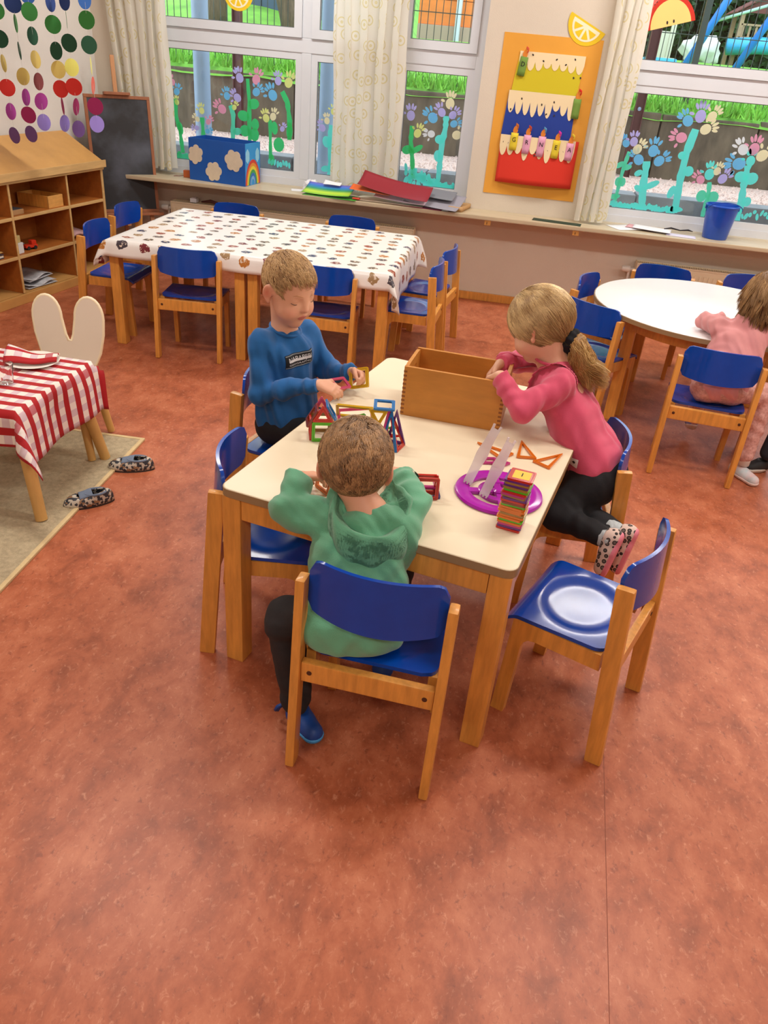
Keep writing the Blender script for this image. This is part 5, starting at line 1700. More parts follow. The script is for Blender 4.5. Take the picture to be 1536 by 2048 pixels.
    # frames scattered behind the green hoodie boy's head
    tile('rect', 'pink', TM(-.430, 2.125, Z0 + .001, .50, -.5), 'pink long tile leaning behind the tile house', 'loose tiles')
    tile('rect', 'yellow', TM(-.445, 2.150, Z0 + .030, .10, .55), 'yellow long tile tilted between house and pyramid', 'loose tiles')
    tile('square', 'green', TM(-.405, 2.10, Z0 + .001, .8, .3), 'small green tile leaning below the yellow long tile', 'loose tiles')
    tile('rect', 'green', TM(-.375, 2.10, Z0 + .0015, .45, .9), 'green long tile tilted towards the tall pyramid', 'loose tiles')
    tile('square', 'pink', TM(-.41, 2.055, Z0 + .001, .05, .25), 'pink square tile standing beside the tile house', 'loose tiles')
    tile('square', 'red', TM(-.315, 2.105, Z0 + .0015, .5, 1.2), 'red square tile lying tilted before the yellow triangle', 'loose tiles')
    # tall pyramid: faces leaning to one apex
    def facet(kind, col, p0, p1, apex, lab, grp):
        p0, p1, apex = Vector(p0), Vector(p1), Vector(apex)
        x = (p1 - p0); L_ = x.length; x.normalize()
        m = apex - (p0 + p1) / 2
        z = (m - x * m.dot(x)); H_ = z.length; z.normalize()
        y = z.cross(x)
        po = poly(kind)
        sx, sz = L_ / A_, H_ / po[2][1]
        M = Matrix(((x.x * sx, y.x, z.x * sz, p0.x), (x.y * sx, y.y, z.y * sz, p0.y), (x.z * sx, y.z, z.z * sz, p0.z), (0, 0, 0, 1)))
        return tile(kind, col, M, lab, grp)
    zb = Z0 + .0012
    q1, q2, q3, q4 = (-.290, 2.020, zb), (-.230, 2.022, zb), (-.214, 2.085, zb), (-.276, 2.090, zb)
    ap = (-.270, 2.062, Z0 + .124)
    G_ = 'tiles of the pyramid'
    facet('tall', 'blue', q1, q2, ap, 'tall blue triangle tile on the near face of the pyramid', G_)
    facet('tall', 'red', q2, q3, ap, 'tall red triangle tile on the pyramid face towards the crate', G_)
    facet('tall', 'magenta', q4, q1, ap, 'tall magenta triangle tile on the pyramid face towards the tile house', G_)
    facet('tall', 'purple', q3, q4, ap, 'tall purple triangle tile on the far face of the pyramid', G_)
    facet('triangle', 'yellow', (-.268, 2.040, Z0 + .124), (-.328, 2.036, Z0 + .120), (-.293, 2.026, Z0 + .070), 'yellow triangle tile hanging point down on the pyramid', G_)
    tile('square', 'blue', TM(-.312, 2.030, Z0 + .1275, .15, -pi / 2 + .06), 'blue square tile lying on top of the pyramid', G_)
    # small red A-frame
    tile('square', 'red', TM(-.142, 1.765, Z0 + .001, .24, -.10), 'red square tile standing upright before the hoodie sleeve', 'tiles of the small red frame')
    tile('square', 'red', TM(-.150, 1.795, Z0 + .001, .24, .12), 'red square tile standing behind the front red one', 'tiles of the small red frame')
    tile('square', 'navy', TM(-.136, 1.7735, Z0 + .0065, .24, -pi / 2) @ Matrix.Translation((0, 0, 0)), 'dark blue square tile lying under the small red frame', 'tiles of the small red frame')
    tile('square', 'magenta', TM(-.148, 1.790, Z0 + .0255, .24, -pi / 2 + .1), 'magenta square tile held level inside the small red frame', 'tiles of the small red frame')
    # orange tiles lying in a fan near the kneeling girl
    for k, (kd, c, x, y, rz) in enumerate((('tall', 'orange', .075, 2.075, .95), ('tall', 'orange', .118, 2.105, .15), ('tall', 'orange', .165, 2.095, -.60), ('trapez', 'magenta', .020, 2.030, .3), ('trapez', 'magenta', .065, 2.010, .9))):
        lab = ['orange triangle tile at the crate end of the orange fan', 'orange triangle tile in the middle of the orange fan', 'orange triangle tile of the fan nearest the kneeling child', 'magenta tile standing beneath the clear support', 'magenta tile lying between the two clear supports'][k]
        tile(kd, c, TM(x, y, Z0 + .0066, rz, -pi / 2 + .0), lab, 'loose tiles')
    # tile in the hoodie boy's hand
    tile('square', 'orange', TM(-.412, 1.752, Z0 + .002, -.75, -.25), 'orange square tile held by the child in the green hoodie', 'loose tiles')
    # purple wheel
    r = empty('purple_wheel', (.075, 1.868, Z0 + .0005), .2)
    PM = mat('wheel_purple', C(170, 22, 170), .2, coat=.3)
    MB().lathe([(.082, 0), (.118, 0), (.121, .004), (.118, .010), (.110, .012), (.090, .012), (.080, .008)], 56, close=True).build('rim', PM, r, auto=30)
    MB().lathe([(.040, 0), (.056, 0), (.057, .010), (.052, .012), (.042, .012), (.039, .009)], 40, close=True).build('inner_ring', PM, r, auto=30)
    MB().lathe([(0, .0), (.018, 0), (.018, .012), (.012, .016), (0, .016)], 24).build('hub', PM, r, auto=30)
    for k in range(4):
        a0 = k * pi / 2
        M = Matrix.Rotation(a0, 4, 'Z')
        MB().rbox(.017, .042, -.010, .010, .001, .010, .002, M).build('spoke', PM, r)
        MB().rbox(.056, .083, -.012, .012, .001, .010, .002, M).build('spoke', PM, r)
    tag(r, 'flat glossy purple toy wheel lying on the cream table', 'toy wheel')
    # two clear Y shaped supports
    CLR = mat('clear_plastic', C(226, 214, 216), .25, trans=.55, alpha=.85)
    def support(base, top, mid, label, nrm):
        o = empty('toy_support', (base[0], base[1], base[2]))
        B, T_, Mi = Vector((0, 0, 0)), Vector(top) - Vector(base), Vector(mid) - Vector(base)
        x = Vector(nrm).normalized()
        pts = []
        N_ = 14
        cl = [(B * (1 - t) ** 2 + Mi * 2 * t * (1 - t) + T_ * t * t) for t in [k / N_ for k in range(N_ + 1)]]
        L_, R_ = [], []
        for k, p in enumerate(cl):
            d = (cl[min(N_, k + 1)] - cl[max(0, k - 1)]).normalized()
            wv = x.cross(d).normalized()
            hw = .0125 + .004 * math.exp(-((k / N_ - .5) / .16) ** 2)
            L_.append(p + wv * hw); R_.append(p - wv * hw)
        vs = []
        for off in (-.0022, .0022):
            vs += [tuple(p + x * off) for p in L_] + [tuple(p + x * off) for p in R_]
        n = N_ + 1
        fs = []
        for k in range(N_):
            fs += [(k, k + 1, n + k + 1, n + k), (2 * n + k + 1, 2 * n + k, 3 * n + k, 3 * n + k + 1), (k + 1, k, 2 * n + k, 2 * n + k + 1), (n + k, n + k + 1, 3 * n + k + 1, 3 * n + k)]
        fs += [(0, n, 3 * n, 2 * n), (N_, 2 * n + N_, 3 * n + N_, n + N_)]
        b = MB(); b.add(vs, fs)
        b.build('arm', CLR, o)
        # notched end prongs and foot clips
        d = (cl[-1] - cl[-2]).normalized(); wv = x.cross(d).normalized()
        for s in (-1, 1):
            c = MB(); c.beam(tuple(cl[-1] + wv * s * .0085 - d * .002), tuple(cl[-1] + wv * s * .0105 + d * .012), .007, .0044, up=tuple(x), r=.0015); c.build('prong', CLR, o)
        d0 = (cl[1] - cl[0]).normalized(); wv0 = x.cross(d0).normalized()
        for s in (-1, 0, 1):
            c = MB(); c.beam(tuple(cl[0] + wv0 * s * .009 + d0 * .004), tuple(cl[0] + wv0 * s * .009 - d0 * .005), .005, .0052, up=tuple(x), r=.0012); c.build('clip', CLR, o)
        tag(o, label, 'toy part')
    support((.035, 1.815, Z0 + .018), (.085, 1.93, Z0 + .128), (.06, 1.86, Z0 + .080), 'clear plastic toy support standing on the purple wheel nearer the tile stack', (.05, -.80, .55))
    support((-.012, 1.875, Z0 + .018), (.042, 1.975, Z0 + .142), (.015, 1.92, Z0 + .09), 'clear plastic toy support standing on the purple wheel nearer the crate', (.05, -.80, .55))
toys()

# ------------------------------------------------------------------ rug, small table, bunny chairs, crockery
def play_corner():
    # rug: bound sisal mat, slightly askew
    RG = mat('sisal', C(182, 166, 134), .95, .18, 60., .8, 300)
    RB = mat('sisal_binding', C(214, 190, 142), .9, .08, 30., .4, 200)
    a = .04
    r = empty('rug', (-1.488, 2.955, 0), a)
    MB().rbox(-1.62, -.018, -1.76, -.018, .0, .009, .003).build('weave', RG, r)
    for (x0, x1, y0, y1) in ((-1.62, 0, -.0178, 0), (-.0178, 0, -1.76, -.018)):
        MB().rbox(x0, x1, y0, y1, .0, .0105, .003).build('binding', RB, r)
    tag(r, 'beige woven rug with a light bound edge under the checked table', 'rug')
    # small table with round splayed legs
    LGW = mat('pine', C(206, 160, 92), .5, .08, 6., stretch=(5, 5, 1))
    cx, cy, h = -1.86, 2.455, .445
    t = empty('toy_table', (cx, cy, .0095), .03)
    MB().rbox(-.28, .28, -.255, .255, h - .032, h - .0125, .006).build('tabletop', LGW, t)
    for sx in (-1, 1):
        for sy in (-1, 1):
            MB().tube([(sx * .235, sy * .20, h - .0325), (sx * .305, sy * .262, 0.0)], [.025, .0215], 18).build('leg', LGW, t, auto=40)
    tag(t, 'small low table with round splayed pine legs under the checked cloth', 'table')
    # checked cloth
    m = bpy.data.materials.new('checked_cloth'); m.use_nodes = True
    N, L = nt(m); b = N['Principled BSDF']; b.inputs['Roughness'].default_value = .8
    uv = N.new('ShaderNodeUVMap'); sp = N.new('ShaderNodeSeparateXYZ'); L.new(uv.outputs[0], sp.inputs[0])
    def mth(op, a_, b_=None, clamp=False):
        n = N.new('ShaderNodeMath'); n.operation = op; n.use_clamp = clamp
        for i, v in enumerate((a_, b_)):
            if v is None: continue
            if isinstance(v, (int, float)): n.inputs[i].default_value = v
            else: L.new(v, n.inputs[i])
        return n.outputs[0]
    per = .062
    fv = mth('FRACT', mth('DIVIDE', sp.outputs['Y'], per))
    red = mth('LESS_THAN', fv, .46)
    fu = mth('FRACT', mth('DIVIDE', sp.outputs['X'], per * .9))
    sq = mth('LESS_THAN', fu, .5)
    fu2 = mth('FRACT', mth('DIVIDE', sp.outputs['X'], per * 3.6)); s2 = mth('LESS_THAN', fu2, .125)
    fv2 = mth('FRACT', mth('DIVIDE', sp.outputs['Y'], per * 2.0)); s3 = mth('LESS_THAN', fv2, .5)
    emb = mth('MULTIPLY', s2, s3)
    mx = N.new('ShaderNodeMix'); mx.data_type = 'RGBA'; mx.inputs['A'].default_value = C(238, 226, 216); mx.inputs['B'].default_value = C(214, 190, 196)
    L.new(sq, mx.inputs['Factor'])
    mx3 = N.new('ShaderNodeMix'); mx3.data_type = 'RGBA'; mx3.inputs['B'].default_value = C(190, 110, 116); L.new(emb, mx3.inputs['Factor']); L.new(mx.outputs['Result'], mx3.inputs['A'])
    mx2 = N.new('ShaderNodeMix'); mx2.data_type = 'RGBA'; mx2.inputs['B'].default_value = C(172, 18, 26)
    L.new(red, mx2.inputs['Factor']); L.new(mx3.outputs['Result'], mx2.inputs['A']); L.new(mx2.outputs['Result'], b.inputs['Base Color'])
    zc = h - .002
    o = drape('tablecloth', -2.145, -1.575, 2.195, 2.715, zc, (.15, .20, .13, .04), m, 'red and white checked cloth hanging over the small table', .018, .012, 5, 6, flare=.42)
    # white plates with folded checked napkins
    PL = mat('china', C(238, 232, 222), .25)
    NP = m
    for i, (x, y, rz, lab) in enumerate(((-1.76, 2.62, .35, 'white plate under the folded checked napkin before the bunny chair'), (-1.98, 2.56, .9, 'white plate at the cloth middle behind the drinking glass'))):
        p = empty('plate', (x, y, zc + .0022))
        MB().lathe([(0, .0), (.055, 0), (.062, .002), (.098, .012), (.1, .0135), (.097, .0145), (.06, .0045), (0, .004)], 40).build('dish', PL, p, auto=40)
        MB().lathe([(.04, -.0012), (.05, -.0012), (.05, .0), (.04, 0)], 30, close=True).build('foot_ring', PL, p)
        tag(p, lab, 'plate')
        nb = MB()
        nx, ny = 14, 10
        vs, uvs = [], []
        for lay in range(1):
            pass
        W_, D_ = .19, .115
        me_vs = []
        for j in range(ny + 1):
            for k in range(nx + 1):
                u, v = k / nx, j / ny
                me_vs.append(((u - .5) * W_, (v - .5) * D_ * (1 - .35 * u), .018 + .014 * sin(pi * v) + .035 * (1 - u) ** 3 * (v) + .004 * sin(8 * u)))
                uvs.append((u * W_ + .3, v * D_))
        nb.add(me_vs, [(j * (nx + 1) + k, j * (nx + 1) + k + 1, (j + 1) * (nx + 1) + k + 1, (j + 1) * (nx + 1) + k) for j in range(ny) for k in range(nx)])
        me = nb.mesh('napkin', True); ul = me.uv_layers.new(name='UVMap'); li = np.array([l.vertex_index for l in me.loops]); ul.data.foreach_set('uv', np.array(uvs)[li].ravel())
        no = link('napkin', me, NP); solidify(no, .006, 1.0); no.location = (x, y, zc - .0012); no.rotation_euler = (0, 0, rz)
        tag(no, ['checked napkin folded on the plate before the bunny chair', 'checked napkin folded on the plate behind the drinking glass'][i], 'napkin')
    # drinking glass
    gm = bpy.data.materials.new('tumbler_glass'); gm.use_nodes = True
    gb = gm.node_tree.nodes['Principled BSDF']; gb.inputs['Transmission Weight'].default_value = 1.0; gb.inputs['Roughness'].default_value = .03; gb.inputs['IOR'].default_value = 1.45; gb.inputs['Base Color'].default_value = (.98, .98, .98, 1)
    prof = [(0, .0), (.021, 0), (.024, .003), (.027, .03), (.0325, .072), (.0325, .074), (.0305, .074), (.0245, .03), (.021, .008), (0, .007)]
    b = MB(); b.lathe(prof, 36)
    b.v = [(x * (1 + .035 * (1 if 0.01 < z < .05 else 0) * cos(9 * atan2(y, x))), y * (1 + .035 * (1 if 0.01 < z < .05 else 0) * cos(9 * atan2(y, x))), z) for x, y, z in b.v]
    g = b.build('drinking_glass', gm, None, auto=50); g.location = (-1.735, 2.405, zc + .0025)
    tag(g, 'empty ribbed drinking glass standing on the checked cloth', 'glass')
    # fork
    f = empty('fork', (-1.86, 2.43, zc + .004), .2)
    ST = mat('cutlery', C(200, 200, 204), .15, metal=1.0)
    MB().tube([(-.09, 0, .002), (-.03, 0, .004), (.02, 0, .003)], [.004, .003, .0025], 8).build('handle', ST, f, True)
    for k in range(3):
        MB().tube([(.02, 0, .003), (.035, (k - 1) * .006, .004), (.06, (k - 1) * .006, .005)], .0016, 6).build('tine', ST, f, True)
    tag(f, 'small metal fork lying beside the drinking glass', 'fork')
    # bunny chairs
    EAR = mat('bunny_white', C(226, 212, 192), .5); EDGE = mat('bunny_edge', C(238, 222, 186), .5)
    def bunny(x, y, rz, label):
        c = empty('bunny_chair', (x, y, .0095), rz)
        # backrest outline with two ears (front view)
        pts = []
        W_, zb = .145, .27
        def ear(cx, top, w, n=12):
            return [(cx + w * cos(t), top - .09 + .09 * sin(t)) for t in [pi * k / n for k in range(n + 1)]]
        right = ear(.088, .595, .058)
        left = ear(-.088, .595, .058)
        pts = [(-.085, zb), (.085, zb), (.125, .36), (.142, .44)] + right + [(.018, .435), (.008, .408), (-.008, .408), (-.018, .435)] + left + [(-.142, .44), (-.125, .36)]
        M = Matrix.Rotation(-.12, 4, 'X')
        MB().prism(pts, .014, Matrix.Translation((0, .0, 0)) @ M).build('ear_backrest', EAR, c)
        rim = [(p[0] * 1.0, p[1]) for p in pts]
        b = MB(); b.tube([tuple((M @ Vector((p[0], .007, p[1])))) for p in pts] + [tuple(M @ Vector((pts[0][0], .007, pts[0][1])))], .0078, 8, caps=False)
        b.build('rounded_rim', EDGE, c, True)
        MB().rbox(-.14, .14, -.28, .02, .255, .2685, .006).build('seat', EAR, c)
        for sx in (-1, 1):
            for (y0, y1) in ((-.24, -.275), (-.02, .02)):
                MB().tube([(sx * .11, y0, .2545), (sx * .145, y1, 0)], [.019, .016], 16).build('leg', LGW, c, auto=40)
        tag(c, label, 'chair', 'bunny chairs')
    bunny(-1.80, 2.93, .20, 'cream bunny ear chair tucked behind the checked table')
    bunny(-2.42, 2.62, 1.45, 'bunny ear chair at the rug end of the checked table')
    # slippers
    def slipper(x, y, rz, label):
        s = empty('slipper', (x, y, .0), rz)
        s.scale = (1.22, 1.22, 1.22)
        SP = bpy.data.materials.get('slipper_print')
        if SP is None:
            SP = bpy.data.materials.new('slipper_print'); SP.use_nodes = True
            N2, L2 = nt(SP); tc = N2.new('ShaderNodeTexCoord'); v = N2.new('ShaderNodeTexVoronoi'); v.inputs['Scale'].default_value = 130
            L2.new(tc.outputs['Object'], v.inputs['Vector']); rp = N2.new('ShaderNodeValToRGB'); rp.color_ramp.interpolation = 'CONSTANT'
            e = rp.color_ramp.elements; e[0].color = C(50, 54, 62); e[1].position = .45; e[1].color = C(196, 188, 172); q = e.new(.8); q.color = C(150, 116, 84)
            sc = N2.new('ShaderNodeSeparateColor'); L2.new(v.outputs['Color'], sc.inputs[0]); L2.new(sc.outputs[0], rp.inputs['Fac']); L2.new(rp.outputs[0], N2['Principled BSDF'].inputs['Base Color'])
        FE = mat('slipper_felt', C(112, 126, 146), .9, .08, 40.); SO = mat('slipper_sole', C(60, 52, 48), .9); DK = mat('slipper_lining', C(34, 36, 46), .9)
        n = 28
        def outl(k, sc=1.0, z=0):
            t = 2 * pi * k / n
            ln, wd = .078, .031 + .005 * cos(t)
            return (ln * cos(t) * sc, wd * sin(t) * sc, z)
        b = MB(); vs = [outl(k, 1.0, 0) for k in range(n)] + [outl(k, 1.0, .006) for k in range(n)]
        b.add(vs, [tuple(range(n - 1, -1, -1)), tuple(range(n, 2 * n))] + [(k, (k + 1) % n, n + (k + 1) % n, n + k) for k in range(n)]); b.build('sole', SO, s)
        # upper: low walls, closed over the toe
        rings = []
        b = MB(); m_ = 6
        for j in range(m_ + 1):
            v = j / m_
            for k in range(n):
                t = 2 * pi * k / n
                x0, y0, _ = outl(k, 1.0)
                toe = max(0, cos(t))
                zz = .0062 + (.030 + .010 * max(0, -cos(t))) * sin(v * pi / 2)
                pull = (1 - .34 * v * v)
                xx = x0 * (1 - .30 * v * v) - .012 * v * v * (1 if toe > 0 else 0) * toe * 1.6
                b.v.append((xx if toe <= 0 else x0 * (1 - .55 * v * v), y0 * pull, zz))
        b.f = [(j * n + k, j * n + (k + 1) % n, (j + 1) * n + (k + 1) % n, (j + 1) * n + k) for j in range(m_) for k in range(n)]
        o = b.build('upper', SP, s, True); solidify(o, .003, -1.)
        b = MB(); b.sheet(10, 8, lambda u, v: (.0 + .040 * (u) - .012, (v - .5) * .044, .0385 + .006 * sin(pi * v) - .008 * u)); o = b.build('instep_band', FE, s, True); solidify(o, .004, 1.)
        MB().tube([(-.006 - .050 * (1 - abs(cos(t))) * 1.0 if False else -.022 + .034 * cos(t), .0225 * sin(t), .040) for t in [2 * pi * k / 24 for k in range(25)]], .004, 8, caps=False).build('cuff', FE, s, True)
        MB().prism([(-.058, 0), (.02, 0), (.02, .001), (-.058, .001)], .036, Matrix.Translation((0, -.018, .0085))).build('insole', DK, s)
        tag(s, label, 'slipper', 'pair of patterned slippers')
    slipper(-1.425, 2.685, 3.45, 'patterned felt slipper lying with its toe at the pine leg')
    slipper(-1.450, 2.372, 3.80, 'patterned felt slipper lying at the rug edge with its opening uppermost')
    # pine post of a play stand at the picture's rim
    p = empty('play_stand', (-2.62, 3.22, 0), .2)
    b = MB(); b.beam((0, 0, 0), (-.06, .06, .95), .045, .03); b.build('upright', LGW, p)
    b = MB(); b.beam((-.35, .10, 0), (-.41, .16, .95), .045, .03); b.build('upright', LGW, p)
    b = MB(); b.beam((-.035, .035, .55), (-.375, .125, .55), .04, .02, up=(0, 0, 1)); b.build('crossbar', LGW, p)
    tag(p, 'pine upright frame of a play stand behind the checked table', 'stand')
play_corner()
# ------------------------------------------------------------------ people: smooth bodies grown from distance fields
from mathutils.bvhtree import BVHTree
V3 = lambda *a: np.array(a, float)
def unit(v):
    v = np.asarray(v, float)
    return v / np.linalg.norm(v)

class Field:
    def __init__(s, lo, hi, h):
        s.h = h
        s.lo = np.asarray(lo, float)
        s.n = np.ceil((np.asarray(hi, float) - s.lo) / h).astype(int) + 1
        s.F = np.full(s.n, 1.0, np.float32)
    def win(s, lo, hi):
        a = np.clip(np.floor((np.asarray(lo) - s.lo) / s.h).astype(int), 0, s.n - 1)
        b = np.clip(np.ceil((np.asarray(hi) - s.lo) / s.h).astype(int) + 1, 1, s.n)
        sl = tuple(slice(a[i], b[i]) for i in range(3))
        ax = [(s.lo[i] + s.h * np.arange(a[i], b[i])).astype(np.float32) for i in range(3)]
        X, Y, Z = np.meshgrid(*ax, indexing='ij')
        return sl, X, Y, Z
    def join(s, sl, d, k):
        F = s.F[sl]
        if k > 0:
            hh = np.maximum(k - np.abs(F - d), 0) / k
            s.F[sl] = np.minimum(F, d) - hh * hh * k * .25
        else:
            s.F[sl] = np.minimum(F, d)
    def cone(s, a, b, ra, rb, k=.02, wr=None, cut=None):
        a, b = np.asarray(a, float), np.asarray(b, float)
        R = max(ra, rb) + k + 3 * s.h + (wr[0] if wr else 0)
        sl, X, Y, Z = s.win(np.minimum(a, b) - R, np.maximum(a, b) + R)
        ab = b - a
        L2 = max(1e-9, ab @ ab)
        px, py, pz = X - a[0], Y - a[1], Z - a[2]
        t = np.clip((px * ab[0] + py * ab[1] + pz * ab[2]) / L2, 0, 1)
        d = np.sqrt((px - t * ab[0]) ** 2 + (py - t * ab[1]) ** 2 + (pz - t * ab[2]) ** 2) - (ra + (rb - ra) * t)
        if wr:
            amp, fr, ph = wr
            d = d + amp * np.sin(fr * t * sqrt(L2) + ph + 1.6 * np.sin(X * 31 + ph) + 1.3 * np.sin(Z * 27 + Y * 22))
        s.join(sl, d, k)
        return s
    def ell(s, c, r, R=None, k=.02, neg=False, noise=None):
        c = np.asarray(c, float); r = np.asarray(r, float)
        R = np.eye(3) if R is None else R          # columns: local axes
        m = r.max() + k + 3 * s.h
        sl, X, Y, Z = s.win(c - m, c + m)
        px, py, pz = X - c[0], Y - c[1], Z - c[2]
        u = [(px * R[0, i] + py * R[1, i] + pz * R[2, i]) for i in range(3)]
        q = np.sqrt((u[0] / r[0]) ** 2 + (u[1] / r[1]) ** 2 + (u[2] / r[2]) ** 2)
        g = np.sqrt((u[0] / r[0] ** 2) ** 2 + (u[1] / r[1] ** 2) ** 2 + (u[2] / r[2] ** 2) ** 2) + 1e-6
        d = q * (q - 1) / g
        if neg:
            F = s.F[sl]
            dd = -d
            hh = np.maximum(k - np.abs(F - dd), 0) / k if k > 0 else 0
            s.F[sl] = np.maximum(F, dd) + hh * hh * k * .25
        else:
            s.join(sl, d, k)
        return s
    def cut(s, p, n, k=.004):
        """remove what lies on the +n side of the plane"""
        n = unit(n)
        X, Y, Z = np.meshgrid(*[(s.lo[i] + s.h * np.arange(s.n[i])).astype(np.float32) for i in range(3)], indexing='ij')
        d = (X - p[0]) * n[0] + (Y - p[1]) * n[1] + (Z - p[2]) * n[2]
        F = s.F
        hh = np.maximum(k - np.abs(F - d), 0) / k
        s.F = np.maximum(F, d) + hh * hh * k * .25
        return s
    def warp(s, fn, band=.03):
        m = np.abs(s.F) < band
        i = np.nonzero(m)
        P = [s.lo[a] + s.h * i[a] for a in range(3)]
        s.F[i] += fn(*P).astype(np.float32)
        return s
    def mesh(s, smooth=2):
        F = s.F
        F = np.pad(F, 1, constant_values=1.0)
        S = F < 0
        n = np.array(F.shape) - 1
        cnt = np.zeros(n, np.int8)
        for dx in (0, 1):
            for dy in (0, 1):
                for dz in (0, 1):
                    cnt += S[dx:dx + n[0], dy:dy + n[1], dz:dz + n[2]]
        act = (cnt > 0) & (cnt < 8)
        I = np.argwhere(act)
        idx = np.full(n, -1, np.int32)
        idx[act] = np.arange(len(I))
        pos = np.zeros((len(I), 3)); w = np.zeros(len(I))
        for ax in range(3):
            o1, o2 = [(1, 2), (0, 2), (0, 1)][ax]
            for a in (0, 1):
                for b in (0, 1):
                    c0 = I.copy(); c0[:, o1] += a; c0[:, o2] += b
                    c1 = c0.copy(); c1[:, ax] += 1
                    f0, f1 = F[tuple(c0.T)], F[tuple(c1.T)]
                    m = (f0 < 0) != (f1 < 0)
                    t = np.where(m, f0 / np.where(m, f0 - f1, 1), 0)
                    p = c0.astype(float); p[:, ax] += t
                    pos[m] += p[m]; w[m] += 1
        pos /= w[:, None]
        quads = []
        for ax in range(3):
            o1, o2 = [(1, 2), (2, 0), (0, 1)][ax]
            sh = list(F.shape); sh[ax] -= 1
            s0 = [slice(None)] * 3; s0[ax] = slice(0, -1)
            s1 = [slice(None)] * 3; s1[ax] = slice(1, None)
            A, B = S[tuple(s0)], S[tuple(s1)]
            E = np.argwhere(A != B)
            E = E[(E[:, o1] > 0) & (E[:, o2] > 0) & (E[:, o1] < n[o1]) & (E[:, o2] < n[o2])]
            fl = A[tuple(E.T)]
            def cell(d1, d2):
                c = E.copy(); c[:, o1] += d1; c[:, o2] += d2
                return idx[tuple(c.T)]
            q = np.stack([cell(-1, -1), cell(0, -1), cell(0, 0), cell(-1, 0)], 1)
            q[~fl] = q[~fl][:, ::-1]
            quads.append(q)
        Q = np.concatenate(quads)
        Q = Q[(Q >= 0).all(1)]
        P = s.lo + (pos - 1) * s.h
        for _ in range(smooth):
            acc = np.zeros_like(P); c = np.zeros(len(P))
            for a in range(4):
                b = (a + 1) % 4
                np.add.at(acc, Q[:, a], P[Q[:, b]]); np.add.at(c, Q[:, a], 1)
                np.add.at(acc, Q[:, b], P[Q[:, a]]); np.add.at(c, Q[:, b], 1)
            P = P * .4 + .6 * acc / np.maximum(c, 1)[:, None]
        return P, Q

def np_mesh(name, P, Q, m, parent=None, colors=None):
    me = bpy.data.meshes.new(name)
    me.vertices.add(len(P)); me.vertices.foreach_set('co', P.astype(np.float32).ravel())
    k = Q.shape[1]
    me.loops.add(len(Q) * k); me.loops.foreach_set('vertex_index', Q.astype(np.int32).ravel())
    me.polygons.add(len(Q)); me.polygons.foreach_set('loop_start', np.arange(0, len(Q) * k, k, dtype=np.int32))
    me.polygons.foreach_set('use_smooth', np.ones(len(Q), bool))
    me.update(calc_edges=True)
    if colors is not None:
        ca = me.color_attributes.new('tint', 'FLOAT_COLOR', 'POINT')
        ca.data.foreach_set('color', np.concatenate([colors, np.ones((len(P), 1))], 1).astype(np.float32).ravel())
    return link(name, me, m, parent)

def attr_mat(name, rough=.5, bump=0.0, bscale=200):
    m = mat(name, C(200, 160, 140), rough, 0, 8, bump, bscale)
    N, L = nt(m)
    a = N.new('ShaderNodeAttribute'); a.attribute_name = 'tint'
    L.new(a.outputs['Color'], N['Principled BSDF'].inputs['Base Color'])
    N['Principled BSDF'].inputs['Subsurface Weight'].default_value = 0.12
    N['Principled BSDF'].inputs['Subsurface Radius'].default_value = (.012, .005, .003)
    N['Principled BSDF'].inputs['Subsurface Scale'].default_value = 0.5
    return m
SKIN = attr_mat('skin', .48, .04, 300)

def frame(face, pitch):
    """columns: side, forward, up for a head looking along the flat direction 'face', nodding down by pitch"""
    f = unit((face[0], face[1], 0)); z = V3(0, 0, 1)
    fw = f * cos(pitch) - z * sin(pitch)
    up = z * cos(pitch) + f * sin(pitch)
    side = np.cross(fw, up)
    return np.stack([side, fw, up], 1)

def head(F, c, R, s=1.0, es=.88):
    L = lambda x, y, z: np.asarray(c) + R @ (V3(x, y, z) * s)
    F.ell(L(0, -.012, .028), V3(.073, .088, .076) * s, R, .02)
    F.ell(L(0, .028, -.030), V3(.059, .053, .060) * s, R, .03)
    F.cone(L(0, .058, -.078), L(0, .050, -.076), .017 * s, .022 * s, .03)
    for e in (-1, 1):
        F.ell(L(e * .036, .046, -.036), V3(.027, .028, .027) * s, R, .02)
        F.ell(L(e * .031, .080, .010), V3(.015, .0135, .0095) * s, R, .012, True)
        F.ell(L(e * .0305, .0585, .009), V3(.0150, .0105, .0095) * s, R, .004)
        # ear: upright dish standing off the skull
        A = R @ np.array([[cos(e * .45), -sin(e * .45), 0], [sin(e * .45), cos(e * .45), 0], [0, 0, 1]])
        F.ell(L(e * .0765, -.014, -.002), V3(.0080, .0190, .0290) * s * es, A, .005)
        F.cone(L(e * .074, -.006, -.026), L(e * .073, -.004, -.030), .008 * s, .006 * s, .006)
        F.ell(L(e * .0845, -.010, .000), V3(.0052, .0100, .0175) * s * es, A, .004, True)
    F.cone(L(0, .0735, .014), L(0, .0855, -.014), .0055 * s, .0088 * s, .012)
    for e in (-1, 1):
        F.ell(L(e * .0085, .0800, -.0165), V3(.0062, .0065, .0055) * s, R, .005)
    F.ell(L(0, .0775, -.0400), V3(.021, .0075, .0045) * s, R, .005)
    F.ell(L(0, .0755, -.0490), V3(.017, .0075, .0052) * s, R, .004)
    F.ell(L(0, .0860, -.0443), V3(.023, .0065, .0013) * s, R, .002, True)
    return L

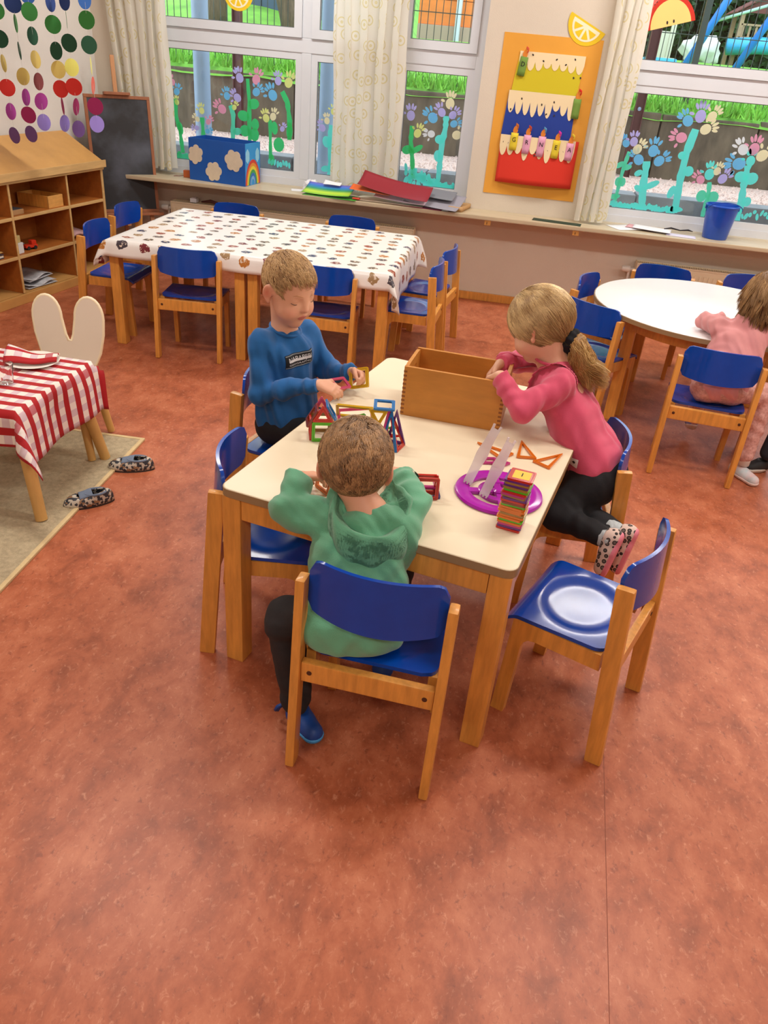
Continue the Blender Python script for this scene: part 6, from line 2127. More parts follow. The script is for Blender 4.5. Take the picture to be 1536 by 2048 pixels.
def head_tint(P, c, R, s, base, lips=(196, 112, 100), blush=(226, 150, 128)):
    q = ((P - np.asarray(c)) @ R) / s
    col = np.tile(np.array(base[:3]), (len(P), 1))
    def mix(mask, rgb):
        m = np.clip(mask, 0, 1)[:, None]
        return col * (1 - m) + np.array(C(*rgb)[:3]) * m
    for e in (-1, 1):
        d = np.linalg.norm((q - V3(e * .040, .066, -.028)) / V3(.024, .03, .02), axis=1)
        col = mix((1.2 - d) * .55, blush)
        d = np.linalg.norm((q - V3(e * .080, -.012, -.004)) / V3(.014, .022, .03), axis=1)
        col = mix((1.1 - d) * .9, (214, 128, 104))
    d = np.linalg.norm((q - V3(0, .088, -.014)) / V3(.012, .012, .01), axis=1)
    col = mix((1.1 - d) * .4, blush)
    d = np.linalg.norm((q - V3(0, .082, -.0445)) / V3(.0175, .014, .0085), axis=1)
    col = mix((1.08 - d) * 6, lips)
    return col

def hand(F, wrist, d, n, thumb, curl=(.3, .4, .4), s=1.0, spread=.10, tc=.35):
    """wrist point, direction to the knuckles, palm normal, +1/-1 thumb side"""
    d = unit(d); n = unit(np.asarray(n) - d * np.dot(n, d))
    sd = np.cross(d, n) * thumb
    w = np.asarray(wrist, float)
    K = []
    for i, off in enumerate((.0165, .0055, -.0055, -.0155)):
        kn = w + (d * (.052 - .003 * abs(i - 1)) + sd * off) * s
        F.cone(w + (d * .004 + sd * off * .62) * s, kn, .0105 * s, .0088 * s, .010)
        ln = (.043, .048, .044, .035)[i]
        a = 0; p = kn
        dirs = unit(d + sd * (1.5 - i) * spread)
        for j, fr in enumerate((.46, .30, .24)):
            a += curl[j] * (1 + .12 * i)
            v = dirs * cos(a) + n * sin(a)
            q = p + v * ln * fr * s
            F.cone(p, q, (.0073, .0068, .0062)[j] * s, (.0068, .0062, .0055)[j] * s, .0025)
            p = q
        K.append(p)
    # thumb leaves the side of the palm near its base
    p = w + (d * .016 + sd * .016) * s
    v = unit(d * .62 + sd * .72 + n * .25)
    q = p + v * .026 * s
    F.cone(p, q, .0108 * s, .0086 * s, .008)
    v2 = unit(d * .85 + sd * (.35 - tc) + n * (.35 + tc))
    r = q + v2 * .021 * s
    F.cone(q, r, .0082 * s, .0072 * s, .003)
    v3 = unit(d * .9 - sd * tc + n * (.35 + tc))
    t = r + v3 * .017 * s
    F.cone(r, t, .0072 * s, .0058 * s, .003)
    return K, t

def strands(name, roots, nrm, dirf, length, steps, rad, m, parent, seed=0, conform=None, lift=.003, jit=.25, cols=None, clump=14, pull=.75):
    """thin tapering locks laid along a flow over the head, gathered into tufts"""
    rn = np.random.default_rng(seed)
    N = len(roots)
    p = roots.copy()
    ln = length * rn.uniform(.65, 1.15, N)
    pts = [p.copy()]
    j = rn.normal(0, jit, (N, 3))
    for k in range(steps):
        t = dirf(p, k / steps) + j
        t /= np.linalg.norm(t, axis=1)[:, None] + 1e-9
        p = p + t * (ln / steps)[:, None]
        if conform is not None:
            p = conform(p, k / steps)
        pts.append(p.copy())
    S = steps + 1
    pts = np.array(pts)                                    # S,N,3
    # gather every strand towards the leader of its tuft
    nl = max(1, N // clump)
    lead = pts[0, :nl]
    own = np.empty(N, int)
    for a0 in range(0, N, 2000):
        d2 = ((pts[0, a0:a0 + 2000, None, :] - lead[None]) ** 2).sum(2)
        own[a0:a0 + 2000] = d2.argmin(1)
    for k in range(S):
        w_ = pull * (k / steps) ** 1.2
        pts[k] = pts[k] * (1 - w_) + (pts[k, own] + (pts[0] - pts[0, own]) * .15) * w_
    tang = np.gradient(pts, axis=0)
    tang /= np.linalg.norm(tang, axis=2)[:, :, None] + 1e-9
    a = np.cross(tang, np.broadcast_to(V3(.3, .2, .93), tang.shape)); a /= np.linalg.norm(a, axis=2)[:, :, None] + 1e-9
    b = np.cross(tang, a)
    rr = rad * rn.uniform(.7, 1.3, N)[None, :, None] * np.linspace(1, .25, S)[:, None, None]
    ring = [pts + (a * cos(t) + b * sin(t)) * rr for t in (0, 2.094, 4.189)]
    Vv = np.stack(ring, 2).reshape(S * N * 3, 3)           # index: (s*N+n)*3+k
    q = []
    base = np.arange(N) * 3
    for s_ in range(S - 1):
        for k in range(3):
            k2 = (k + 1) % 3
            q.append(np.stack([s_ * N * 3 + base + k, s_ * N * 3 + base + k2, (s_ + 1) * N * 3 + base + k2, (s_ + 1) * N * 3 + base + k], 1))
    tint = None
    if cols is not None:
        dk, lt = np.array(C(*cols[0])[:3]), np.array(C(*cols[1])[:3])
        tuft = rn.uniform(0, 1, nl)[own]
        f_ = np.clip(.55 * tuft + .45 * rn.uniform(0, 1, N), 0, 1)[:, None]
        cs = dk * (1 - f_) + lt * f_
        tint = np.repeat(np.tile(cs, (S, 1)), 3, axis=0)
    o = np_mesh(name, Vv, np.concatenate(q), HAIRM if tint is not None else m, parent, tint)
    o['kind'] = 'stuff'
    return o

def hair_mat(name, dark, light, scale=90):
    m = mat(name, tuple(c * .75 for c in C(*dark)[:3]) + (1,), .5, .2, scale, 0, 60)
    return m
HAIRM = mat('hair_strand', C(120, 90, 60), .38)
_a = HAIRM.node_tree.nodes.new('ShaderNodeAttribute'); _a.attribute_name = 'tint'
HAIRM.node_tree.links.new(_a.outputs['Color'], HAIRM.node_tree.nodes['Principled BSDF'].inputs['Base Color'])

def normals(P, Q):
    n = np.cross(P[Q[:, 2]] - P[Q[:, 0]], P[Q[:, 3]] - P[Q[:, 1]])
    v = np.zeros_like(P)
    for a in range(4):
        np.add.at(v, Q[:, a], n)
    return v / (np.linalg.norm(v, axis=1)[:, None] + 1e-9)

def hair_cap(c, R, s, grow, line, h=.0034, ripple=.0, crown=(0, -.05, .09), extra=None):
    """hair shell: cranium swollen by 'grow' and trimmed along a hairline z(y)"""
    cc = np.asarray(c) + R @ (V3(0, -.013, .030) * s)
    r = (V3(.0735, .0895, .0795) * s + grow)
    F = Field(cc - .15 * s - grow, cc + .15 * s + grow, h)
    F.ell(cc, r, R, 0)
    if extra:
        extra(F)
    X, Y, Z = np.meshgrid(*[(F.lo[i] + F.h * np.arange(F.n[i])) for i in range(3)], indexing='ij')
    q = np.stack([X - c[0], Y - c[1], Z - c[2]], -1) @ R / s
    zl = np.interp(q[..., 1], [p[0] for p in line], [p[1] for p in line]) + .006 * np.sin(q[..., 0] * 210) * np.sin(q[..., 1] * 120)
    d = (zl - q[..., 2]) * s * .8
    k = .008
    hh = np.maximum(k - np.abs(F.F - d), 0) / k
    F.F = (np.maximum(F.F, d) + hh * hh * k * .25).astype(np.float32)
    if ripple:
        cr = V3(*crown)
        v = q - cr
        az = np.arctan2(v[..., 0], v[..., 1])
        rr = np.linalg.norm(v, axis=-1)
        F.F += (ripple * np.sin(az * 23 + 5 * np.sin(rr * 60)) * np.clip(rr / .06, 0, 1)).astype(np.float32)
    return F.mesh(1), cc, r

def boy_hair(c, R, s, grow, line, crown, name, m, parent, n, length, rad, seed, ripple=.0012, push=.004, cols=None, clump=14, jit=.22):
    (P, Q), cc, r = hair_cap(c, R, s, grow, line, ripple=ripple, crown=crown)
    base = np_mesh(name, P, Q, m, parent)
    nr = normals(P, Q)
    q = (P - np.asarray(c)) @ R / s
    zl = np.interp(q[:, 1], [p[0] for p in line], [p[1] for p in line])
    out = ((P - cc) * nr).sum(1) > 0
    ok = np.nonzero(out & (q[:, 2] > zl + .004))[0]
    rn = np.random.default_rng(seed)
    pick = rn.choice(ok, n)
    roots = P[pick] + rn.normal(0, .0015, (n, 3))
    cw = np.asarray(c) + R @ (V3(*crown) * s)
    def ellq(p):
        return ((p - cc) @ R) / r
    def dirf(p, t):
        g = (ellq(p) / r) @ R.T
        g /= np.linalg.norm(g, axis=1)[:, None]
        v = p - cw
        sw = np.cross(g, v) * .35
        v = v + sw
        v = v - g * (v * g).sum(1)[:, None]
        return v / (np.linalg.norm(v, axis=1)[:, None] + 1e-6)
    def conform(p, t):
        e = ellq(p)
        l = np.linalg.norm(e, axis=1)
        tgt = 1 + (push * (1 - .6 * t)) / r.mean()
        return cc + ((e * (tgt / l)[:, None]) * r) @ R.T
    strands('hair_strands', roots, nr[pick], dirf, length, 5, rad, m, base, seed + 1, conform, jit=jit, cols=cols, clump=clump)
    return base

def person(label):
    p = empty('person', (0, 0, 0))
    return tag(p, label, 'person')

def shoe(parent, heel, toe, sole, w, upm, som, name='shoe', collar=None, h=.0032, sock=None, sole_t=.012):
    """heel and toe points on the sole plane; 'sole' points out of the sole"""
    heel, toe, n = np.asarray(heel, float), np.asarray(toe, float), -unit(sole)
    d = unit(toe - heel); n = unit(n - d * (n @ d)); sd = np.cross(d, n)
    L = np.linalg.norm(toe - heel)
    lo, hi = np.minimum(heel, toe) - .09, np.maximum(heel, toe) + .09
    def foot(F, g=0):
        F.cone(heel + d * w * .95 + n * .026, heel + d * L * .45 + n * .024, w * .95 + g, w * .92 + g, .01)
        F.cone(heel + d * L * .45 + n * .022, toe - d * w * 1.0 + n * .018, w * 1.0 + g, w * .9 + g, .012)
        return F
    F = foot(Field(lo, hi, h))
    ak = heel + d * w * 1.15 + n * .05
    F.cone(heel + d * w * 1.05 + n * .03, ak, w * .95, w * .86, .015)
    F.cut(heel, -n)
    F.cut(ak + n * .006, n)
    F.ell(ak + n * .014, V3(w * .66, w * .66, .026), np.stack([sd, d, n], 1), .003, True)
    P, Q = F.mesh()
    o = np_mesh(name, P, Q, upm, parent)
    F = foot(Field(lo, hi, h), .003)
    F.cut(heel - n * .0005, -n)
    F.cut(heel + n * sole_t, n)
    P, Q = F.mesh()
    np_mesh('sole', P, Q, som, o)
    return o, ak

def folds(a1, k1, a2, k2, seed=0):
    r = np.random.default_rng(seed)
    D = [unit(r.normal(0, 1, 3)) for _ in range(6)]
    ph = r.uniform(0, 6.28, 6)
    def fn(X, Y, Z):
        w = [X * d[0] + Y * d[1] + Z * d[2] for d in D]
        a = np.sin(w[0] * k1 + ph[0] + 2.2 * np.sin(w[1] * k1 * .37 + ph[1]))
        b = np.sin(w[2] * k2 + ph[2] + 1.8 * np.sin(w[3] * k2 * .45 + ph[3]))
        return a1 * a * np.abs(a) + a2 * b
    return fn

def bbox(pts, m=.14):
    p = np.array(pts)
    return p.min(0) - m, p.max(0) + m

def project_on(bvh, p, d):
    hit = bvh.ray_cast(Vector(p), Vector(d), .5)
    return np.array(hit[0]) if hit[0] is not None else None
def bvh_of(o):
    me = o.data
    return BVHTree.FromPolygons([v.co for v in me.vertices], [p.vertices for p in me.polygons])
def decal_mesh(name, grid_pts, bvh, d, off, m, parent, faces):
    """mesh whose points are dropped along d onto a garment"""
    vs = []
    for p in grid_pts:
        q = project_on(bvh, p, d)
        if q is None:
            q = np.asarray(p) + np.asarray(d) * .05
        vs.append(tuple(q - np.asarray(d) * off))
    me = bpy.data.meshes.new(name); me.from_pydata(vs, [], faces); me.update()
    return link(name, me, m, parent)
# ------------------------------------------------------------------ boy in the blue shirt
def boy_blue():
    per = person('child in a blue long sleeved shirt joining a yellow tile')
    S_ = C(226, 172, 142)
    f = unit((.85, -.53, 0)); rt = V3(f[1], -f[0], 0)          # rt: his right hand side
    pel, neck, hd = V3(-.70, 2.50, .43), V3(-.708, 2.478, .762), V3(-.684, 2.450, .905)
    rsh, lsh = V3(-.762, 2.392, .735), V3(-.648, 2.560, .735)
    relb, rwr = V3(-.752, 2.345, .578), V3(-.548, 2.335, .640)
    lelb, lwr = V3(-.560, 2.548, .605), V3(-.462, 2.455, .652)
    R = frame((.84, -.54), .36)
    # body: head, neck, torso core, arms, hands in one field
    F = Field(*bbox([pel, hd, relb, lelb, (-.38, 2.33, .6)], .125), .0032)
    head(F, hd, R, 1.06)
    F.cone(hd + R @ V3(0, -.024, -.050), neck + V3(0, 0, -.01), .038, .042, .025)
    F.cone(neck + V3(0, 0, -.03), pel, .05, .06, .03)
    F.cone(rsh, relb, .026, .022, .02); F.cone(relb, rwr, .022, .0165, .02)
    F.cone(lsh, lelb, .026, .022, .02); F.cone(lelb, lwr, .022, .0165, .02)
    hand(F, rwr, unit((.080, .0, -.014)), (.1, .45, -.9), 1, (.35, .55, .45), 1.0, .04, .35)
    hand(F, lwr, unit((.062, -.035, .002)), (-.25, -.75, -.55), -1, (.75, .8, .6), 1.0, .03, .45)
    P, Q = F.mesh()
    col = head_tint(P, hd, R, 1.06, S_)
    np_mesh('body', P, Q, SKIN, per, col)
    LH = lambda x, y, z: hd + R @ (V3(x, y, z) * 1.06)
    LASH = mat('lash', C(96, 66, 50), .6); BROW = mat('brow', C(196, 146, 106), .7)
    for e in (-1, 1):
        MB().tube([tuple(LH(e * (.0305 + .0145 * cos(t)), .0605 + .0092 * sin(t), .0030 - .0030 * sin(t))) for t in [pi * k / 10 for k in range(11)]], .0011, 6).build('eyelash', LASH, per, True)
        MB().tube([tuple(LH(e * x, y, z)) for x, y, z in ((.013, .0748, .0265), (.023, .0718, .0300), (.034, .0662, .0305), (.043, .0598, .0270))], [.0010, .0018, .0017, .0007], 6).build('eyebrow', BROW, per, True)
    boy_hair(hd, R, 1.06, .0028, [(-.12, -.045), (-.075, -.042), (-.045, -.02), (-.03, .030), (-.012, .030), (.006, .018), (.022, .016), (.034, .046), (.05, .064), (.075, .072), (.1, .072)], (.0, -.055, .085), 'hair', hair_mat('hair_blond_short', (150, 108, 66), (208, 168, 116)), per, 8000, .024, .0009, 3, .0004, .0030, ((138, 98, 56), (222, 184, 130)), 10, .16)
    # shirt
    F = Field(*bbox([pel, neck, relb, lelb, rwr, lwr], .13), .004)
    ch = (rsh + lsh) / 2
    for e, sh in ((1, rsh), (-1, lsh)):
        F.cone(pel + rt * e * .052 + V3(0, 0, -.02), ch + rt * e * .055 + V3(0, 0, -.05), .068, .066, .05)
        F.cone(ch + rt * e * .045 + V3(0, 0, -.035), sh + V3(0, 0, -.008), .058, .040, .03)
    F.cone(pel + f * .02, ch + f * .012 + V3(0, 0, -.06), .075, .062, .05)
    F.cone(ch + V3(0, 0, -.02), neck + V3(0, 0, -.012), .055, .050, .025)
    F.cone(rsh, relb, .041, .037, .02, (.0016, 95, 0)); F.cone(relb, rwr + (rwr - relb) * -.02, .037, .027, .015, (.0016, 120, 2))
    F.cone(lsh, lelb, .041, .036, .02, (.0016, 95, 1)); F.cone(lelb, lwr, .036, .027, .015, (.0016, 120, 3))
    F.warp(folds(.0058, 62, .0024, 125, 3))
    # neck opening, cuffs, hem
    F.ell(neck + f * .006 + V3(0, 0, .040), V3(.056, .058, .048), np.stack([rt, f, V3(0, 0, 1)], 1), .004, True)
    F.cone(neck, neck, .0001, .0001, 0)
    SH = mat('shirt_blue', C(14, 92, 156), .85, .06, 20., .15, 500, sheen=.2)
    F.cut(pel + V3(0, 0, -.062), (0, 0, -1), .006)
    for a, b in ((relb, rwr), (lelb, lwr)):
        d = unit(b - a)
        sl, X, Y, Z = F.win(b - .045 + d * .03, b + .045 + d * .05)
        dd = (X - b[0]) * d[0] + (Y - b[1]) * d[1] + (Z - b[2]) * d[2] + .002
        near = np.sqrt((X - b[0]) ** 2 + (Y - b[1]) ** 2 + (Z - b[2]) ** 2)
        F.F[sl] = np.where(near < .06, np.maximum(F.F[sl], dd), F.F[sl])
    P, Q = F.mesh()
    shirt = np_mesh('shirt', P, Q, SH, per)
    # collar band
    cpts = []
    for k in range(25):
        t = 2 * pi * k / 24
        cpts.append(tuple(neck + f * .006 + rt * .0505 * cos(t) + f * .0525 * sin(t) + V3(0, 0, .006 - .012 * sin(t))))
    MB().tube(cpts, .0052, 8, caps=False).build('collar', SH, shirt, True)
    # chest patch with lettering
    bv = bvh_of(shirt)
    pc = ch + f * .105 + V3(0, 0, -.052) + rt * .004
    d = -f
    up = V3(0, 0, 1); ax = -rt
    W_, H_ = .118, .047
    nx, ny = 16, 7
    tilt = .06
    def pp(u, v):
        x, z = (u - .5) * W_, (v - .5) * H_
        return pc + ax * (x * cos(tilt) - z * sin(tilt)) + up * (x * sin(tilt) + z * cos(tilt))
    g = [pp(i / nx, j / ny) for j in range(ny + 1) for i in range(nx + 1)]
    fs = [(j * (nx + 1) + i, j * (nx + 1) + i + 1, (j + 1) * (nx + 1) + i + 1, (j + 1) * (nx + 1) + i) for j in range(ny) for i in range(nx)]
    patch = decal_mesh('chest_patch', g, bv, d, .0022, mat('patch_black', C(20, 20, 22), .7), shirt, fs)
    solidify(patch, .0018, -1.)
    # pale bars and lettering
    for v0, v1, cc in ((.90, .97, (128, 136, 140)), (.03, .10, (128, 136, 140)), (.42, .60, (222, 222, 222))):
        g = [pp(i / nx if (v0 > .8 or v0 < .1) else .12 + .76 * i / nx, v0 + (v1 - v0) * j) for j in range(2) for i in range(nx + 1)]
        fs2 = [(i, i + 1, nx + 2 + i, nx + 1 + i) for i in range(nx)]
        decal_mesh('bar', g, bv, d, .0036, mat('patch_%d' % cc[0], C(*cc), .7), patch, fs2)
    for txt, size, vc, sp, rgb, off in (('NAPAPIJRI', .0225, .60, 1.0, (226, 226, 226), .0042), ('GEOGRAPHIC', .0085, .25, 1.5, (214, 214, 214), .0042)):
        me = text_mesh(txt, size, 0)
        co = np.array([v.co[:] for v in me.vertices])
        wd = co[:, 0].max() - co[:, 0].min()
        co[:, 0] *= (.094 / wd)
        pts = [pp(.5 + x / W_, vc + y / H_) for x, y, _ in co]
        vs = []
        for p in pts:
            q = project_on(bv, p, d)
            vs.append(tuple((q if q is not None else p + d * .1) - d * off))
        me2 = bpy.data.meshes.new('lettering'); me2.from_pydata(vs, [], [tuple(pl.vertices) for pl in me.polygons]); me2.update()
        link('lettering', me2, mat('patch_ink_%d' % rgb[0], C(*rgb), .7), patch)
    # trousers: thighs forward under the table, shins down
    BK = mat('trousers_black', C(24, 24, 28), .85, .1, 20., .1, 300)
    hipR, hipL = pel + rt * .055 + V3(0, 0, -.015), pel - rt * .055 + V3(0, 0, -.015)
    g2 = unit((.976, -.218, 0)); g2r = V3(g2[1], -g2[0], 0)
    knR, knL = V3(-.50, 2.395, .405), V3(-.475, 2.515, .405)
    anR, anL = V3(-.50, 2.37, .10), V3(-.475, 2.50, .10)
    F = Field(*bbox([hipR, hipL, knR, knL, anR, anL], .10), .0045)
    F.cone(hipR, hipL, .066, .066, .03)
    for h_, k_, a_ in ((hipR, knR, anR), (hipL, knL, anL)):
        F.cone(h_, k_, .062, .050, .03, (.0012, 80, 1)); F.cone(k_, a_, .049, .038, .02, (.0014, 90, 2))
    F.warp(folds(.002, 70, .001, 120, 5))
    P, Q = F.mesh(); np_mesh('trousers', P, Q, BK, per)
    for a_ in (anR, anL):
        b_ = V3(a_[0], a_[1], .0012)
        shoe(per, b_ - g2 * .04, b_ + g2 * .115, (0, 0, -1), .030, mat('shoe_navy', C(28, 46, 92), .6), mat('sole_white', C(220, 216, 206), .6))
    # the tiles he is joining
    tile('square', 'yellow', Matrix.Translation((-.456, 2.402, .612)) @ Matrix.Rotation(-.10, 4, 'Z') @ Matrix.Rotation(-.30, 4, 'Y') @ Matrix.Rotation(-.55, 4, 'X') @ Matrix.Scale(1.12, 4), 'yellow square tile held in both hands by the child in blue', 'tiles in the hands of the child in blue')
    tile('square', 'pink', Matrix.Translation((-.485, 2.338, .632)) @ Matrix.Rotation(.75, 4, 'Z') @ Matrix.Rotation(-1.25, 4, 'X') @ Matrix.Scale(.9, 4), 'pink square tile between the fingers of the child in blue', 'tiles in the hands of the child in blue')
boy_blue()

# ------------------------------------------------------------------ boy in the green hoodie, seen from behind
def boy_green():
    per = person('child in a green hoodie sitting on a chair with one leg out beside it')
    S_ = C(222, 164, 132)
    f = unit((.02, 1, 0)); rt = V3(f[1], -f[0], 0)
    pel, neck, hd = V3(-.245, 1.470, .405), V3(-.236, 1.585, .652), V3(-.284, 1.632, .728)
    lsh, rsh = V3(-.332, 1.588, .602), V3(-.148, 1.588, .612)
    lelb, lwr = V3(-.440, 1.585, .612), V3(-.436, 1.678, .652)
    relb, rwr = V3(-.128, 1.676, .636), V3(-.180, 1.790, .645)
    R = frame((-.16, .98), .26)
    F = Field(*bbox([pel, hd, lelb, relb, (-.3, 1.88, .6)], .125), .0034)
    head(F, hd, R, 1.08)
    F.cone(hd + R @ V3(0, -.028, -.045), neck + V3(0, .0, -.01), .038, .040, .02)
    F.cone(neck + V3(0, 0, -.03), pel, .05, .06, .03)
    F.cone(lsh, lelb, .026, .022, .02); F.cone(lelb, lwr, .022, .0165, .02)
    F.cone(rsh, relb, .026, .022, .02); F.cone(relb, rwr, .022, .0165, .02)
    hand(F, lwr, unit((.050, .048, -.010)), (.35, .1, -.9), 1, (.30, .45, .4), 1.02, .06, .3)
    hand(F, rwr, unit((-.06, .035, -.015)), (-.2, .2, -.9), -1, (.4, .5, .4), 1.02, .05, .3)
    P, Q = F.mesh()
    np_mesh('body', P, Q, SKIN, per, head_tint(P, hd, R, 1.08, S_))
    boy_hair(hd, R, 1.08, .0065, [(-.12, -.070), (-.085, -.070), (-.06, -.064), (-.045, -.036), (-.036, .026), (-.012, .034), (.008, .020), (.020, .000), (.035, .03), (.06, .05), (.1, .05)], (.012, -.030, .100), 'hair', hair_mat('hair_brown', (74, 50, 32), (134, 98, 64), 70), per, 13000, .050, .0012, 5, .0008, .0065, ((80, 54, 32), (196, 152, 102)), 26, .30)
    # hoodie
    F = Field(*bbox([pel + V3(0, 0, -.04), neck, lelb, relb, lwr, rwr], .14), .004)
    ch = (rsh + lsh) / 2
    for e, sh in ((1, rsh), (-1, lsh)):
        F.cone(pel + rt * e * .058 + V3(0, -.01, -.01), ch + rt * e * .050 + V3(0, -.015, -.055), .078, .072, .05)
        F.cone(ch + rt * e * .045 + V3(0, -.01, -.035), sh + V3(0, 0, -.006), .062, .046, .03)
    F.cone(pel + V3(0, -.02, .0), ch + V3(0, -.018, -.06), .085, .072, .05)
    F.cone(ch + V3(0, -.005, -.02), neck + V3(0, -.005, -.02), .060, .054, .025)
    F.cone(lsh, lelb, .045, .041, .02, (.0028, 80, 0)); F.cone(lelb, lwr, .041, .034, .015, (.0030, 100, 2))
    F.cone(rsh, relb, .045, .040, .02, (.0028, 80, 1)); F.cone(relb, rwr, .040, .034, .015, (.0030, 100, 3))
    F.warp(folds(.0070, 52, .0026, 105, 8))
    F.ell(neck + V3(0, .01, .045), V3(.046, .050, .052), None, .006, True)
    F.cut(pel + V3(0, 0, -.056), (0, 0, -1), .010)
    for a, b in ((lelb, lwr), (relb, rwr)):
        d = unit(b - a)
        sl, X, Y, Z = F.win(b - .055, b + .055)
        dd = (X - b[0]) * d[0] + (Y - b[1]) * d[1] + (Z - b[2]) * d[2] + .002
        near = np.sqrt((X - b[0]) ** 2 + (Y - b[1]) ** 2 + (Z - b[2]) ** 2)
        F.F[sl] = np.where(near < .06, np.maximum(F.F[sl], dd), F.F[sl])
    P, Q = F.mesh()
    HO = mat('hoodie_green', C(100, 168, 132), .9, .05, 18., .25, 420, sheen=.3)
    ho = np_mesh('hoodie', P, Q, HO, per)
    # hood lying open on the back: from the neck down into the pocket, up to the rim, over and down outside
    nphi, rows = 64, 15
    vs = []
    for i in range(nphi + 1):
        ph = -2.75 + 5.5 * i / nphi                       # 0 = straight back
        w = max(0.0, cos(ph + .25)) ** 1.3               # sag, deepest a little to his right
        side = abs(sin(ph))
        prof = [(.036, -.012), (.050 + .010 * w, -.006 - .030 * w), (.062 + .022 * w, -.004 - .052 * w), (.078 + .028 * w, .012 - .044 * w), (.088 + .034 * w, .022 - .046 * w), (.097 + .036 * w, .014 - .060 * w), (.101 + .036 * w, -.016 - .078 * w), (.092 + .020 * w, -.052 - .092 * w)]
        # resample the profile smoothly
        pr = np.array(prof); tt = np.linspace(0, len(prof) - 1, rows)
        rr = np.interp(tt, range(len(prof)), pr[:, 0]); zz = np.interp(tt, range(len(prof)), pr[:, 1])
        for k in range(rows):
            wob = .0045 * sin(ph * 5.2 + k * .55) * min(1, k / 4) + .003 * sin(ph * 11 + k * .9)
            r_ = rr[k] + wob
            dx, dy = -sin(ph) * r_ * 1.02, -cos(ph) * r_ * .94
            vs.append((neck[0] + dx, neck[1] + dy + .012, neck[2] + zz[k] + .014 - .022 * side * (k / rows) + .5 * wob + .35 * (dy + .05) * .25))
    b_ = MB(); b_.add(vs, [(i * rows + k, i * rows + k + 1, (i + 1) * rows + k + 1, (i + 1) * rows + k) for i in range(nphi) for k in range(rows - 1)])
    hd_ = b_.build('hood', HO, ho, True)
    solidify(hd_, .005, 1.0)
    hm = hd_.modifiers.new('soft', 'SUBSURF'); hm.levels = hm.render_levels = 1
    for b2, a2 in ((lwr, lelb), (rwr, relb)):
        d2 = unit(b2 - a2)
        MB().tube([tuple(b2 - d2 * .030), tuple(b2 - d2 * .016), tuple(b2 - d2 * .003)], [.0345, .0300, .0292], 18, caps=False).build('cuff', HO, ho, True)
        solidify(ho.children[-1], .003, -1.)
    # trousers
    DN = mat('jeans_black', C(34, 32, 34), .85, .15, 30., .15, 300)
    hipL, hipR = pel + V3(-.055, 0, .0), pel + V3(.055, 0, .0)
    knL, anL = V3(-.416, 1.500, .338), V3(-.372, 1.470, .095)
    knR, anR = V3(-.170, 1.700, .385), V3(-.175, 1.735, .095)
    F = Field(*bbox([hipL, hipR, knL, knR, anL, anR], .10), .0042)
    F.cone(hipL + V3(0, -.005, 0), hipR + V3(0, -.005, 0), .058, .058, .03)
    for h_, k_, a_ in ((hipL, knL, anL), (hipR, knR, anR)):
        F.cone(h_, k_, .057, .050, .03, (.0016, 70, 1)); F.cone(k_, a_, .050, .040, .02, (.0022, 85, 2))
    F.warp(folds(.0024, 70, .0012, 120, 12))
    F.cut(V3(0, 0, .3495), (0, 0, -1)) if False else None
    P, Q = F.mesh(); np_mesh('trousers', P, Q, DN, per)
    SB = mat('shoe_blue', C(20, 70, 150), .5); SS = mat('sole_blue', C(70, 160, 226), .45)
    o, ak = shoe(per, V3(-.395, 1.505, .0012), V3(-.292, 1.415, .0012), (0, 0, -1), .031, SB, SS, sole_t=.018)
    for k in range(2):
        a = V3(-.405, 1.465 + .02 * k, .075 - .02 * k)
        MB().tube([tuple(a), tuple(a + V3(-.016, -.006, -.010)), tuple(a + V3(-.022, -.004, -.026))], .005, 8).build('strap', SB, o, True)
    shoe(per, V3(-.175, 1.69, .0012), V3(-.175, 1.845, .0012), (0, 0, -1), .030, SB, SS, sole_t=.018)
boy_green()

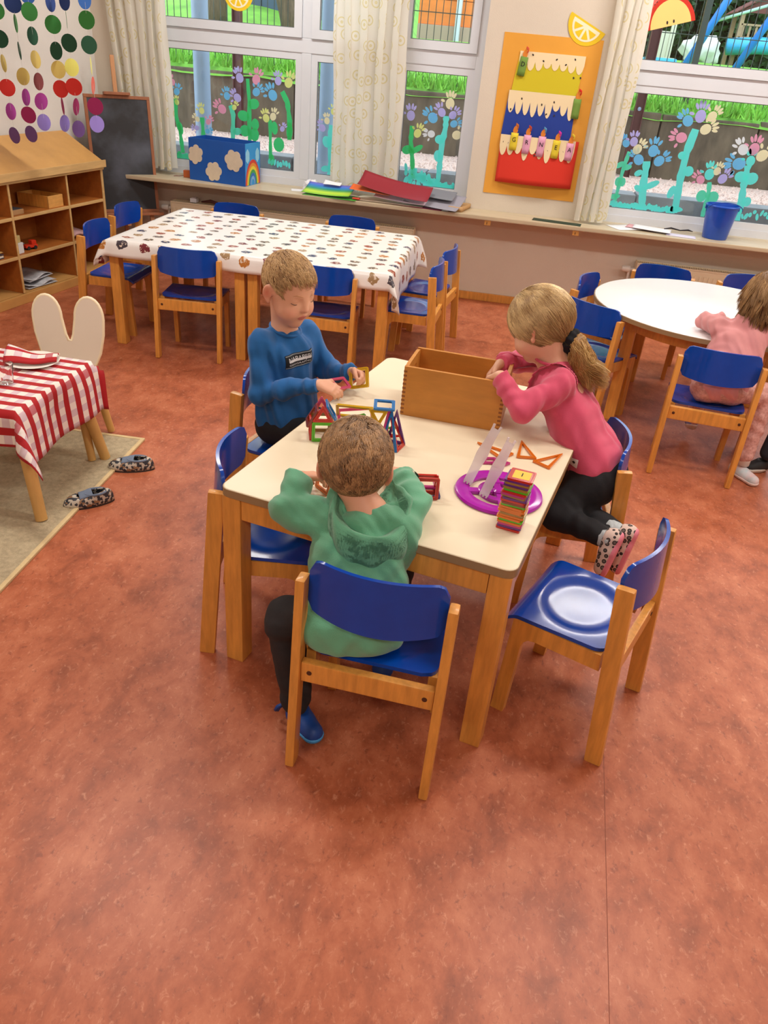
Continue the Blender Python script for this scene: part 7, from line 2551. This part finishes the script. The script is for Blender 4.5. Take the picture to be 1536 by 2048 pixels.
# ------------------------------------------------------------------ girl in pink kneeling on her chair
def girl_pink():
    per = person('child in a pink shirt kneeling on a chair and reaching into the crate')
    S_ = C(228, 178, 148)
    f = unit((-.93, .25, 0)); rt = V3(f[1], -f[0], 0)            # rt: her right side (away)
    pel, neck, hd = V3(.395, 2.300, .505), V3(.192, 2.395, .805), V3(.132, 2.420, .900)
    lsh, rsh = V3(.228, 2.302, .768), V3(.178, 2.485, .768)
    lelb, lwr = V3(.112, 2.218, .700), V3(.036, 2.292, .772)
    relb, rwr = V3(.105, 2.555, .735), V3(.030, 2.470, .748)
    R = frame((-.86, .42), .52)
    F = Field(*bbox([pel, hd, lelb, relb, (-.08, 2.4, .68)], .125), .0034)
    head(F, hd, R, 1.04, .62)
    F.cone(hd + R @ V3(0, -.028, -.05), neck + V3(0, 0, -.012), .040, .044, .025)
    F.cone(neck + V3(.02, 0, -.03), pel, .05, .06, .03)
    F.cone(lsh, lelb, .025, .021, .02); F.cone(lelb, lwr, .021, .016, .02)
    F.cone(rsh, relb, .025, .021, .02); F.cone(relb, rwr, .021, .016, .02)
    hand(F, lwr, unit((-.045, .062, -.050)), (-.2, .0, -1), -1, (.3, .4, .35), 1.0, .06, .3)
    hand(F, rwr, unit((-.045, -.02, -.060)), (-.2, -.3, -.9), 1, (.3, .4, .35), 1.0, .06, .3)
    P, Q = F.mesh()
    np_mesh('body', P, Q, SKIN, per, head_tint(P, hd, R, 1.04, S_))
    # hair swept back into a pony tail
    HB = hair_mat('hair_blonde', (150, 108, 58), (216, 176, 112), 60)
    pony = V3(.222, 2.405, .876)
    line = [(-.12, -.075), (-.09, -.078), (-.06, -.066), (-.035, -.052), (-.012, -.044), (.01, -.032), (.03, -.010), (.05, .028), (.07, .050), (.1, .054)]
    (P, Q), cc, r = hair_cap(hd, R, 1.04, .0105, line, ripple=.0, crown=(0, -.07, .03), extra=lambda F: F.ell(pony - V3(.02, 0, 0), V3(.036, .036, .036), None, .03))
    base = np_mesh('hair', P, Q, HB, per)
    nr = normals(P, Q)
    q = (P - hd) @ R
    zl = np.interp(q[:, 1], [p[0] for p in line], [p[1] for p in line])
    ok = np.nonzero((((P - cc) * nr).sum(1) > 0) & (q[:, 2] > zl + .003))[0]
    rn = np.random.default_rng(4)
    n = 10000
    pick = rn.choice(ok, n)
    def ellq(p):
        return ((p - cc) @ R) / r
    def dirf(p, t):
        g = (ellq(p) / r) @ R.T
        g /= np.linalg.norm(g, axis=1)[:, None]
        v = pony - p
        v = v / (np.linalg.norm(v, axis=1)[:, None] + 1e-6) + V3(0, 0, -.10)
        v = v - g * (v * g).sum(1)[:, None] * .8
        return v / (np.linalg.norm(v, axis=1)[:, None] + 1e-6)
    def conform(p, t):
        e = ellq(p)
        l = np.linalg.norm(e, axis=1)
        m_ = np.maximum(l, 1 + .0035 / r.mean())
        near = np.linalg.norm(p - pony, axis=1) < .03
        m2 = np.where(near, l, np.minimum(m_, 1 + .010 / r.mean()))
        return cc + ((e * (m2 / l)[:, None]) * r) @ R.T
    strands('hair_strands', P[pick] + rn.normal(0, .001, (n, 3)), nr[pick], dirf, .095, 7, .0013, HB, base, 9, conform, jit=.10, cols=((128, 88, 44), (246, 214, 154)), clump=30, pull=.7)
    # tail
    path = [pony + V3(.0, 0, .0), pony + V3(.030, -.012, -.006), pony + V3(.052, -.022, -.036), pony + V3(.066, -.028, -.078), pony + V3(.098, -.022, -.098)]
    F = Field(*bbox(path, .08), .0034)
    rad = [.020, .029, .033, .027, .009]
    for i in range(4):
        F.cone(path[i], path[i + 1], rad[i], rad[i + 1], .015)
    F.warp(folds(.003, 110, .0016, 220, 4))
    P, Q = F.mesh(); tl = np_mesh('pony_tail', P, Q, hair_mat('hair_tail', (176, 126, 62), (232, 190, 116), 60), per)
    nr = normals(P, Q)
    pick = rn.choice(len(P), 2600)
    pa = np.array(path)
    def dirt(p, t):
        d2 = ((p[:, None, :] - pa[None]) ** 2).sum(2)
        i = np.clip(d2.argmin(1), 0, 3)
        v = pa[i + 1] - pa[i]
        v = v / np.linalg.norm(v, axis=1)[:, None]
        w = V3(.35, 0, .25) * np.sin(p[:, 2:3] * 60 + p[:, :1] * 50) * .8
        return v + w
    strands('tail_strands', P[pick] + nr[pick] * .001, nr[pick], dirt, .062, 7, .0010, MATS['hair_tail'], tl, 12, None, jit=.20, cols=((160, 112, 52), (240, 204, 134)), clump=20)
    # black scrunchie
    b = MB()
    ax_ = unit(path[1] - path[0]); u_ = unit(np.cross(ax_, V3(0, 0, 1))); v_ = np.cross(ax_, u_)
    ring = []
    rr_ = []
    for k in range(41):
        t = 2 * pi * k / 40
        ring.append(tuple(pony + ax_ * .012 + (u_ * cos(t) + v_ * sin(t)) * .026))
        rr_.append(.0155 + .0022 * sin(t * 11))
    b.tube(ring, rr_, 12, caps=False).build('scrunchie', mat('scrunchie_black', C(18, 18, 24), .9, .1, 60., .4, 120), per, True)
    # shirt
    F = Field(*bbox([pel + V3(0, 0, -.02), neck, lelb, relb, lwr, rwr], .13), .004)
    ch = (rsh + lsh) / 2
    ax = unit(neck - pel)
    for e, sh in ((1, rsh), (-1, lsh)):
        F.cone(pel + rt * e * .048 + ax * .02, ch + rt * e * .046 + V3(.022, 0, -.045), .070, .062, .05)
        F.cone(ch + rt * e * .040 + V3(.012, 0, -.030), sh + V3(.0, 0, -.006), .056, .040, .03)
    F.cone(pel + ax * .02, ch + V3(.02, 0, -.05), .072, .064, .05)
    F.cone(ch + V3(.005, 0, -.02), neck + V3(.004, 0, -.016), .054, .050, .025)
    F.cone(lsh, lelb, .041, .038, .02, (.0018, 90, 0)); F.cone(lelb, lwr, .037, .028, .015, (.0022, 110, 2))
    F.cone(rsh, relb, .041, .038, .02, (.0018, 90, 1)); F.cone(relb, rwr, .037, .028, .015, (.0022, 110, 3))
    F.warp(folds(.0060, 58, .0020, 120, 17))
    F.ell(neck + f * .006 + V3(0, 0, .040), V3(.054, .056, .046), None, .004, True)
    F.cut(pel + ax * -.040, -ax, .008)
    for a, b_ in ((lelb, lwr), (relb, rwr)):
        d = unit(b_ - a)
        sl, X, Y, Z = F.win(b_ - .055, b_ + .055)
        dd = (X - b_[0]) * d[0] + (Y - b_[1]) * d[1] + (Z - b_[2]) * d[2] + .002
        near = np.sqrt((X - b_[0]) ** 2 + (Y - b_[1]) ** 2 + (Z - b_[2]) ** 2)
        F.F[sl] = np.where(near < .055, np.maximum(F.F[sl], dd), F.F[sl])
    P, Q = F.mesh()
    PK = mat('shirt_pink', C(206, 76, 106), .85, .05, 18., .15, 450, sheen=.25)
    sh_ = np_mesh('shirt', P, Q, PK, per)
    cpts = [tuple(neck + f * .006 + V3(.050 * cos(t), .052 * sin(t), .004)) for t in [2 * pi * k / 24 for k in range(25)]]
    MB().tube(cpts, .005, 8, caps=False).build('collar', PK, sh_, True)
    # ruffle over the near shoulder seam
    bv = bvh_of(sh_)
    for sh0, e in ((lsh, -1), (rsh, 1)):
        rows = [[], [], []]
        cen = sh0 - rt * e * .030
        for k in range(49):
            t = -.5 + 3.6 * k / 48
            dv = unit(f * cos(t) + V3(0, 0, 1) * sin(t))
            p = project_on(bv, cen + dv * .16, -dv)
            if p is None:
                p = cen + dv * .05
            wv = sin(k * 1.9) * .0045
            rows[0].append(tuple(p - dv * .001))
            rows[1].append(tuple(p + dv * .008 + rt * e * (.006 + wv)))
            rows[2].append(tuple(p + dv * (.010 + wv * .5) + rt * e * (.016 + wv * 1.4)))
        vs = rows[0] + rows[1] + rows[2]
        n_ = 49
        b = MB(); b.add(vs, [(r_ * n_ + k, r_ * n_ + k + 1, (r_ + 1) * n_ + k + 1, (r_ + 1) * n_ + k) for r_ in range(2) for k in range(48)])
        o = b.build('ruffle', PK, sh_, True); solidify(o, .0022, 0.)
    # small white hem label with a dark comma
    d = V3(0, 1, 0)
    pc = V3(.301, 2.10, .548)
    g = [pc + V3((i / 5 - .5) * .024, 0, (j / 5 - .5) * .028) for j in range(6) for i in range(6)]
    lb = decal_mesh('hem_label', g, bv, d, .0032, mat('label_white', C(232, 228, 224), .8), sh_, [(j * 6 + i, j * 6 + i + 1, j * 6 + i + 7, j * 6 + i + 6) for j in range(5) for i in range(5)])
    solidify(lb, .001, 0.)
    g = [pc + V3(x, 0, z) for x, z in ellipse(0, .002, .0042, .0042, 0, 10)] + [pc + V3(.004, 0, .0), pc + V3(-.002, 0, -.009)]
    decal_mesh('label_mark', g, bv, d, .0050, mat('ink', C(34, 30, 30), .7), lb, [tuple(range(10)), (0, 10, 11, 8)])
    # leggings
    LG = mat('leggings_black', C(22, 22, 26), .85, .1, 18., .1, 300)
    hipL, hipR = pel - rt * .05 + V3(0, 0, -.02), pel + rt * .05 + V3(0, 0, -.02)
    knL, anL = V3(.275, 2.155, .392), V3(.408, 2.078, .388)
    knR, anR = V3(.272, 2.285, .392), V3(.447, 2.120, .392)
    F = Field(*bbox([hipL, hipR, knL, knR, anL, anR], .10), .0042)
    F.cone(hipL, hipR, .078, .078, .03)
    F.cone(pel + ax * -.005, pel + V3(.0, 0, -.03), .082, .075, .03)
    for h_, k_, a_ in ((hipL, knL, anL), (hipR, knR, anR)):
        F.cone(h_, k_, .066, .046, .035, (.0012, 80, 1)); F.cone(k_, a_, .045, .033, .02, (.0016, 100, 2))
    F.warp(folds(.0022, 65, .0010, 120, 21))
    P, Q = F.mesh(); np_mesh('leggings', P, Q, LG, per)
    # fluffy grey socks and leopard slippers with pink soles
    SK = mat('sock_grey', C(186, 194, 196), .95, .12, 60., .6, 160)
    LP = bpy.data.materials.new('leopard_felt'); LP.use_nodes = True
    N, L = nt(LP); tc = N.new('ShaderNodeTexCoord'); v = N.new('ShaderNodeTexVoronoi'); v.inputs['Scale'].default_value = 62; v.inputs['Randomness'].default_value = .6
    L.new(tc.outputs['Object'], v.inputs['Vector']); rp = N.new('ShaderNodeValToRGB'); rp.color_ramp.interpolation = 'CONSTANT'
    e_ = rp.color_ramp.elements; e_[0].color = C(110, 98, 92); e_[1].position = .26; e_[1].color = C(52, 46, 46); q_ = e_.new(.44); q_.color = C(214, 190, 178)
    L.new(v.outputs['Distance'], rp.inputs['Fac']); L.new(rp.outputs[0], N['Principled BSDF'].inputs['Base Color']); N['Principled BSDF'].inputs['Roughness'].default_value = .9
    PS = mat('sole_pink', C(222, 128, 146), .7)
    for a_, kn, hl, to in ((anL, knL, V3(.476, 2.048, .425), V3(.440, 2.010, .278)), (anR, knR, V3(.522, 2.082, .428), V3(.490, 2.050, .272))):
        F = Field(*bbox([a_, hl], .06), .0034)
        mid = (hl * .78 + to * .22) + V3(-.034, .012, 0)
        F.cone(a_ - unit(a_ - kn) * .006, mid, .030, .029, .01)
        F.warp(folds(.0014, 220, .001, 300, 3))
        P, Q = F.mesh(); np_mesh('sock', P, Q, SK, per)
        o, ak = shoe(per, hl, to, (.93, -.30, .12), .030, LP, PS, 'slipper', sole_t=.014)
girl_pink()

# ------------------------------------------------------------------ girl in pale pink at the round table
def girl_pale():
    per = person('child in pale pink clothes leaning on the round white table')
    S_ = C(228, 180, 152)
    f = unit((.124, .99, 0)); rt = V3(f[1], -f[0], 0)
    pel, neck, hd = V3(1.035, 3.520, .425), V3(1.100, 3.655, .690), V3(1.158, 3.705, .785)
    lsh, rsh = V3(.998, 3.672, .640), V3(1.205, 3.640, .650)
    lelb, lwr = V3(.955, 3.790, .630), V3(1.045, 3.900, .622)
    relb, rwr = V3(1.290, 3.745, .640), V3(1.240, 3.870, .622)
    R = frame((.20, .98), .35)
    F = Field(*bbox([pel, hd, lelb, relb, (1.1, 3.98, .6)], .125), .0042)
    head(F, hd, R)
    F.cone(hd + R @ V3(0, -.02, -.05), neck + V3(0, .012, -.01), .036, .036, .02)
    F.cone(neck + V3(0, .012, -.03), pel + V3(0, .01, 0), .036, .05, .03)
    for s_, e_, w_ in ((lsh, lelb, lwr), (rsh, relb, rwr)):
        F.cone(s_, e_, .025, .021, .02); F.cone(e_, w_, .021, .016, .02)
    hand(F, lwr, unit((.06, .05, .0)), (0, 0, -1), 1, (.15, .2, .2), 1.0, .08, .2)
    hand(F, rwr, unit((-.05, .05, .0)), (0, 0, -1), -1, (.15, .2, .2), 1.0, .08, .2)
    P, Q = F.mesh(); np_mesh('body', P, Q, SKIN, per, head_tint(P, hd, R, 1.0, S_))
    HB = hair_mat('hair_lightbrown', (132, 94, 56), (198, 154, 100), 60)
    line = [(-.12, -.10), (-.06, -.10), (.0, -.09), (.03, -.05), (.05, .03), (.1, .045)]
    (P, Q), cc, r = hair_cap(hd, R, 1.0, .010, line, extra=lambda F: (F.cone(hd + R @ V3(.0, -.05, .0), hd + V3(-.01, -.045, -.085), .070, .058, .03), F.cone(hd + R @ V3(-.03, -.03, .0), hd + V3(-.045, -.02, -.085), .045, .036, .03)))
    base = np_mesh('hair', P, Q, HB, per)
    nr = normals(P, Q)
    rn = np.random.default_rng(6)
    pick = rn.choice(len(P), 4500)
    top = hd + R @ V3(0, -.03, .10)
    def dirf(p, t):
        v = p - top
        v[:, 2] -= .06
        return v / (np.linalg.norm(v, axis=1)[:, None] + 1e-6) * V3(.55, .55, 1)
    strands('hair_strands', P[pick] + nr[pick] * .002, nr[pick], dirf, .06, 4, .0012, HB, base, 3, None, jit=.08, cols=((110, 76, 42), (206, 164, 108)), clump=20, pull=.6)
    PP = mat('shirt_palepink', C(216, 146, 146), .85, .05, 18., .15, 420, sheen=.25)
    F = Field(*bbox([pel, neck, lelb, relb, lwr, rwr], .13), .0045)
    ch = (rsh + lsh) / 2
    for e, sh in ((1, rsh), (-1, lsh)):
        F.cone(pel + rt * e * .052, ch + rt * e * .05 + V3(0, -.01, -.05), .072, .066, .05)
        F.cone(ch + rt * e * .045 + V3(0, -.01, -.03), sh, .058, .042, .03)
    F.cone(pel + V3(0, -.01, .0), ch + V3(0, -.015, -.05), .076, .068, .05)
    F.cone(ch, neck + V3(0, 0, -.015), .055, .05, .025)
    for s_, e_, w_, ph in ((lsh, lelb, lwr, 0), (rsh, relb, rwr, 1)):
        F.cone(s_, e_, .042, .038, .02, (.002, 85, ph)); F.cone(e_, w_, .036, .028, .015, (.002, 110, ph))
    F.warp(folds(.0070, 55, .0024, 115, 27))
    F.ell(neck + V3(0, .012, .052), V3(.046, .046, .046), None, .004, True)
    F.cut(pel + V3(0, 0, -.055), (0, 0, -1), .008)
    P, Q = F.mesh(); sh_ = np_mesh('shirt', P, Q, PP, per)
    TR = mat('trousers_speckled', C(186, 132, 124), .85, .12, 85., .15, 300, col2=C(224, 174, 164))
    hipL, hipR = pel + V3(-.052, 0, -.012), pel + V3(.052, 0, -.012)
    knL, anL = V3(1.03, 3.755, .385), V3(1.055, 3.835, .13)
    knR, anR = V3(1.262, 3.575, .388), V3(1.245, 3.512, .11)
    F = Field(*bbox([hipL, hipR, knL, knR, anL, anR], .10), .0045)
    F.cone(hipL + V3(0, -.01, 0), hipR + V3(0, -.01, 0), .070, .070, .03)
    for h_, k_, a_ in ((hipL, knL, anL), (hipR, knR, anR)):
        F.cone(h_, k_, .064, .050, .03, (.0016, 75, 1)); F.cone(k_, a_, .048, .036, .02, (.0018, 95, 2))
    F.warp(folds(.0026, 70, .0012, 120, 31))
    P, Q = F.mesh(); np_mesh('trousers', P, Q, TR, per)
    SK = MATS['sock_grey']
    b = MB(); b.tube([tuple(anR + V3(0, 0, .01)), tuple(anR + V3(.0, .0, -.05))], [.031, .030], 14).build('sock', mat('sock_white', C(226, 214, 206), .9), per, True)
    b = MB(); b.tube([tuple(anL + V3(0, 0, .01)), tuple(anL + V3(.0, .01, -.05))], [.030, .029], 14).build('sock', mat('sock_white', C(226, 214, 206), .9), per, True)
    SN = mat('sneaker_pastel', C(176, 200, 204), .5, .3, 16., col2=C(232, 196, 196)); SW = mat('sneaker_sole', C(224, 204, 196), .6)
    o, ak = shoe(per, V3(1.212, 3.556, .0012), V3(1.302, 3.404, .0012), (0, 0, -1), .030, SN, SW, 'sneaker', sole_t=.016)
    hl, to = V3(1.045, 3.80, .095), V3(1.075, 3.93, .045)
    shoe(per, hl, to, unit((0, -.40, -.90)), .030, mat('sneaker_violet', C(126, 118, 160), .5), SW, 'sneaker', sole_t=.016)
girl_pale()

# ------------------------------------------------------------------ neighbour at the round table: only a shoe and leg reach into view
def neighbour():
    per = person('child in dark trousers and a black sneaker beside the child in pale pink')
    BK = mat('trousers_dark', C(34, 36, 44), .85, .1, 20., .1, 300)
    an, kn, hp = V3(1.375, 3.60, .10), V3(1.42, 3.62, .39), V3(1.62, 3.46, .42)
    F = Field(*bbox([an, kn, hp, V3(1.70, 3.44, .75)], .12), .005)
    F.cone(kn, an, .050, .040, .02); F.cone(hp, kn, .064, .052, .03)
    F.cone(V3(1.72, 3.42, .42), V3(1.56, 3.50, .42), .07, .07, .03)
    kn2, an2 = V3(1.60, 3.74, .39), V3(1.62, 3.78, .10)
    F.cone(V3(1.66, 3.5, .42), kn2, .064, .052, .03); F.cone(kn2, an2, .05, .04, .02)
    P, Q = F.mesh(); np_mesh('trousers', P, Q, BK, per)
    SH = mat('sweater_grey', C(120, 124, 132), .9, .05, 20.)
    hd = V3(1.74, 3.62, .80); R = frame((.0, 1), .3)
    F = Field(*bbox([V3(1.70, 3.44, .42), hd], .13), .0055)
    head(F, hd, R)
    F.cone(hd + V3(0, -.03, -.05), V3(1.71, 3.56, .68), .04, .045, .02); F.cone(V3(1.71, 3.55, .66), V3(1.70, 3.46, .44), .055, .06, .03)
    P, Q = F.mesh(); np_mesh('body', P, Q, SKIN, per, head_tint(P, hd, R, 1.0, C(226, 176, 146)))
    F = Field(*bbox([V3(1.70, 3.44, .42), V3(1.71, 3.6, .7)], .17), .0055)
    for e in (-1, 1):
        F.cone(V3(1.70 + e * .05, 3.46, .42), V3(1.71 + e * .05, 3.54, .60), .075, .07, .05)
        F.cone(V3(1.71 + e * .10, 3.56, .64), V3(1.71 + e * .14, 3.66, .60), .044, .036, .03)
    F.cut(V3(0, 0, .35), (0, 0, -1)); F.ell(V3(1.71, 3.57, .72), (.055, .055, .05), None, .004, True)
    P, Q = F.mesh(); np_mesh('sweater', P, Q, SH, per)
    (P, Q), cc, r = hair_cap(hd, R, 1.0, .009, [(-.12, -.06), (-.05, -.055), (.0, .0), (.05, .05), (.1, .05)], h=.0045)
    np_mesh('hair', P, Q, MATS['hair_brown'], per)
    shoe(per, V3(1.30, 3.585, .0012) + V3(.10, .04, 0), V3(1.275, 3.560, .0012), (0, 0, -1), .032, mat('sneaker_black', C(28, 28, 30), .6), mat('sole_offwhite', C(214, 208, 198), .6), 'sneaker', sole_t=.022)
    shoe(per, V3(1.62, 3.76, .0012), V3(1.62, 3.90, .0012), (0, 0, -1), .030, MATS['sneaker_black'], MATS['sole_offwhite'], 'sneaker', sole_t=.022)
neighbour()
